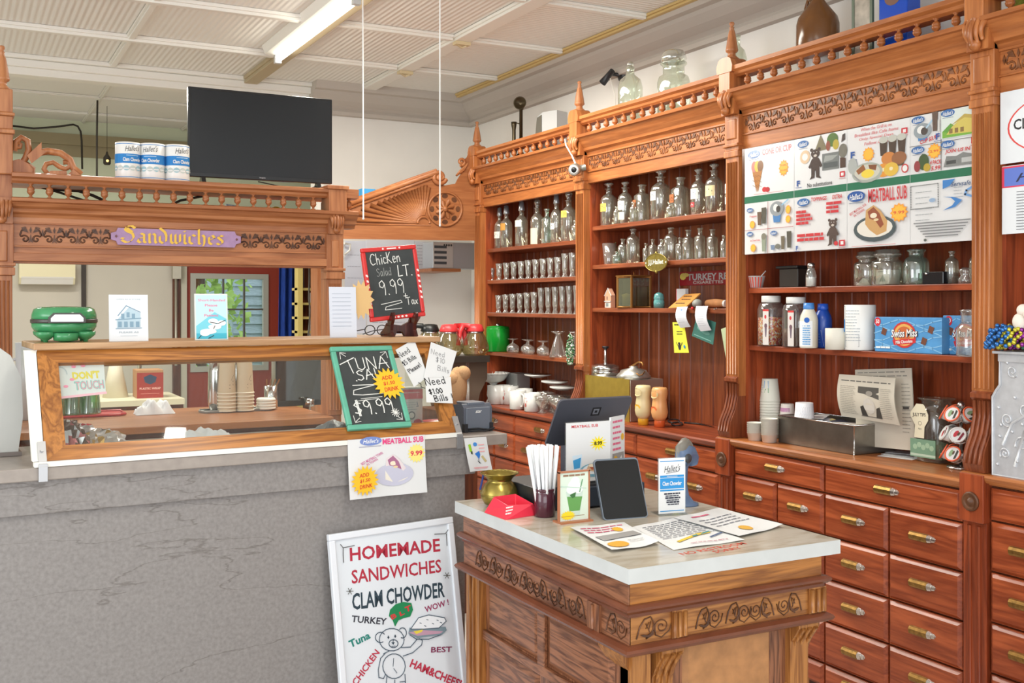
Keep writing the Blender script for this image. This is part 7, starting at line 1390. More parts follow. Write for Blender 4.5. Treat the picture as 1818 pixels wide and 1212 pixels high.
for px, lab, cap, body in ((1142, 'squeeze bottle with a yellow cap beside the syrup dispenser', (236, 180, 50), (222, 206, 160)), (1171, 'squeeze bottle with an orange cap beside the syrup dispenser', (230, 110, 56), (232, 170, 110))):
    X = 3.36 if px < 1150 else 3.38; q = onC(px, X); k = dep(q)/FPX; T = thing('sauce_bottle', lab, 'bottle', (X, q.y, zc1), 0, 'upturned sauce bottles'); r = 15*k
    obj('cap', MB().lathe([(r*.62, 0), (r*.62, 11*k), (r*.6, 12*k)], n=20), mat('cap_%d' % px, cap, .35), T)
    obj('bottle', MB().lathe([(r*.62, 11.5*k), (r*.9, 18*k), (r, 26*k), (r*.9, 40*k), (r*.82, 48*k), (r*.95, 58*k), (r*.95, 66*k), (r*.8, 70*k), (1e-4, 71*k)], n=24), mat('sauce_%d' % px, body, .3), T)
    A = Art(lambda x, y, o: (-(r*.97+o)*cos(x/r), -(r*.97+o)*sin(x/r), y), step=.0004); A.ell(.0, 58*k, r*.8, 7*k, (206, 186, 140), 12).ell(0, 32*k, r*.6, 5*k, cap, 12); A.build('printed_label', T)
def cutl(nm, label, pts, X, r, m, cat): 
    P = [PZ(a, b_, zc1+.006) for a, b_ in pts]; tag(obj(nm, MB().tube(P, r, 6), m), label, cat)
SCI = thing('scissors', 'black-handled scissors lying on the counter under the receipts', 'scissors', PZ(1215, 748, zc1)); k = dep(SCI.location)/FPX
sp_ = lambda a, b_: tuple(PZ(a, b_, zc1+.005)-SCI.location)
obj('blade', MB().tube([sp_(1215, 750), sp_(1240, 752), sp_(1268, 758)], [.005, .005, .002], 6), mat('dark_blade', (60, 58, 58), .25, .7), SCI)
for c in ((1196, 747), (1202, 752)): obj('handle', MB().tube([sp_(c[0]+10*cos(t*.63), c[1]+3*sin(t*.63)) for t in range(10)], .004, 6, closed=True), blk, SCI)
cutl('tongs', 'brass-coloured tongs lying behind the scissors', [(1222, 744), (1245, 745), (1262, 751)], 3.4, .004, br2, 'tongs')
# --- third unit: menu board
XM = XU-.016; pts = [(1322, 266), (1735, 184), (1738, 421), (1325, 455)]
yl, yr = PX(1322, 360, XM).y, PX(1737, 360, XM).y; zt_ = (PX(1322, 266, XM).z+PX(1735, 184, XM).z)/2; zb_ = (PX(1325, 455, XM).z+PX(1737, 422, XM).z)/2
MR, MHt = yl-yr, zt_-zb_; MW = MHt*2.05; MX = MR/MW; MNU = thing('menu_board', 'white plastic-covered menu board with a green stripe in the third shelf unit', 'menu board', (XM, (yl+yr)/2, zb_), -90)
obj('board', MB().box(-MR/2, MR/2, 0, .012, 0, MHt), mat('menu_white', (232, 232, 232), .25), MNU, bevel=.002)
def mu(px): return ((yl+yr)/2-PX(px, 360, XM).y)/MX
def mz(px, py_): return PX(px, py_, XM).z-zb_
A = Art(lambda x, y, o: (x*MX, -o, y), base=.0008, step=.00003); gz = mz(1530, 329)
bw_ = [mu(v) for v in (1322, 1410, 1504, 1616, 1737)]; U = lambda i, f: bw_[i]+(bw_[i+1]-bw_[i])*f
top = lambda f: gz+.018+(MHt-gz-.018)*f; bot = lambda f: (gz-.018)*f
A.rect(-MW/2, gz-.016, MW/2, gz+.016, (14, 110, 76))
for v in bw_[1:4]: A.rect(v-.0008, 0, v+.0008, MHt, (206, 206, 206))
def cup(x, y, w, h, c, c2=None, lid=None): A.poly([(x-w*.5, y+h), (x+w*.5, y+h), (x+w*.36, y), (x-w*.36, y)], c); (A.poly([(x-w*.46, y+h*.8), (x+w*.46, y+h*.8), (x+w*.36, y), (x-w*.36, y)], c2) if c2 else 0); (A.ell(x, y+h, w*.55, h*.22, lid) if lid else 0)
def bear(x, y, h, c=(66, 48, 40)):
    A.ell(x, y+h*.8, h*.15, h*.14, c).ell(x-h*.13, y+h*.93, h*.055, h*.055, c, 10).ell(x+h*.13, y+h*.93, h*.055, h*.055, c, 10).ell(x, y+h*.48, h*.17, h*.22, c).poly([(x-h*.14, y+h*.36), (x-h*.01, y+h*.36), (x-h*.03, y+h*.05), (x-h*.2, y+h*.0), (x-h*.14, y+h*.1)], c).poly([(x+h*.14, y+h*.36), (x+h*.01, y+h*.36), (x+h*.03, y+h*.05), (x+h*.2, y+h*.0), (x+h*.14, y+h*.1)], c)
    A.poly([(x-h*.12, y+h*.64), (x-h*.24, y+h*.4), (x-h*.18, y+h*.34), (x-h*.1, y+h*.5)], c).poly([(x+h*.12, y+h*.64), (x+h*.24, y+h*.4), (x+h*.18, y+h*.34), (x+h*.1, y+h*.5)], c).ell(x, y+h*.74, h*.06, h*.04, (210, 200, 190), 10).ell(x-h*.05, y+h*.85, h*.015, h*.015, WHITE, 6).ell(x+h*.05, y+h*.85, h*.015, h*.015, WHITE, 6)
RD_ = (206, 48, 56); OG = (246, 160, 40)
def flame(x, y, r, sy, t=(), n=12): A.burst(x, y, r, OG, n, .78, sy); A.burst(x, y, r*.8, (246, 190, 60), n, .8, sy); [A.text(s_, x, y+r*sy*(.32-.6*i) if len(t) > 1 else y, r*.36 if len(t) == 1 else r*.26, (220, 60, 40), r*1.25, .02) for i, s_ in enumerate(t)]
def fb(x, y, s): A.text('F', x, y, s, (36, 84, 160), s*.6, .04).rect(x-s*.6, y-s*.75, x+s*.6, y-s*.67, (36, 84, 160))
def insta(x, y, s): A.rect(x-s*.5, y-s*.5, x+s*.5, y+s*.5, (206, 40, 56)).rect(x-s*.25, y-s*.27, x+s*.25, y+s*.27, WHITE).rect(x-s*.6, y-s*.8, x+s*.6, y-s*.7, (190, 120, 120))
# cone or cup
W0, W2 = bw_[1]-bw_[0], bw_[3]-bw_[2]; logo(A, U(0, .2), top(.86), W0*.25); A.text('CONE OR CUP', U(0, .66), top(.87), .03, RD_, W0*.58, .03)
for dx, c in ((-.017, (206, 130, 120)), (0, (222, 196, 80)), (.017, (140, 96, 60))):
    A.poly([(U(0, .27)+dx-.013, top(.55)), (U(0, .27)+dx+.013, top(.55)), (U(0, .27)+dx*.25, top(.06))], (186, 122, 56)); A.ell(U(0, .27)+dx, top(.6), .016, .026, c)
    for q_ in range(3): A.stroke([(U(0, .27)+dx*.8-.012, top(.42-.1*q_)), (U(0, .27)+dx*.8+.01, top(.36-.1*q_))], .0018, (120, 70, 30))
flame(U(0, .8), top(.48), .026, 1.5, ('2.50 SMALL', '3.50 LARGE')); A.ell(U(0, .42), top(.1), .013, .012, (206, 40, 50)).ell(U(0, .48), top(.09), .012, .012, (190, 30, 40)).rect(U(0, .2), top(.02), U(0, .8), top(.025), (220, 90, 90))
# bear panel
logo(A, U(1, .18), top(.88), .055); A.poly([(U(1, .52)-.03, top(.68)), (U(1, .52)+.03, top(.7)), (U(1, .52), top(1.0))], (130, 120, 90)).ell(U(1, .74), top(.86), .026, .03, (84, 116, 50)).ell(U(1, .66), top(.76), .01, .022, (150, 80, 60)).ell(U(1, .8), top(.76), .014, .022, (190, 170, 60)).poly([(U(1, .9), top(.78)), (U(1, .97), top(.82)), (U(1, .97), top(.94)), (U(1, .92), top(.92))], (70, 60, 56))
A.ell(U(1, .22), top(.62), .025, .03, (226, 196, 160)).ell(U(1, .22), top(.62), .014, .016, WHITE).ell(U(1, .93), top(.62), .02, .03, (120, 116, 104)).rect(U(1, .55), top(.3), U(1, .86), top(.62), (120, 124, 122)).rect(U(1, .57), top(.34), U(1, .84), top(.44), (84, 90, 90)).poly([(U(1, .58), top(.46)), (U(1, .74), top(.48)), (U(1, .84), top(.56)), (U(1, .6), top(.58))], (160, 164, 160)).poly([(U(1, .88), top(.3)), (U(1, .98), top(.3)), (U(1, .98), top(.48)), (U(1, .88), top(.5))], (80, 54, 40))
bear(U(1, .42), top(.16), .14); fb(U(1, .09), top(.12), .026); insta(U(1, .92), top(.18), .024); A.text('No substitutions', U(1, .5), top(.055), .018, (50, 50, 52), .12, .01)
# breakfast panel
for t, f, q_ in (('When the Grill is on', .94, .13), ('Breakfast like Cafe Items', .85, .185), ('Only Special Days', .76, .145), ('Follow us on', .67, .1)): A.text(t, U(2, .48), top(f)+.0, .0135, (222, 110, 116), q_, .004, .15)
fb(U(2, .1), top(.5), .03); flame(U(2, .36), top(.47), .026, 1.2); insta(U(2, .92), top(.78), .024)
for x_ in (.6, .74, .88): cup(U(2, x_), top(.4), .034, .065, (86, 66, 50), (70, 50, 36), (196, 196, 186))
for x_, y_, c in ((.68, .34, (206, 130, 60)), (.84, .32, (150, 96, 56))): A.poly([(U(2, x_)-.024, top(y_)), (U(2, x_)+.024, top(y_)), (U(2, x_)+.018, top(y_-.14)), (U(2, x_)-.018, top(y_-.14))], (96, 70, 50)); A.ell(U(2, x_), top(y_), .03, .026, c)
for x_, c in ((.6, (226, 150, 50)), (.72, (226, 186, 70))): A.ell(U(2, x_), top(.14), .03, .028, c).ell(U(2, x_), top(.15), .008, .008, (240, 226, 180), 8)
A.ell(U(2, .34), top(.14), .066, .042, (170, 176, 166)).ell(U(2, .34), top(.15), .055, .032, (206, 204, 190)).ell(U(2, .35), top(.12), .028, .018, (240, 212, 70)).poly([(U(2, .16), top(.2)), (U(2, .28), top(.3)), (U(2, .32), top(.2)), (U(2, .2), top(.12))], (150, 90, 44)).poly([(U(2, .36), top(.28)), (U(2, .5), top(.26)), (U(2, .48), top(.16)), (U(2, .38), top(.2))], (130, 76, 40)); A.ell(U(2, .1), top(.3), .02, .034, (176, 180, 176)).stroke([(U(2, .12), top(.12)), (U(2, .24), top(-.02))], .006, (150, 150, 150)).ell(U(2, .93), top(.12), .014, .018, (206, 60, 60)).ell(U(2, .93), top(.12), .01, .013, WHITE)
# four small panels
vx = U(3, .48); A.rect(vx-.0012, gz+.018, vx+.0012, MHt, (90, 90, 90)).rect(bw_[3], top(.47), MW/2, top(.48), (110, 110, 110)).rect(vx, top(.52), MW/2, top(.98), (222, 232, 226))
logo(A, U(3, .13), top(.92), .05); cup(U(3, .2), top(.55), .044, .05, (60, 120, 176), (70, 132, 190)); A.ell(U(3, .2), top(.72), .034, .03, (150, 160, 166)).ell(U(3, .18), top(.74), .016, .016, WHITE, 9).ell(U(3, .23), top(.71), .014, .016, (70, 60, 56), 9).stroke([(U(3, .26), top(.76)), (U(3, .37), top(.9))], .006, (176, 206, 226)); cup(U(3, .39), top(.68), .022, .075, (96, 76, 64)); A.rect(U(3, .43), top(.66), U(3, .46), top(.86), (210, 210, 206)); A.text('CUP $3.99', U(3, .3), top(.55), .018, RD_, .07, .02, .3, .2); fb(U(3, .43), top(.58), .024)
logo(A, U(3, .58), top(.94), .05); A.poly([(U(3, .5), top(.53)), (U(3, 1), top(.53)), (U(3, 1), top(.68)), (U(3, .5), top(.64))], (120, 176, 60)).poly([(U(3, .5), top(.64)), (U(3, .62), top(.76)), (U(3, .74), top(.66)), (U(3, .6), top(.6))], (96, 160, 60)).poly([(U(3, .56), top(.58)), (U(3, .94), top(.56)), (U(3, 1), top(.76)), (U(3, .82), top(.86)), (U(3, .64), top(.7))], (214, 196, 96)).poly([(U(3, .62), top(.72)), (U(3, .82), top(.88)), (U(3, 1), top(.82)), (U(3, 1), top(.76)), (U(3, .82), top(.82))], (190, 166, 80))
for x_ in (.6, .68, .76): A.rect(U(3, x_), top(.59), U(3, x_+.05), top(.67), (140, 110, 60))
logo(A, U(3, .13), top(.4), .05); flame(U(3, .38), top(.34), .026, 1.2, ('2.99',)); A.text('4 PACK', U(3, .4), top(.15), .017, RD_, .042, .02, .2).text('5.99', U(3, .4), top(.05), .017, RD_, .035, .02, .2)
A.ell(U(3, .22), top(.18), .02, .032, (60, 84, 40)).ell(U(3, .12), top(.12), .012, .022, (150, 56, 60)).ell(U(3, .27), top(.08), .013, .016, (190, 160, 50))
logo(A, U(3, .58), top(.42), .05); insta(U(3, .96), top(.42), .024); A.text('JOIN US IN', U(3, .72), top(.29), .018, RD_, .09, .02, .2).poly([(U(3, .52), top(.04)), (U(3, 1), top(.04)), (U(3, 1), top(.18)), (U(3, .8), top(.25)), (U(3, .7), top(.2)), (U(3, .56), top(.22))], (130, 132, 130)).rect(U(3, .56), top(.08), U(3, .7), top(.14), (70, 72, 72)).rect(U(3, .78), top(.08), U(3, .94), top(.16), (190, 192, 190))
# lower row: four drink panels
vx = U(0, .5); A.rect(vx-.0012, 0, vx+.0012, gz-.018, (150, 60, 60)).rect(bw_[0], bot(.47), bw_[1], bot(.478), (170, 60, 64)); logo(A, U(0, .13), bot(.87), .036); A.text('Frappes', U(0, .2), bot(.74), .012, RD_, .04, .01); flame(U(0, .18), bot(.58), .016, 1.3); cup(U(0, .33), bot(.56), .024, .062, (104, 80, 60)); cup(U(0, .42), bot(.58), .026, .075, (84, 80, 68))
A.text('Sundaes', U(0, .7), bot(.95), .01, RD_, .04, .01); cup(U(0, .68), bot(.58), .046, .05, (70, 130, 190)); A.ell(U(0, .68), bot(.84), .036, .034, (150, 156, 160)).ell(U(0, .66), bot(.86), .014, .018, WHITE, 9).ell(U(0, .71), bot(.83), .012, .016, (60, 56, 54), 9).stroke([(U(0, .78), bot(.9)), (U(0, .9), bot(.99))], .006, (150, 196, 226)); flame(U(0, .9), bot(.8), .014, 1.6); flame(U(0, .9), bot(.62), .014, 1.4)
logo(A, U(0, .13), bot(.4), .036); A.text('Ice Cream Sodas', U(0, .24), bot(.27), .01, RD_, .055, .01); flame(U(0, .2), bot(.12), .016, 1.3); cup(U(0, .42), bot(.04), .024, .07, (150, 160, 140), None, (130, 126, 110)); logo(A, U(0, .62), bot(.38), .036); cup(U(0, .6), bot(.06), .022, .022, (120, 140, 170)); cup(U(0, .8), bot(.06), .02, .06, (110, 100, 80)); cup(U(0, .92), bot(.08), .024, .075, (84, 82, 70)); A.ell(U(0, .7), bot(.12), .014, .012, (120, 120, 110))
# toppings
logo(A, U(1, .2), bot(.9), .06); A.text('TOPPINGS', U(1, .5), bot(.93), .018, RD_, .075, .02, .15).text('EXTRA', U(1, .84), bot(.93), .018, RD_, .045, .02, .15)
A.lines(U(1, .06), U(1, .4), bot(.7), 4, bot(.07), .012, RD_, .5, 2).lines(U(1, .64), U(1, .98), bot(.8), 3, bot(.075), .012, RD_, .5, 2).lines(U(1, .08), U(1, .6), bot(.26), 2, bot(.08), .013, RD_, .05, 3); bear(U(1, .76), bot(.06), .12, (80, 62, 54)); A.ell(U(1, .82), bot(.1), .01, .01, RD_, 8); insta(U(1, .93), bot(.1), .026); fb(U(1, .08), bot(.06), .02)
# meatball sub
logo(A, U(2, .17), bot(.89), W2*.29, (30, 84, 160)); A.text('MEATBALL SUB', U(2, .67), bot(.87), .055, RD_, W2*.6, .02); flame(U(2, .85), bot(.54), .036, 1.1, ('9.99',)); A.text('BEST MEATBALL SUB', U(2, .2), bot(.66), .011, RD_, .08, .01, 0, .5).text('IN TOWN', U(2, .22), bot(.6), .011, RD_, .05, .01, 0, .5); sub_plate(A, U(2, .47), bot(.38), .18, 1.0); A.rect(U(2, .1), bot(.02), U(2, .8), bot(.026), (220, 80, 80))
# certificate, blue leaflet and small print
x0, x1, y0, y1 = U(3, .03), U(3, .46), bot(.56), bot(.95)
for i in range(20): A.rect(x0+(x1-x0)*i/20, y1-.004, x0+(x1-x0)*(i+.6)/20, y1, (70, 74, 76)).rect(x0+(x1-x0)*i/20, y0, x0+(x1-x0)*(i+.6)/20, y0+.004, (70, 74, 76))
for i in range(14): A.rect(x0, y0+(y1-y0)*i/14, x0+.004, y0+(y1-y0)*(i+.6)/14, (70, 74, 76)).rect(x1-.004, y0+(y1-y0)*i/14, x1, y0+(y1-y0)*(i+.6)/14, (70, 74, 76))
A.lines(x0+.02, x1-.02, y1-.03, 6, .022, .0025, (150, 156, 160), .3, 4).ell((x0+x1)/2+.03, y0+.03, .012, .008, (150, 176, 206)); bl = (60, 130, 200)
A.poly([(U(3, .52), bot(.98)), (U(3, .7), bot(.98)), (U(3, .62), bot(.88)), (U(3, .52), bot(.84))], bl).poly([(U(3, .52), bot(.72)), (U(3, .68), bot(.7)), (U(3, .8), bot(.64)), (U(3, .7), bot(.54)), (U(3, .52), bot(.5)), (U(3, .66), bot(.57)), (U(3, .7), bot(.63)), (U(3, .64), bot(.69))], bl).text('Servsafe', U(3, .78), bot(.9), .018, (60, 90, 130), .07, .01, .2); A.stroke([(U(3, 1), bot(.86)), (U(3, .86), bot(.78)), (U(3, .84), bot(.72)), (U(3, 1), bot(.66))], .008, (110, 160, 214)).lines(U(3, .68), U(3, .86), bot(.84), 4, bot(.05), .002, (150, 160, 170), .4, 2)
for i in range(6): w_ = .42-.035*i; A.rect(U(3, .5-w_), bot(.32-.045*i), U(3, .5+w_), bot(.32-.045*i)+.0045, (130, 132, 134))
A.ell(U(3, .26), bot(.05), .006, .006, (90, 96, 90), 8); A.build('printed_menu', MNU)
cov = obj('plastic_cover', MB().box(-MR/2, MR/2, -.0155, -.0145, 0, MHt), glass('plastic_film', (252, 252, 252), .975, .12), MNU)
# goods on the third unit's shelves
S3 = (1.649+.001, 1.373+.001)
q = onC(1343, XS-.04); k = dep(q)/FPX; PC_ = thing('paper_cup', 'red-striped paper ice cream cup with a spoon', 'cup', (XS-.04, q.y, S3[0])); r = 15*k; h = 20*k
obj('cup', MB().lathe([(r*.72, 0), (r, h), (r*1.05, h), (r*1.03, h+.002), (r*.95, h), (r*.68, .003), (1e-4, .003)], n=24), cardw, PC_); A = Art(lambda x, y, o: (-(r*(.72+.28*y/h)+o)*cos(x), -(r*(.72+.28*y/h)+o)*sin(x), y), base=.0006)
for j in range(9): A.rect(-1.5+j*.36, .001, -1.5+j*.36+.17, h*.93, (214, 80, 64), 2)
A.build('red_stripes', PC_); obj('spoon', MB().tube([(0, 0, h*.3), (0, -r*.9, h*1.05), (0, -r*1.6, h*1.45)], .003, 6), mat('clear_spoon', (206, 208, 210), .3), PC_)
q = onC(1404, XS); k = dep(q)/FPX; T = thing('napkin_holder', 'black box holder with an overhanging lid, next to the salt shaker', 'holder', (XS-.02, q.y, S3[0]), -90); gr = mat('charcoal_plastic', (44, 38, 34), .4)
obj('box', MB().box(-22*k, 26*k, 0, .09, 0, 33*k), gr, T, bevel=.004); obj('lid', MB().box(-27*k, 28*k, -.01, .1, 33*k, 38*k), mat('black_plastic', (22, 22, 24), .35), T, bevel=.003)
q = onC(1440, XS-.07); k = dep(q)/FPX; SA_ = thing('salt_shaker', 'glass salt shaker with a metal cap, half full', 'shaker', (XS-.07, q.y, S3[0])); r = 9.5*k
obj('glass', MB().lathe([(r, 0), (r*1.0, 18*k), (r*.8, 28*k), (r*.62, 33*k)], n=20), cg, SA_); obj('salt', MB().lathe([(r*.9, .001), (r*.9, 16*k), (1e-4, 16.5*k)], n=18), mat('salt_white', (240, 240, 240), .9), SA_); obj('cap', MB().lathe([(r*.7, 33*k), (r*.72, 39*k), (r*.5, 42*k), (1e-4, 42*k)], n=20), stl, SA_)
def canister(px, rpx, hpx, X, label, gm, z, inside=None, lid=True, sq=.5, grp='glass canisters under the menu board'):
    q = onC(px, X); k = dep(q)/FPX; r = rpx*k; h = hpx*k; T = thing('glass_canister', label, 'canister', (X, q.y, z), 45 if False else 0, grp)
    obj('jar', MB().lathe([(r*.94, 0), (r, .004), (r, h*.6), (r*.92, h*.66), (r*.66, h*.7), (r*.66, h*.77), (r*.82, h*.79), (r*.8, h*.8)], n=20, sq=sq), gm, T)
    if lid: obj('lid', MB().lathe([(r*.8, h*.8), (r*.95, h*.83), (r*.95, h*.87), (r*.8, h*.9), (r*.85, h*.97), (r*.5, h), (1e-4, h)], n=20), stop, T)
    return T, r, h, k
T, r, h, k = canister(1541, 22, 61, XS, 'square glass canister with folded papers, left of two alike', bg, S3[0]); obj('folded_papers', MB().prism([(-r*.8, 0), (r*.8, 0), (r*.4, h*.18), (0, h*.22)], lambda a, z, c: (c, -a, z), -.03, .03), cardw, T)
T, r, h, k = canister(1576, 25, 64, XS-.02, 'square glass canister with white packets, right of two alike', bg, S3[0]); obj('packets', MB().box(-.03, .03, -r*.6, r*.6, .004, h*.42), cardw, T); A = Art(lambda x, y, o: (-.03-o, -x, y)); A.poly([(-r*.3, h*.1), (r*.3, h*.1), (0, h*.3)], (150, 166, 160)).lines(-r*.4, r*.4, h*.36, 1, .01, .004, (120, 130, 130), .1, 3).build('printing', T)
q = onC(1627, XS+.02); k = dep(q)/FPX; tag(obj('glass_jar', MB().lathe([(21*k, 0), (22*k, 3*k), (22*k, 38*k), (19*k, 46*k), (13*k, 50*k), (13*k, 57*k), (16*k, 60*k), (16*k, 63*k), (12*k, 63*k)], n=24), gg, None, (XS+.02, q.y, S3[0])), 'pale green wide-mouth jar behind the small black box', 'jar')
q = onC(1655, XS-.05); k = dep(q)/FPX; T = thing('black_box', 'small glossy black box in front of the green jar', 'box', (XS-.05, q.y, S3[0]), -90); obj('box', MB().box(-22*k, 24*k, 0, .05, 0, 22*k), mat('gloss_black', (26, 28, 32), .12), T, bevel=.003); obj('clasp', MB().ball((-12*k, -.002, 19*k), 3*k, 8), stl, T)
bottle(1690, S3[0], 446, 11.5, 'plain', 'small-necked clear bottle right of the black box', None, XS, name='clear_bottle'); q = onC(1714, XS-.03); k = dep(q)/FPX; tag(obj('glass_jar', MB().lathe([(12*k, 0), (13*k, 8*k), (8*k, 14*k), (10*k, 20*k), (11*k, 24*k), (6*k, 28*k), (1e-4, 29*k)], n=18), cg, None, (XS-.03, q.y, S3[0])), 'low lidded glass jar beside the right post', 'jar'); bottle(1733, S3[0], 430, 12, 'knob', 'tall clear bottle partly hidden by the right post', None, XS, name='clear_bottle')
# lower shelf: sprinkles, creamers, rolls, cocoa boxes
def sprk(px, label, fill, fcol, mixed=False):
    q = onC(px, XS-.03); k = dep(q)/FPX; r = 23*k; h = 88*k; T = thing('sprinkle_jar', label, 'jar', (XS-.03, q.y, S3[1]), 0, 'plastic sprinkle jars')
    obj('jar', MB().lathe([(r*.9, 0), (r*.93, .004), (r*.93, h*.72), (r*.82, h*.83), (r*.66, h*.87)], n=20, sq=.5), glass('jar_plastic', (236, 236, 236), .75, .1), T); obj('lid', MB().lathe([(r*.72, h*.87), (r*.74, h*.88), (r*.74, h*.99), (r*.7, h), (1e-4, h)], n=24), china, T)
    obj('sprinkles', MB().lathe([(r*.87, .003), (r*.87, h*fill), (1e-4, h*(fill+.02))], n=20, sq=.5), fcol, T)['kind'] = 'stuff'
    A = Art(lambda x, y, o: (-(r*1.0+o)*1.0, -x, y)); A.rect(r*.2, h*.02, r*.86, h*.72, (214, 208, 204)).rect(r*.2, h*.69, r*.86, h*.73, (206, 60, 60)).ell(r*.5, h*.58, r*.12, h*.04, (206, 60, 70), 10).poly([(r*.42, h*.36), (r*.66, h*.36), (r*.6, h*.18), (r*.5, h*.18)], (110, 96, 110)).ell(r*.54, h*.4, r*.16, h*.05, (110, 80, 90), 10); A.build('printed_label', T)
def speck():
    m, t, b = _new('mixed_sprinkles'); tc = t.nodes.new('ShaderNodeTexCoord'); v = t.nodes.new('ShaderNodeTexVoronoi'); v.inputs['Scale'].default_value = 160; t.links.new(tc.outputs['Object'], v.inputs['Vector'])
    sp = t.nodes.new('ShaderNodeSeparateColor'); t.links.new(v.outputs['Color'], sp.inputs[0]); r = t.nodes.new('ShaderNodeValToRGB'); r.color_ramp.interpolation = 'CONSTANT'; e = r.color_ramp.elements; e[0].color = (*lin((236, 130, 60)), 1); e[1].position = .75; e[1].color = (*lin((200, 60, 50)), 1)
    for p_, c_ in ((.3, (240, 200, 120)), (.55, (240, 236, 220))): x = e.new(p_); x.color = (*lin(c_), 1)
    t.links.new(sp.outputs[0], r.inputs[0]); t.links.new(r.outputs[0], b.inputs['Base Color']); return m
sprk(1369, 'plastic jar of orange and white sprinkles with a white lid', .56, speck()); sprk(1413, 'plastic jar of chocolate sprinkles with a white lid', .36, mat('chocolate_sprinkles', (96, 62, 44), .7, var=.4, vscale=150))
for px, X, lab, c1, capc, hp in ((1436, XS-.08, 'white and blue creamer bottle with a light blue cap', (226, 222, 206), (76, 140, 214), 80), (1461, XS-.0, 'dark blue creamer bottle behind the white creamer', (34, 76, 170), (40, 90, 200), 78)):
    q = onC(px, X); k = dep(q)/FPX; r = 16*k; h = hp*k; T = thing('creamer_bottle', lab, 'bottle', (X, q.y, S3[1]), 0, 'creamer bottles'); obj('bottle', MB().lathe([(r*.92, 0), (r, .004), (r, h*.62), (r*.9, h*.72), (r*.62, h*.84), (r*.56, h*.86)], n=24), mat('creamer_%d' % px, c1, .25), T); obj('cap', MB().lathe([(r*.58, h*.86), (r*.62, h*.87), (r*.56, h), (1e-4, h)], n=20), mat('creamer_cap_%d' % px, capc, .3), T)
    A = Art(lambda x, y, o: (-(r+o)*cos(x/r), -(r+o)*sin(x/r), y), base=.0006)
    if c1[0] > 100: A.rect(-r*1.2, h*.04, r*1.2, h*.6, (236, 238, 240), 10).lines(r*.1, r*1.0, h*.48, 9, h*.05, h*.025, (90, 160, 216), .1, 3).ell(r*.6, h*.62, r*.3, h*.06, (40, 100, 190), 10).lines(-r*.9, -r*.5, h*.5, 6, h*.07, h*.02, (140, 150, 160), .2, 1)
    else: A.poly([(-r*1.0, h*.04), (r*.9, h*.04), (r*.6, h*.4), (-r*.2, h*.5), (-r*1.0, h*.44)], (206, 220, 236)).lines(-r*.6, r*.6, h*.3, 4, h*.06, h*.02, (60, 110, 180), .2, 2)
    A.build('printed_label', T)
q = onC(1483, XS-.09); k = dep(q)/FPX; tag(obj('paper_roll', MB().lathe([(17.5*k, 0), (17.5*k, 37*k), (17*k, 37.5*k), (6*k, 37.5*k), (6*k, 30*k)], n=28), mat('roll_cream', (232, 228, 214), .75), None, (XS-.09, q.y, S3[1])), 'plain cream paper roll between creamers and the chowder can', 'roll')
q = onC(1527, XS-.03); k = dep(q)/FPX; r = 27*k; h = 80*k; T = thing('chowder_can', 'large white and blue chowder can turned to its small print, beside the cocoa boxes', 'can', (XS-.03, q.y, S3[1])); obj('can', MB().lathe([(r*.97, 0), (r, .004), (r, h-.003), (r*.97, h), (1e-4, h)], n=32), MATS['can_white'], T)
A = Art(lambda x, y, o: (-(r+o)*cos(x/r), -(r+o)*sin(x/r), y)); bl = (42, 130, 200); A.rect(-r*1.4, h*.4, -r*.45, h*.68, bl, 8)
for y_ in (.03, .96): A.rect(-r*1.4, h*y_, -r*.45, h*y_+.002, (60, 100, 140), 8)
A.rect(-r*.45, h*.03, -r*.42, h*.97, (60, 100, 140)).lines(-r*.3, r*.8, h*.86, 11, h*.065, h*.012, (150, 160, 170), .3, 4).stroke([(-r*.3, h*.08), (r*.7, h*.08), (r*.7, h*.34), (-r*.3, h*.34)], .0012, (140, 146, 150), True); A.build('printed_label', T)
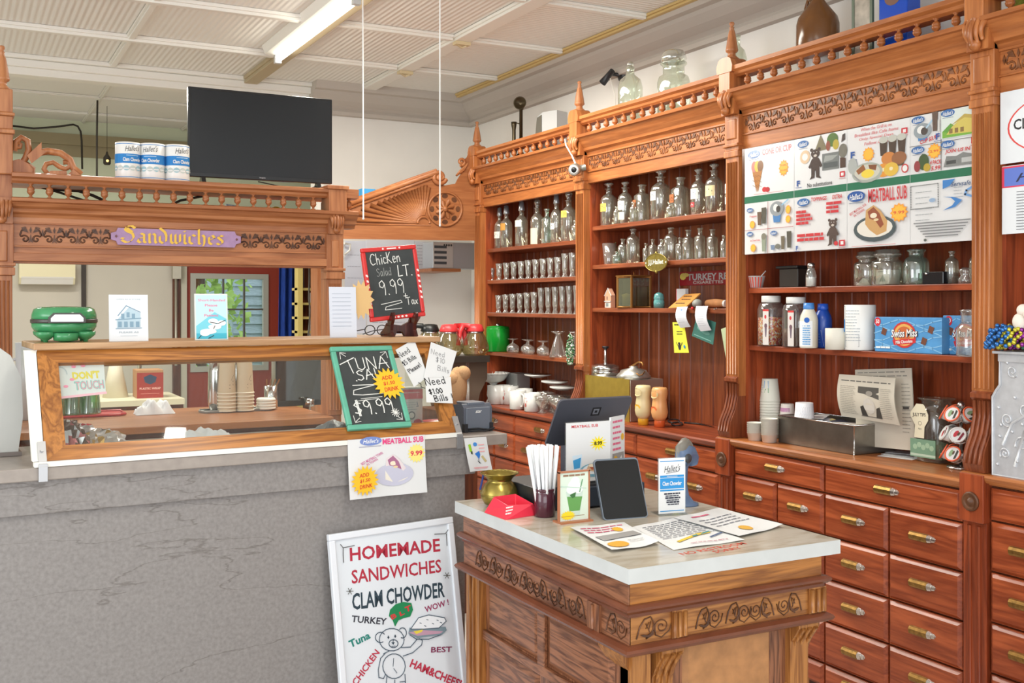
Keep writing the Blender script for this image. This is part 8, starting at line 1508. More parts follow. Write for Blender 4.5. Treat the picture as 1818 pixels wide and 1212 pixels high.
def cocoa(px0, px1, py0, py1, X, label, full=True):
    y0, y1 = PX(px0, 600, X).y, PX(px1, 600, X).y; w = (y0-y1)/2; h = PX((px0+px1)/2, py0, X).z-S3[1]; T = thing('cocoa_box', label, 'box', (X, (y0+y1)/2, S3[1]), -90, 'cocoa boxes on the lower shelf')
    obj('carton', MB().box(-w, w, 0, .1, 0, h), mat('cocoa_blue', (84, 150, 204), .4, var=.12, vscale=16), T, bevel=.002); A = Art(base=.0008)
    for i in range(6): A.stroke([(-w+2*w*j/8, h*(.1+.15*i)+.012*sin(j*1.3+i*2)) for j in range(9)], .004, (130, 184, 222))
    c = -w*.08 if full else w*.2; s_ = 1 if full else .8
    A.ell(-w*.9+(0 if full else .02), h*.86, h*.11, h*.13, (206, 40, 56)).text('50', -w*.9+(0 if full else .02), h*.87, h*.12, WHITE, h*.13, .02)
    for x_, y_ in ((-.7, .58), (.7, .66), (.5, .34)) if full else ((-.6, .6),): A.poly([(w*x_-h*.11, h*y_-h*.06), (w*x_+h*.05, h*y_-h*.12), (w*x_+h*.12, h*y_+h*.06), (w*x_-h*.04, h*y_+h*.12)], (110, 64, 46))
    A.ell(c, h*.5, h*.42*s_, h*.37*s_, (196, 52, 46)).ell(c, h*.5, h*.36*s_, h*.31*s_, (222, 168, 86)).ell(c, h*.54, h*.26*s_, h*.2*s_, (196, 100, 50)).poly([(c-h*.42*s_, h*.34), (c+h*.42*s_, h*.42), (c+h*.4*s_, h*.28), (c-h*.36*s_, h*.2)], (200, 44, 48))
    A.text('Swiss Miss', c+.003, h*.545, h*.24*s_, (40, 40, 60), h*.95*s_, .05, .15, .05).text('Swiss Miss', c, h*.55, h*.22*s_, WHITE, h*.92*s_, .02, .15, .05).text('Milk Chocolate', c, h*.31, h*.09*s_, WHITE, h*.6*s_, .02, .1, .1).lines(-w*.95, -w*.5, h*.1, 1, .01, h*.05, WHITE, .1, 3); A.build('printed_face', T)
cocoa(1553, 1672, 563, 628, XS-.065, 'long blue cocoa box, the front face nearest the chowder can'); cocoa(1674, 1740, 560, 626, XS-.02, 'second blue cocoa box, seen beside the glass jar at the post', False)
q = onC(1724, XS-.085); k = dep(q)/FPX; T = thing('glass_jar', 'lidded glass jar in front of the second cocoa box', 'jar', (XS-.085, q.y, S3[1])); obj('jar', MB().lathe([(24*k, 0), (25*k, 4*k), (25*k, 48*k), (20*k, 56*k), (17*k, 60*k)], n=24), cg, T); obj('lid', MB().lathe([(18*k, 60*k), (17*k, 78*k), (20*k, 82*k), (1e-4, 84*k)], n=24), cg, T)
# counter of the third unit
zc2 = ZCNT[2]+.001
def stack(px, pyb, X, n, rpx, cupk, step, label, grp, col, up=False, band=None, tex=None):
    q = onC(px, X); k = dep(q)/FPX; r = rpx*k; h = cupk*k; m = mat('cup_%d_%d' % (px, n), col, .55); c = None
    for i in range(n):
        if c is None:
            c = o = obj('paper_cup', MB().lathe([(r, 0), (r*1.02, 1.2*k), (r*.98, 2.2*k), (r*.76, h), (r*.74, h), (1e-4, h-.002)], n=24), m)
            if tex:
                A = Art(lambda x, y, of: (-(r*(.98-.22*y/h)+of)*cos(x/r), -(r*(.98-.22*y/h)+of)*sin(x/r), y), base=.0005); tex(A, r, h); A.build('printed_band', o)
        else: o = dup(c, c.location)
        o.location = (X, q.y, zc2+i*step*k); tag(o, label, 'cup', grp)
def t1(A, r, h): A.poly([(r*.1, h*.6), (r*.7, h*.6), (r*.66, h*.92), (r*.1, h*.92)], (90, 150, 206)).poly([(r*.2, h*.4), (r*.7, h*.4), (r*.7, h*.6), (r*.3, h*.56)], (90, 160, 110)).lines(-r*.4, 0, h*.7, 4, h*.1, h*.03, (206, 206, 196), .3, 1)
def t2(A, r, h): A.rect(-r*1.2, h*.55, r*1.2, h*.78, (206, 150, 190), 8)
def t3(A, r, h):
    for i in range(-5, 6): A.stroke([(r*.22*i-r*.3, h*.05), (r*.22*i+r*.3, h*.9)], .0008, (206, 210, 222)).stroke([(r*.22*i+r*.3, h*.05), (r*.22*i-r*.3, h*.9)], .0008, (206, 210, 222))
stack(1367, 0, 3.50, 14, 18, 40, 4.9, 'patterned paper cup in the tallest nested stack', 'cups in the tallest stack', (226, 226, 214), tex=t1); stack(1398, 0, 3.53, 8, 14.5, 30, 4.6, 'pink-banded paper cup in the shortest nested stack', 'cups in the pink-banded stack', (232, 226, 220), tex=t2); stack(1428, 0, 3.46, 3, 20, 62, 6, 'quilted white paper cup in the third nested stack', 'cups in the quilted stack', (238, 238, 242), tex=t3)
for px, X, n, lab, grp in ((1341, 3.36, 6, 'small white sample cup in the left low stack', 'sample cups in the left low stack'), (1366, 3.37, 9, 'small white sample cup in the stack by the steel tray', 'sample cups by the steel tray')):
    q = onC(px, X); k = dep(q)/FPX; c = None
    for i in range(n):
        if c is None: c = o = obj('sample_cup', MB().lathe([(12*k, 0), (14.5*k, 14*k), (15*k, 14*k), (13.8*k, 13.6*k), (11.6*k, .002), (1e-4, .002)], n=20), mat('sample_white', (238, 236, 226), .5))
        else: o = c.copy(); COL.objects.link(o)
        o.location = (X, q.y, zc2+i*3.5*k); tag(o, lab, 'cup', grp)
# steel tray with papers, newspapers behind it
p0, p1, p2 = PZ(1378, 785, zc2), PZ(1512, 808, zc2), PZ(1612, 797, zc2); u = (p1-p0); Lx = u.length; ang = math.degrees(math.atan2(u.y, u.x)); kk = dep(p1)/FPX; hT = 52*kk; dp = .24
ST = thing('steel_tray', 'deep stainless steel tray of papers on the counter under the cocoa boxes', 'tray', (p0.x+.015, p0.y, zc2), ang); sst = mat('tray_steel', (150, 146, 138), .3, .9, var=.15, vscale=14); rimm = stl
obj('tray', MB().box(0, Lx, 0, .002, 0, hT).box(0, Lx, dp-.002, dp, 0, hT).box(0, .002, 0, dp, 0, hT).box(Lx-.002, Lx, 0, dp, 0, hT).box(0, Lx, 0, dp, 0, .002), sst, ST); obj('rim', MB().tube([(0, 0, hT), (Lx, 0, hT), (Lx, dp, hT), (0, dp, hT)], .004, 6, closed=True).tube([(Lx, 0, 0), (Lx, 0, hT)], .003, 6), rimm, ST)
mt = ST.matrix_basis if False else Matrix.Translation(ST.location) @ Matrix.Rotation(R(ang), 4, 'Z')
cols = [(238, 236, 226), (222, 210, 150), (226, 234, 244), (60, 70, 90), (240, 238, 230), (214, 214, 214)]
for i, (a, b_, rz) in enumerate(((.28, .5, 5), (.4, .4, -20), (.5, .5, 15), (.62, .6, 8), (.78, .5, -6), (.2, .4, 30))):
    lc = mt @ Vector((Lx*a, dp*b_, hT-.022+.004*i)); tag(obj('paper_slip', MB().grid(lambda u_, v: ((u_-.5)*Lx*.36, (v-.5)*dp*.55, .012*sin(u_*3+i)*v), 6, 4).grid(lambda u_, v: ((.5-u_)*Lx*.36, (v-.5)*dp*.55, .012*sin((1-u_)*3+i)*v-.0006), 6, 4), mat('slip_%d' % i, cols[i], .7), None, lc, (0, 0, R(ang+rz))), ('white', 'yellow', 'pale blue', 'dark blue', 'cream', 'grey')[i]+' paper lying in the steel tray', 'paper', 'papers in the steel tray')
def news(label, pts, X, art, bow=.0):
    T = hang('newspaper', label, 'newspaper', pts, X, (206, 198, 182), art, .004, bow); T['group'] = 'newspapers behind the steel tray'
def nw1(A):
    A.lines(.06, .94, .86, 1, .05, .022, (90, 88, 84), .05, 6).rect(.38, .08, .74, .76, (120, 114, 106)).poly([(.38, .76), (.74, .76), (.74, .5), (.5, .6), (.38, .62)], (84, 80, 74)).ell(.56, .34, .1, .18, (206, 200, 190), 12).poly([(.4, .1), (.5, .1), (.46, .34), (.4, .3)], (60, 56, 52)).ell(.58, .62, .06, .06, (150, 144, 134), 10).poly([(.64, .08), (.74, .08), (.74, .34), (.68, .3)], (70, 66, 60))
    A.lines(.06, .34, .74, 16, .042, .012, (160, 154, 142), .2, 3).lines(.77, .96, .74, 16, .042, .012, (160, 154, 142), .2, 2)
def nw2(A): A.lines(.05, .95, .95, 2, .05, .014, (150, 146, 136), .1, 6).lines(.82, .97, .8, 14, .045, .008, (150, 146, 136), .3, 2).rect(.84, .5, .94, .53, (80, 76, 72))
news('folded newspaper standing tallest behind the steel tray', [(1518, 656), (1618, 653), (1625, 800), (1520, 790)], 3.52, nw2); news('newspaper with a dark photograph, curving over the steel tray', [(1490, 664), (1590, 671), (1598, 755), (1494, 738)], 3.47, nw1, .02)
# tip jar, envelopes and the coffee pod carousel
q = Vector((3.575, pxs(1663, 3.575), zc2)); k = dep(q)/FPX; TJ = thing('tip_jar', 'large square glass jar with a cream bottle-shaped tag and green notes inside', 'jar', q); r = 36*k
obj('jar', MB().lathe([(r*.86, 0), (r*.9, .006), (r*.9, 78*k), (r*.78, 90*k), (r*.62, 96*k), (r*.62, 106*k), (r*.78, 110*k), (r*.78, 112*k), (r*.6, 112*k)], n=24, sq=.4), glass('tip_glass', (226, 230, 220), .72, .05), TJ)
A = Art(lambda x, y, o: (-(r*.93+o), -x, y)); w_ = r*.75; A.rect(-r*.8, 8*k, r*.72, 40*k, (120, 156, 130)).rect(-r*.8, 10*k, r*.72, 14*k, (186, 206, 186)); [A.ell(-r*.5+i*r*.25, 26*k+4*k*(i % 2), r*.14, 5*k, (160, 190, 160), 8) for i in range(5)]
A.poly([(-r*.55, 42*k), (r*.05, 42*k), (r*.08, 62*k), (r*.3, 74*k), (r*.3, 84*k), (r*.1, 98*k), (r*.0, 102*k), (-r*.42, 102*k), (-r*.55, 96*k), (-r*.78, 86*k), (-r*.78, 80*k), (-r*.5, 64*k)], (232, 224, 196)).text('JULY TIPS', -r*.25, 82*k, 8*k, (60, 56, 50), r*.8, .03, 0, .05).ell(-r*.2, 68*k, 4*k, 4*k, (150, 140, 120), 10).ell(-r*.2, 68*k, 3*k, 3*k, (232, 224, 196), 10).text('tips', -r*.2, 58*k, 4*k, (90, 84, 70), r*.2); A.build('paper_tag', TJ)
obj('banknotes', MB().prism([(-r*.6, .01), (r*.6, .01), (r*.6, 30*k), (-r*.6, 36*k)], lambda a, z, c: (c, -a, z), -.03, .03), mat('banknote_green', (130, 160, 130), .8, var=.25, vscale=50), TJ)
for i, (a, b_, rz) in enumerate(((1586, 812, 12), (1592, 809, 18), (1598, 806, 24))): tag(obj('envelope', MB().box(-.05, .05, -.08, .08, 0, .0012), cardw, None, PZ(a, b_, zc2)+Vector((.045, 0, .0015*i)), (0, 0, R(rz))), 'white envelope in the pile between steel tray and tip jar', 'envelope', 'envelopes by the tip jar')
q = Vector((3.50, pxs(1706, 3.50), zc2)); k = dep(q)/FPX; CRS = thing('pod_carousel', 'chrome wire coffee pod carousel by the right post', 'rack', q)
obj('base', MB().lathe([(24*k, 0), (24*k, 3*k), (8*k, 6*k), (1e-4, 6*k)], n=24), stl, CRS); obj('column', MB().lathe([(3*k, 5*k), (3*k, 108*k)], n=10).ball((0, 0, 112*k), 7*k, 12), stl, CRS)
pod = None
for lv, (z, n0, off) in enumerate(((18, 5, .2), (52, 5, .5), (88, 5, .15))):
    rg = MB()
    for i in range(n0):
        a = pi+off+(i-2)*2*pi/5*.9; cx_, cy_ = 20*k*cos(a), 20*k*sin(a)
        rg.tube([(cx_+15*k*(cos(t)*-sin(a))+0, cy_+15*k*cos(t)*cos(a), z*k+15*k*sin(t)*.7+4*k+0) for t in [2*pi*j/14 for j in range(14)]], 1.3*k, 5, closed=True)
    obj('ring', rg, stl, CRS)
    for i in range(n0):
        a = pi+off+(i-2)*2*pi/5*.9; b = Vector((cos(a), sin(a), .55)).normalized()
        if pod is None:
            pod = o = obj('coffee_pod', MB().lathe([(8*k, -20*k), (9*k, -19.5*k), (12.5*k, 0)], n=20), china); obj('foil_lid', MB().lathe([(14*k, 0), (14.5*k, .6*k), (13*k, 1.2*k), (1e-4, 1.3*k)], n=20), cardw, o)
            obj('rim', MB().tube([(13.6*k*cos(2*pi*j/20), 13.6*k*sin(2*pi*j/20), .8*k) for j in range(20)], 1.6*k, 6, closed=True), mat('orange_rim', (236, 106, 66), .4), o); A = Art(lambda x, y, of: (x, y, of+1.3*k)); A.poly([(-9*k, -5*k), (9*k, -5*k), (7*k, -9*k), (-7*k, -9*k)], (60, 60, 54)).ell(0, 3*k, 7*k, 3.5*k, (140, 170, 130), 12).ell(2*k, -1*k, 4*k, 2*k, (90, 70, 50), 9); A.build('printed_lid', o); podx = None
        else:
            src = pod
            if lv == 1:
                if podx is None:
                    podx = dup(pod, pod.location)
                    for ch in podx.children:
                        if ch.name.startswith('rim'): ch.data = ch.data.copy(); ch.data.materials[0] = china
                        if ch.name.startswith('printed'): ch.data = ch.data.copy(); ch.data.materials[0] = flat((130, 40, 56)); ch.data.materials[1] = flat((190, 60, 70))
                    o = podx
                else: o = dup(podx, podx.location)
            else: o = dup(pod, pod.location)
        o.location = CRS.location+Vector((21*k*cos(a), 21*k*sin(a), z*k+6*k))+b*8*k; o.rotation_euler = Vector((0, 0, 1)).rotation_difference(b).to_euler()
        tag(o, 'white coffee pod with %s rim on the %s tier of the carousel' % ('white' if lv == 1 else 'orange', ('bottom', 'middle', 'top')[lv]), 'coffee pod', 'coffee pods on the %s tier' % ('bottom', 'middle', 'top')[lv])
# --- fourth unit: posters, tin register
X4 = XU-.014; yl, yr = PX(1775, 300, X4).y, PX(1775, 300, X4).y-.5
def poster(label, pt, pb, pxl, art, w=.5):
    y0 = PX(pxl, (pt+pb)/2, X4).y; z0, z1 = PX(pxl, pb, X4).z, PX(pxl, pt, X4).z; T = thing('poster', label, 'poster', (X4, y0-w/2, z0), -90); h = z1-z0
    obj('sheet', MB().box(-w/2, w/2, 0, .003, 0, h), mat('poster_white', (226, 230, 234), .2), T); A = Art(base=.0008, step=.0001); art(A, w, h); A.build('printing', T)
def p1_(A, w, h):
    A.ell(0, h*.48, w*.44, h*.42, (216, 70, 66), 40).ell(0, h*.48, w*.425, h*.405, (226, 230, 234), 40).text('Hallet', .02, h*.86, h*.2, (216, 60, 60), w*.5, .0, .4, .1).text('CLAM CHOWDER', 0, h*.52, h*.15, (44, 44, 46), w*.78, .02)
def p2_(A, w, h):
    A.rect(-w/2, h*.68, w/2, h*.99, (216, 60, 90)).rect(-w/2+.01, h*.7, w/2-.005, h*.965, (96, 120, 200)).text("Hallet's", -w*.14, h*.85, h*.12, (40, 40, 70), w*.5, .01, .4, .08); A.lines(-w*.38, w*.4, h*.6, 14, h*.042, h*.01, (110, 112, 116), .3, 5).lines(-w*.2, w*.2, h*.64, 1, .01, h*.014, INK, .05, 3)
poster('white poster with a red ring, upper one beyond the last post', 165, 292, 1776, p1_); poster('lower poster with blue heading and small print, beyond the last post', 296, 416, 1779, p2_)
zc3 = ZCNT[3]+.001; q = PZ(1764, 838, zc3); k = dep(q)/FPX; xr_ = 3.315; y0 = PX(1763, 700, xr_).y; TRG = thing('cash_register', 'embossed silver antique cash register at the picture edge', 'cash register', (xr_, y0-.18, zc3), -90); emb = mat('silver_emboss', (206, 208, 212), .35, .35, var=.08, vscale=30)
s = dep((xr_, y0, zc3))/FPX; hh = 215*s; pr = [(-.18, 0), (.18, 0), (.18, 138*s), (.165, 150*s), (.15, 160*s), (.15, hh), (-.15, hh), (-.15, 160*s), (-.165, 150*s), (-.18, 138*s)]
obj('case', MB().prism(pr, xz, 0, .16), emb, TRG, bevel=.004); em = MB()
em.tube([(a, -.002, z) for a, z in pr], .005, 6, closed=True)
for m in (-1, 1):
    for c, r0, t, a0 in (((-.13, 40*s), .022, 1.6, 0), ((-.12, 100*s), .026, 1.5, 2), ((-.06, 60*s), .03, 1.4, 1), ((-.05, 120*s), .03, 1.5, 4), ((-.1, 185*s), .022, 1.4, 3), ((-.03, 180*s), .02, 1.3, 1)):
        em.tube([(m*(c[0]+p_[0]), -.001, c[1]+p_[1]) for p_ in spiral(0, 0, .003, r0, t, a0, 20)], .0035, 5)
    for a, z in ((-.15, 70), (-.145, 90), (-.16, 20), (-.08, 30), (-.155, 120), (-.09, 140), (-.06, 95), (-.1, 80), (-.03, 40), (-.12, 200)): em.ball((m*a, -.002, z*s), .006, 6)
    em.tube([(m*-.14, -.001, 55*s), (m*-.1, -.001, 95*s), (m*-.05, -.001, 110*s), (m*-.02, -.001, 150*s)], .005, 6).tube([(m*-.09, -.001, 20*s), (m*-.05, -.001, 85*s)], .0055, 6)
obj('embossed_scrolls', em, emb, TRG); obj('cornice', MB().box(-.17, .17, -.02, .17, hh, hh+5*s).box(-.155, .155, -.008, .165, hh-14*s, hh), emb, TRG, bevel=.003)
zt_ = zc3+hh+5*s+.001; random.seed(11)
for i, (c, nm) in enumerate((((60, 120, 190), 'blue'), ((206, 196, 70), 'yellow'), ((150, 60, 150), 'purple'), ((90, 160, 120), 'green'))):
    b = MB()
    for j in range(70): t = j/70*2*pi*3.2; b.ball((.05*cos(t)*(1-.5*j/70), .055*sin(t)*(1-.4*j/70), .012+.075*(j/70)+.008*sin(j*2.1)), .0085, 6)
    tag(obj('bead_necklace', b, mat('metallic_bead_'+nm, c, .2, .6), None, (xr_-.02+.02*i, y0-.05-.035*i, zt_)), 'shiny %s bead necklace heaped on the silver register' % nm, 'necklace')
random.seed(7); T = tag(obj('plush_toy', MB().ball((0, 0, .035), .026, 12, sz=1.2).ball((0, -.012, .075), .022, 12).ball((-.01, -.035, .06), .014, 10), mat('cream_plush', (236, 226, 214), .9), None, (xr_-.0, y0-.11, zt_+.07)), 'cream plush toy sitting on the beads atop the register', 'toy')
# --- on top of the wall units
zt1 = 2.618-.05+.001; Xt = 3.45
q = onC(925, Xt); k = dep((Xt, q.y, 2.6))/FPX; zt1 = 2.618+DZ[0]+.001; bz_ = mat('dark_bronze', (70, 60, 42), .35, .7); TP = thing('candlestick_telephone', 'antique dark brass candlestick telephone on top of the first unit', 'telephone', (Xt, q.y, zt1), 50); hz_ = PX(925, 182, Xt).z-zt1
obj('base', MB().lathe([(.06, 0), (.06, .012), (.03, .03), (.014, .05)], n=20), bz_, TP); obj('stem', MB().lathe([(.012, .04), (.012, hz_-.05), (.018, hz_-.045), (.018, hz_-.03)], n=14), bz_, TP)
obj('mouthpiece', MB().lathe([(.012, 0), (.014, .012), (.04, .035), (.045, .04), (.04, .036), (.008, .014)], n=20).xf(Matrix.Translation((0, 0, hz_-.01)) @ Matrix.Rotation(R(-90), 4, 'Y') @ Matrix.Rotation(0, 4, 'Z')), bz_, TP); obj('head', MB().ball((.004, 0, hz_-.01), .032, 14, sx=.6), bz_, TP)
obj('hook', MB().tube([(0, 0, hz_*.62), (0, .03, hz_*.64), (0, .045, hz_*.62)], .005, 6), bz_, TP); obj('receiver', MB().lathe([(.02, hz_*.1), (.024, hz_*.14), (.013, hz_*.22), (.013, hz_*.52), (.018, hz_*.6), (.02, hz_*.66)], (0, .05, 0), 14), bz_, TP)
q = onC(975, Xt+.03); w = .1; k = dep((Xt, q.y, 2.6))/FPX; T = thing('speaker_box', 'grey and white speaker box on top of the first unit', 'speaker', (Xt+.0, q.y, zt1), -70); h = PX(975, 196, Xt).z-zt1
obj('cabinet', MB().prism([(-.1, 0), (.1, 0), (.1, h), (-.02, h), (-.07, h*.9)], xz, 0, .11), mat('speaker_grey', (186, 188, 188), .5), T, bevel=.003); obj('grille', MB().prism([(-.098, .004), (-.03, .004), (-.03, h*.94), (-.07, h*.88)], xz, -.004, 0), mat('speaker_grille', (92, 88, 78), .7), T)
q = onC(1085, XW-.1); z = PX(1085, 140, XW-.1).z; CM = thing('spotlight_camera', 'black swivel camera with a white lead on the wall above the shelves', 'camera', (XW-.03, PX(1098, 135, XW-.03).y, PX(1098, 133, XW-.03).z))
obj('mount', MB().lathe([(.04, 0), (.04, .01), (.02, .02)], n=16).xf(Matrix.Rotation(R(-90), 4, 'Y') @ Matrix.Translation((0, 0, -.03))), blk, CM); obj('arm', MB().tube([(.0, 0, 0), (-.05, .01, .005)], .012, 8), blk, CM); obj('barrel', MB().tube([(-.05, -.01, .02), (-.06, .03, -.01), (-.075, .07, -.045)], [.018, .02, .024], 12), blk, CM); obj('lead', MB().tube([(-.05, .02, -.02), (-.03, .0, -.12), (-.02, -.005, -.3)], .004, 6), paintw, CM)
cl = glass('carboy_glass', (232, 238, 226), .62, .05)
zt2 = 2.618+DZ[1]+.001; zt3 = 2.618+DZ[2]+.001
def top_jar(px, rpx, prof, label, z, gm=cl, X=Xt+.02, name='glass_jar', n=28):
    q = onC(px, X); k = dep((X, q.y, 2.7))/FPX; T = thing(name, label, 'jar', (X, q.y, z), 0, 'old glass on top of the wall units')
    obj('body', MB().lathe([(r_*k*rpx, h_*k*rpx) for r_, h_ in prof[0]], n=n), gm, T)
    if len(prof) > 1: obj('stopper', MB().lathe([(r_*k*rpx, h_*k*rpx) for r_, h_ in prof[1]], n=20), stop, T)
hB = lambda px, py_, z, X=Xt+.02: (PX(px, py_, X).z-z)
q = onC(1119, Xt+.02); k = dep((Xt, q.y, 2.7))/FPX; hk = hB(1119, 110, zt2)/(22*k)
top_jar(1119, 22, ([(.9, 0), (1, .1), (1, hk*.6), (.85, hk*.72), (.35, hk*.8), (.3, hk*.86), (.38, hk*.9), (.3, hk*.92)], [(.2, hk*.92), (.3, hk*.96), (.2, hk), (1e-4, hk)]), 'round glass stoppered bottle beside the wall camera', zt2)
q = onC(1196, Xt+.02); k = dep((Xt, q.y, 2.7))/FPX; hk = hB(1196, 91, zt2)/(29*k)
top_jar(1196, 29, ([(.92, 0), (1, .1), (1, hk*.52), (.9, hk*.6), (.66, hk*.64), (.66, hk*.76), (.82, hk*.8), (.8, hk*.82)], [(.7, hk*.82), (.8, hk*.88), (.72, hk*.95), (.6, hk), (1e-4, hk*.985)]), 'wide glass jar with a rolled lip nearest the finial', zt2)
q = onC(1312, Xt+.02); k = dep((Xt, q.y, 2.7))/FPX; hk = hB(1312, 62, zt3)/(18*k)
top_jar(1308, 18, ([(.9, 0), (1, .1), (1, hk*.6), (.8, hk*.74), (.36, hk*.82), (.32, hk*.94), (.42, hk), (.3, hk)],), 'pale glass bottle half behind the finial', zt3)
q = onC(1446, Xt); k = dep((Xt, q.y, 2.75))/FPX; h = (PX(1446, 0, Xt).z-zt3)*1.12; r = 38*k; JG = thing('stoneware_jug', 'brown and white stoneware jug with a handle on top of the third unit', 'jug', (Xt+.02, q.y, zt3)); jb = mat('brown_glaze', (110, 70, 34), .18, var=.15, vscale=12)
obj('lower_body', MB().lathe([(r*.92, 0), (r*.95, h*.02), (r*.95, h*.28)], n=32), mat('cream_glaze', (222, 222, 216), .2), JG); obj('upper_body', MB().lathe([(r*.97, h*.275), (r*1.0, h*.3), (r*.98, h*.6), (r*.9, h*.68), (r*.5, h*.82), (r*.28, h*.9), (r*.28, h*.95), (r*.34, h*.97), (r*.3, h)], n=32), jb, JG); obj('handle', MB().tube([(0, r*.3, h*.9), (0, r*.62, h*.94), (0, r*.78, h*.84), (0, r*.7, h*.72)], r*.09, 8), jb, JG)
for px, w_, c, lab, nm, top_ in ((1530, 24, (206, 206, 196), 'framed old photograph leaning on top of the third unit', 'picture_frame', -25), (1585, 32, (28, 84, 190), 'bright blue glass bottle box on top of the third unit', 'blue_tin', -25)):
    X = Xt+.04; q = onC(px, X); k = dep((X, q.y, 2.75))/FPX; h = PX(px, top_, X).z-zt3; w = w_*k; T = thing(nm, lab, 'picture frame' if 'photo' in lab else 'tin', (X, q.y, zt3), -90)
    if 'photo' in lab:
        obj('frame', MB().box(-w, w, 0, .012, 0, .015).box(-w, w, 0, .012, h-.015, h).box(-w, -w+.014, 0, .012, 0, h).box(w-.014, w, 0, .012, 0, h), mat('green_frame', (96, 110, 90), .4), T); obj('photograph', MB().box(-w+.014, w-.014, .003, .008, .015, h-.015), mat('sepia_photo', (176, 166, 150), .4, var=.35, vscale=16), T)
    else:
        obj('tin', MB().box(-w, w, 0, .08, 0, h), mat('cobalt', (22, 80, 196), .15), T, bevel=.004); A = Art(base=.001); A.ell(0, h*.85, w*.6, w*.5, (130, 96, 80), 14).rect(-w, h*.3, w, h*.34, (60, 130, 220)); A.build('printed_picture', T)
q = PX(1812, 12, Xt); tag(obj('green_bottle', MB().lathe([(.03, 0), (.03, .2), (.012, .26), (.012, .3)], n=16), glass('yellow_green', (190, 200, 130), .6), None, (Xt, q.y, 2.618+DZ[3]+.001)), 'yellow-green bottle on top of the last unit', 'bottle')
# security camera on the cornice of the first post
q = PX(1022, 300, XU-.075); SCM = thing('security_camera', 'grey security camera with a white cable on the post between the first units', 'camera', q); cmg = mat('camera_grey', (150, 150, 140), .3, .5)
aim = Vector((0, 0, 1)).rotation_difference(Vector((-.62, -.76, -.2))).to_matrix().to_4x4(); obj('housing', MB().lathe([(.034, 0), (.036, .01), (.036, .06), (.03, .075)], n=20).xf(aim), cmg, SCM); obj('lens', MB().lathe([(.031, .0745), (.026, .08), (.016, .078)], n=20, cap=False).lathe([(.016, .078), (.012, .082), (1e-4, .083)], n=16, mi=1).xf(aim), [mat('lens_ring', (206, 206, 200), .2, .6), mat('lens_black', (16, 16, 18), .1)], SCM); obj('mount', MB().tube([(0, -.01, .0), (.05, -.03, .01)], .02, 10), cmg, SCM)
obj('cable', MB().tube([(0, 0, .03)]+[tuple(PX(a, b_, XU-.09)-q) for a, b_ in ((1015, 275), (1005, 258), (1003, 247))], .005, 6), paintw, SCM)

# ================================================================== THE PAINTED SIGNBOARD LEANING ON THE BAR
Sg = [(586, 952), (806, 924), (834, 1212), (602, 1226)]
# leans back against the bar: foot in front of it, top edge touching the front board
q0, q1 = bh(586, 952, -.01), bh(806, 924, -.01); topz = (q0[2]+q1[2])/2; wS = abs(q1[0]-q0[0]); hS = (topz-FL)/cos(R(9)); uC = (q0[0]+q1[0])/2+.015
SG = thing('sign_board', 'white painted sandwich signboard leaning against the grey bar', 'sign', bw(uC, -.012-(topz-FL)*math.tan(R(9)), FL+.012), BR_, rx=-9, ry=-1.5)
fw = .022; obj('panel', MB().box(-wS/2+fw, wS/2-fw, 0, .012, fw, hS-fw), mat('sign_white', (222, 228, 234), .4), SG)
obj('frame', MB().box(-wS/2, wS/2, -.008, .016, 0, fw).box(-wS/2, wS/2, -.008, .016, hS-fw, hS).box(-wS/2, -wS/2+fw, -.008, .016, fw, hS-fw).box(wS/2-fw, wS/2, -.008, .016, fw, hS-fw), mat('sign_frame_white', (226, 230, 236), .35), SG, bevel=.003)
def sp(px, py):   # picture point -> board coordinates
    p0 = Vector(SG.location); mx = SG.matrix_basis.to_3x3() if False else (Matrix.Rotation(R(BR_), 3, 'Z') @ Matrix.Rotation(R(-1.5), 3, 'Y') @ Matrix.Rotation(R(-9), 3, 'X')); n = mx @ Vector((0, -1, 0)); d = mx.inverted() @ (hit(px, py, p0, n)-p0); return (d.x, d.z)
A = Art(base=.0006); RB, DB = (176, 40, 62), (40, 60, 72)
def T_(t, x0, y0, x1, y1, h, c, bold=.02, shear=0):
    a, b_ = sp(x0, y0), sp(x1, y1); k = math.hypot(b_[0]-a[0], b_[1]-a[1]); m_ = ((a[0]+b_[0])/2, (a[1]+b_[1])/2); q_ = sp((x0+x1)/2, (y0+y1)/2-h/2), sp((x0+x1)/2, (y0+y1)/2+h/2)
    A.text(t, m_[0], m_[1], math.hypot(q_[0][0]-q_[1][0], q_[0][1]-q_[1][1]), c, k, bold, shear, math.atan2(b_[1]-a[1], b_[0]-a[0]))
def ST_(pts, w_, c, closed=False): A.stroke([sp(*p_) for p_ in pts], w_, c, closed)
def PO_(pts, c): A.poly([sp(*p_) for p_ in pts], c)
T_('HOMEMADE', 621, 984, 781, 967, 24, RB, .022); T_('SANDWICHES', 624, 1024, 783, 1004, 24, RB, .015)
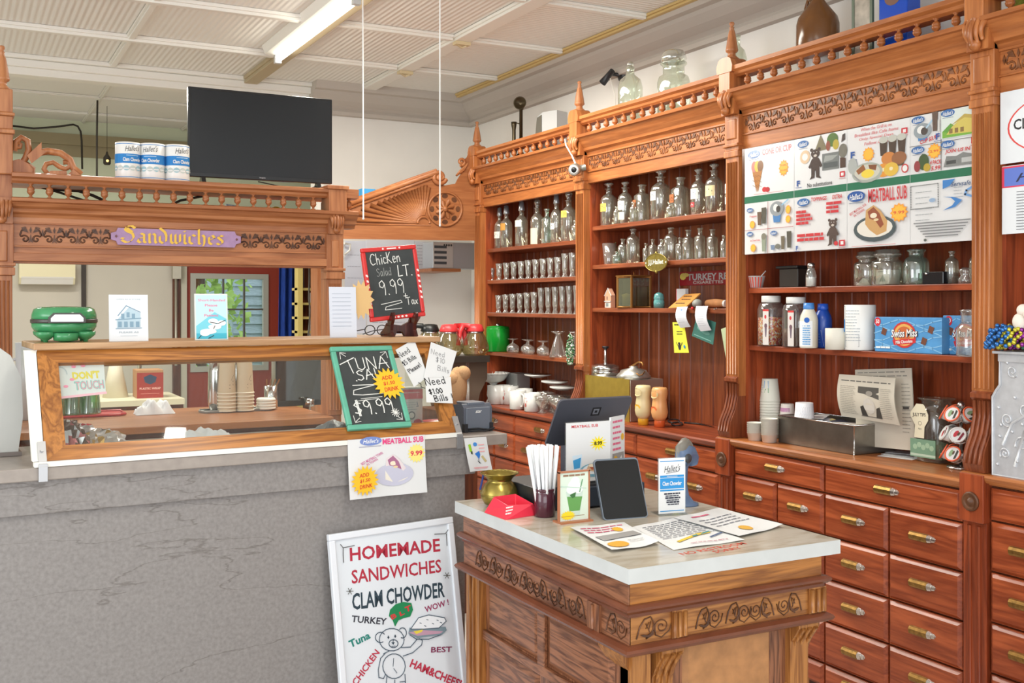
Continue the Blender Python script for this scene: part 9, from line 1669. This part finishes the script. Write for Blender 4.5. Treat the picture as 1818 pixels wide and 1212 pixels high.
# condensed slab capitals
T_('CLAM', 625, 1068, 679, 1061, 30, DB, .022); T_('CHOWDER', 686, 1059, 789, 1046, 28, DB, .022)
T_('WOW !', 754, 1082, 796, 1068, 11, (150, 44, 90), .02); T_('TURKEY', 624, 1098, 686, 1103, 12, (44, 44, 56), .02); T_('Tuna', 620, 1144, 656, 1126, 14, (30, 128, 116), .03); T_('BEST', 765, 1153, 802, 1152, 10, (130, 40, 80), .02); T_('CHICKEN', 628, 1214, 670, 1155, 13, (186, 44, 70), .02); T_('HAM&CHEESE', 729, 1176, 822, 1216, 15, (186, 44, 70), .03)
PO_([(690, 1093), (692, 1082), (702, 1072), (716, 1068), (730, 1070), (733, 1082), (728, 1094), (716, 1097), (707, 1101), (701, 1112), (697, 1101)], (22, 130, 78)); T_('B', 694, 1096, 703, 1091, 9, (206, 56, 60), .04); T_('L', 709, 1090, 717, 1086, 8, (206, 56, 60), .04); T_('T', 719, 1082, 729, 1078, 10, (206, 56, 60), .04)
O = (66, 84, 100); lw = .0028
def ring(cx_, cy_, rx, ry, a0=0, a1=360, n=18): ST_([(cx_+rx*cos(R(a0+(a1-a0)*i/n)), cy_+ry*sin(R(a0+(a1-a0)*i/n))) for i in range(n+1)], lw, O)
ring(695, 1135, 22, 20); ring(675, 1131, 9, 9, 60, 320); ring(714, 1123, 7, 9, -140, 110); ring(698, 1142, 8, 7); ring(699, 1182, 20, 22)
for e in ((689, 1131), (701, 1129)): PO_([(e[0]-2, e[1]), (e[0], e[1]-3.5), (e[0]+2, e[1]), (e[0], e[1]+3)], (50, 66, 80))
PO_([(694, 1140), (700, 1139), (698, 1144)], (50, 66, 80)); ST_([(698, 1134), (697, 1140)], .002, O); ST_([(695, 1147), (701, 1146)], .002, O)
ST_([(712, 1149), (728, 1148), (740, 1134)], lw, O); ST_([(715, 1164), (732, 1158), (748, 1144), (749, 1136), (743, 1133)], lw, O); ST_([(684, 1158), (675, 1168), (671, 1188), (672, 1202), (680, 1204), (684, 1196)], lw, O); ST_([(690, 1155), (680, 1160)], lw, O); ST_([(686, 1200), (684, 1226)], lw, O); ST_([(700, 1206), (700, 1226)], lw, O); ST_([(718, 1196), (720, 1226)], lw, O); ST_([(709, 1210), (718, 1209)], lw, O); ST_([(698, 1168), (697, 1182)], .002, O); ST_([(698, 1186), (704, 1194)], .002, O)
PO_([(726, 1114), (790, 1112), (792, 1118), (784, 1126), (740, 1132), (724, 1124)], (120, 140, 150)); PO_([(724, 1122), (750, 1118), (786, 1120), (792, 1116), (780, 1124), (740, 1128)], (190, 150, 170)); PO_([(733, 1120), (750, 1117), (748, 1121), (738, 1125)], (226, 206, 70))
PO_([(728, 1116), (742, 1096), (760, 1091), (788, 1096), (791, 1102), (778, 1114), (752, 1116)], (232, 236, 240)); ST_([(728, 1116), (742, 1096), (760, 1091), (788, 1096), (791, 1102), (778, 1114), (752, 1116)], lw, O, True); ST_([(726, 1126), (738, 1134), (760, 1134), (782, 1126)], lw, O); [ST_([(a, b_), (a+3, b_+1)], .0022, O) for a, b_ in ((744, 1105), (756, 1099), (766, 1106), (774, 1100), (752, 1110), (780, 1104))]
for cx_, cy_ in ((620, 1049), (792, 1021)): [ST_([(cx_-6*cos(t), cy_-6*sin(t)), (cx_+6*cos(t), cy_+6*sin(t))], .002, (70, 70, 60)) for t in (0, 1.05, 2.1)]
ST_([(603, 966), (608, 972), (628, 968)], .0025, (70, 70, 70)); ST_([(608, 972), (608, 985), (609, 998)], .0025, (70, 70, 70)); ST_([(794, 940), (789, 947), (770, 948)], .0025, (70, 70, 70)); ST_([(791, 947), (792, 968)], .0025, (70, 70, 70))
A.build('painted_lettering', SG)
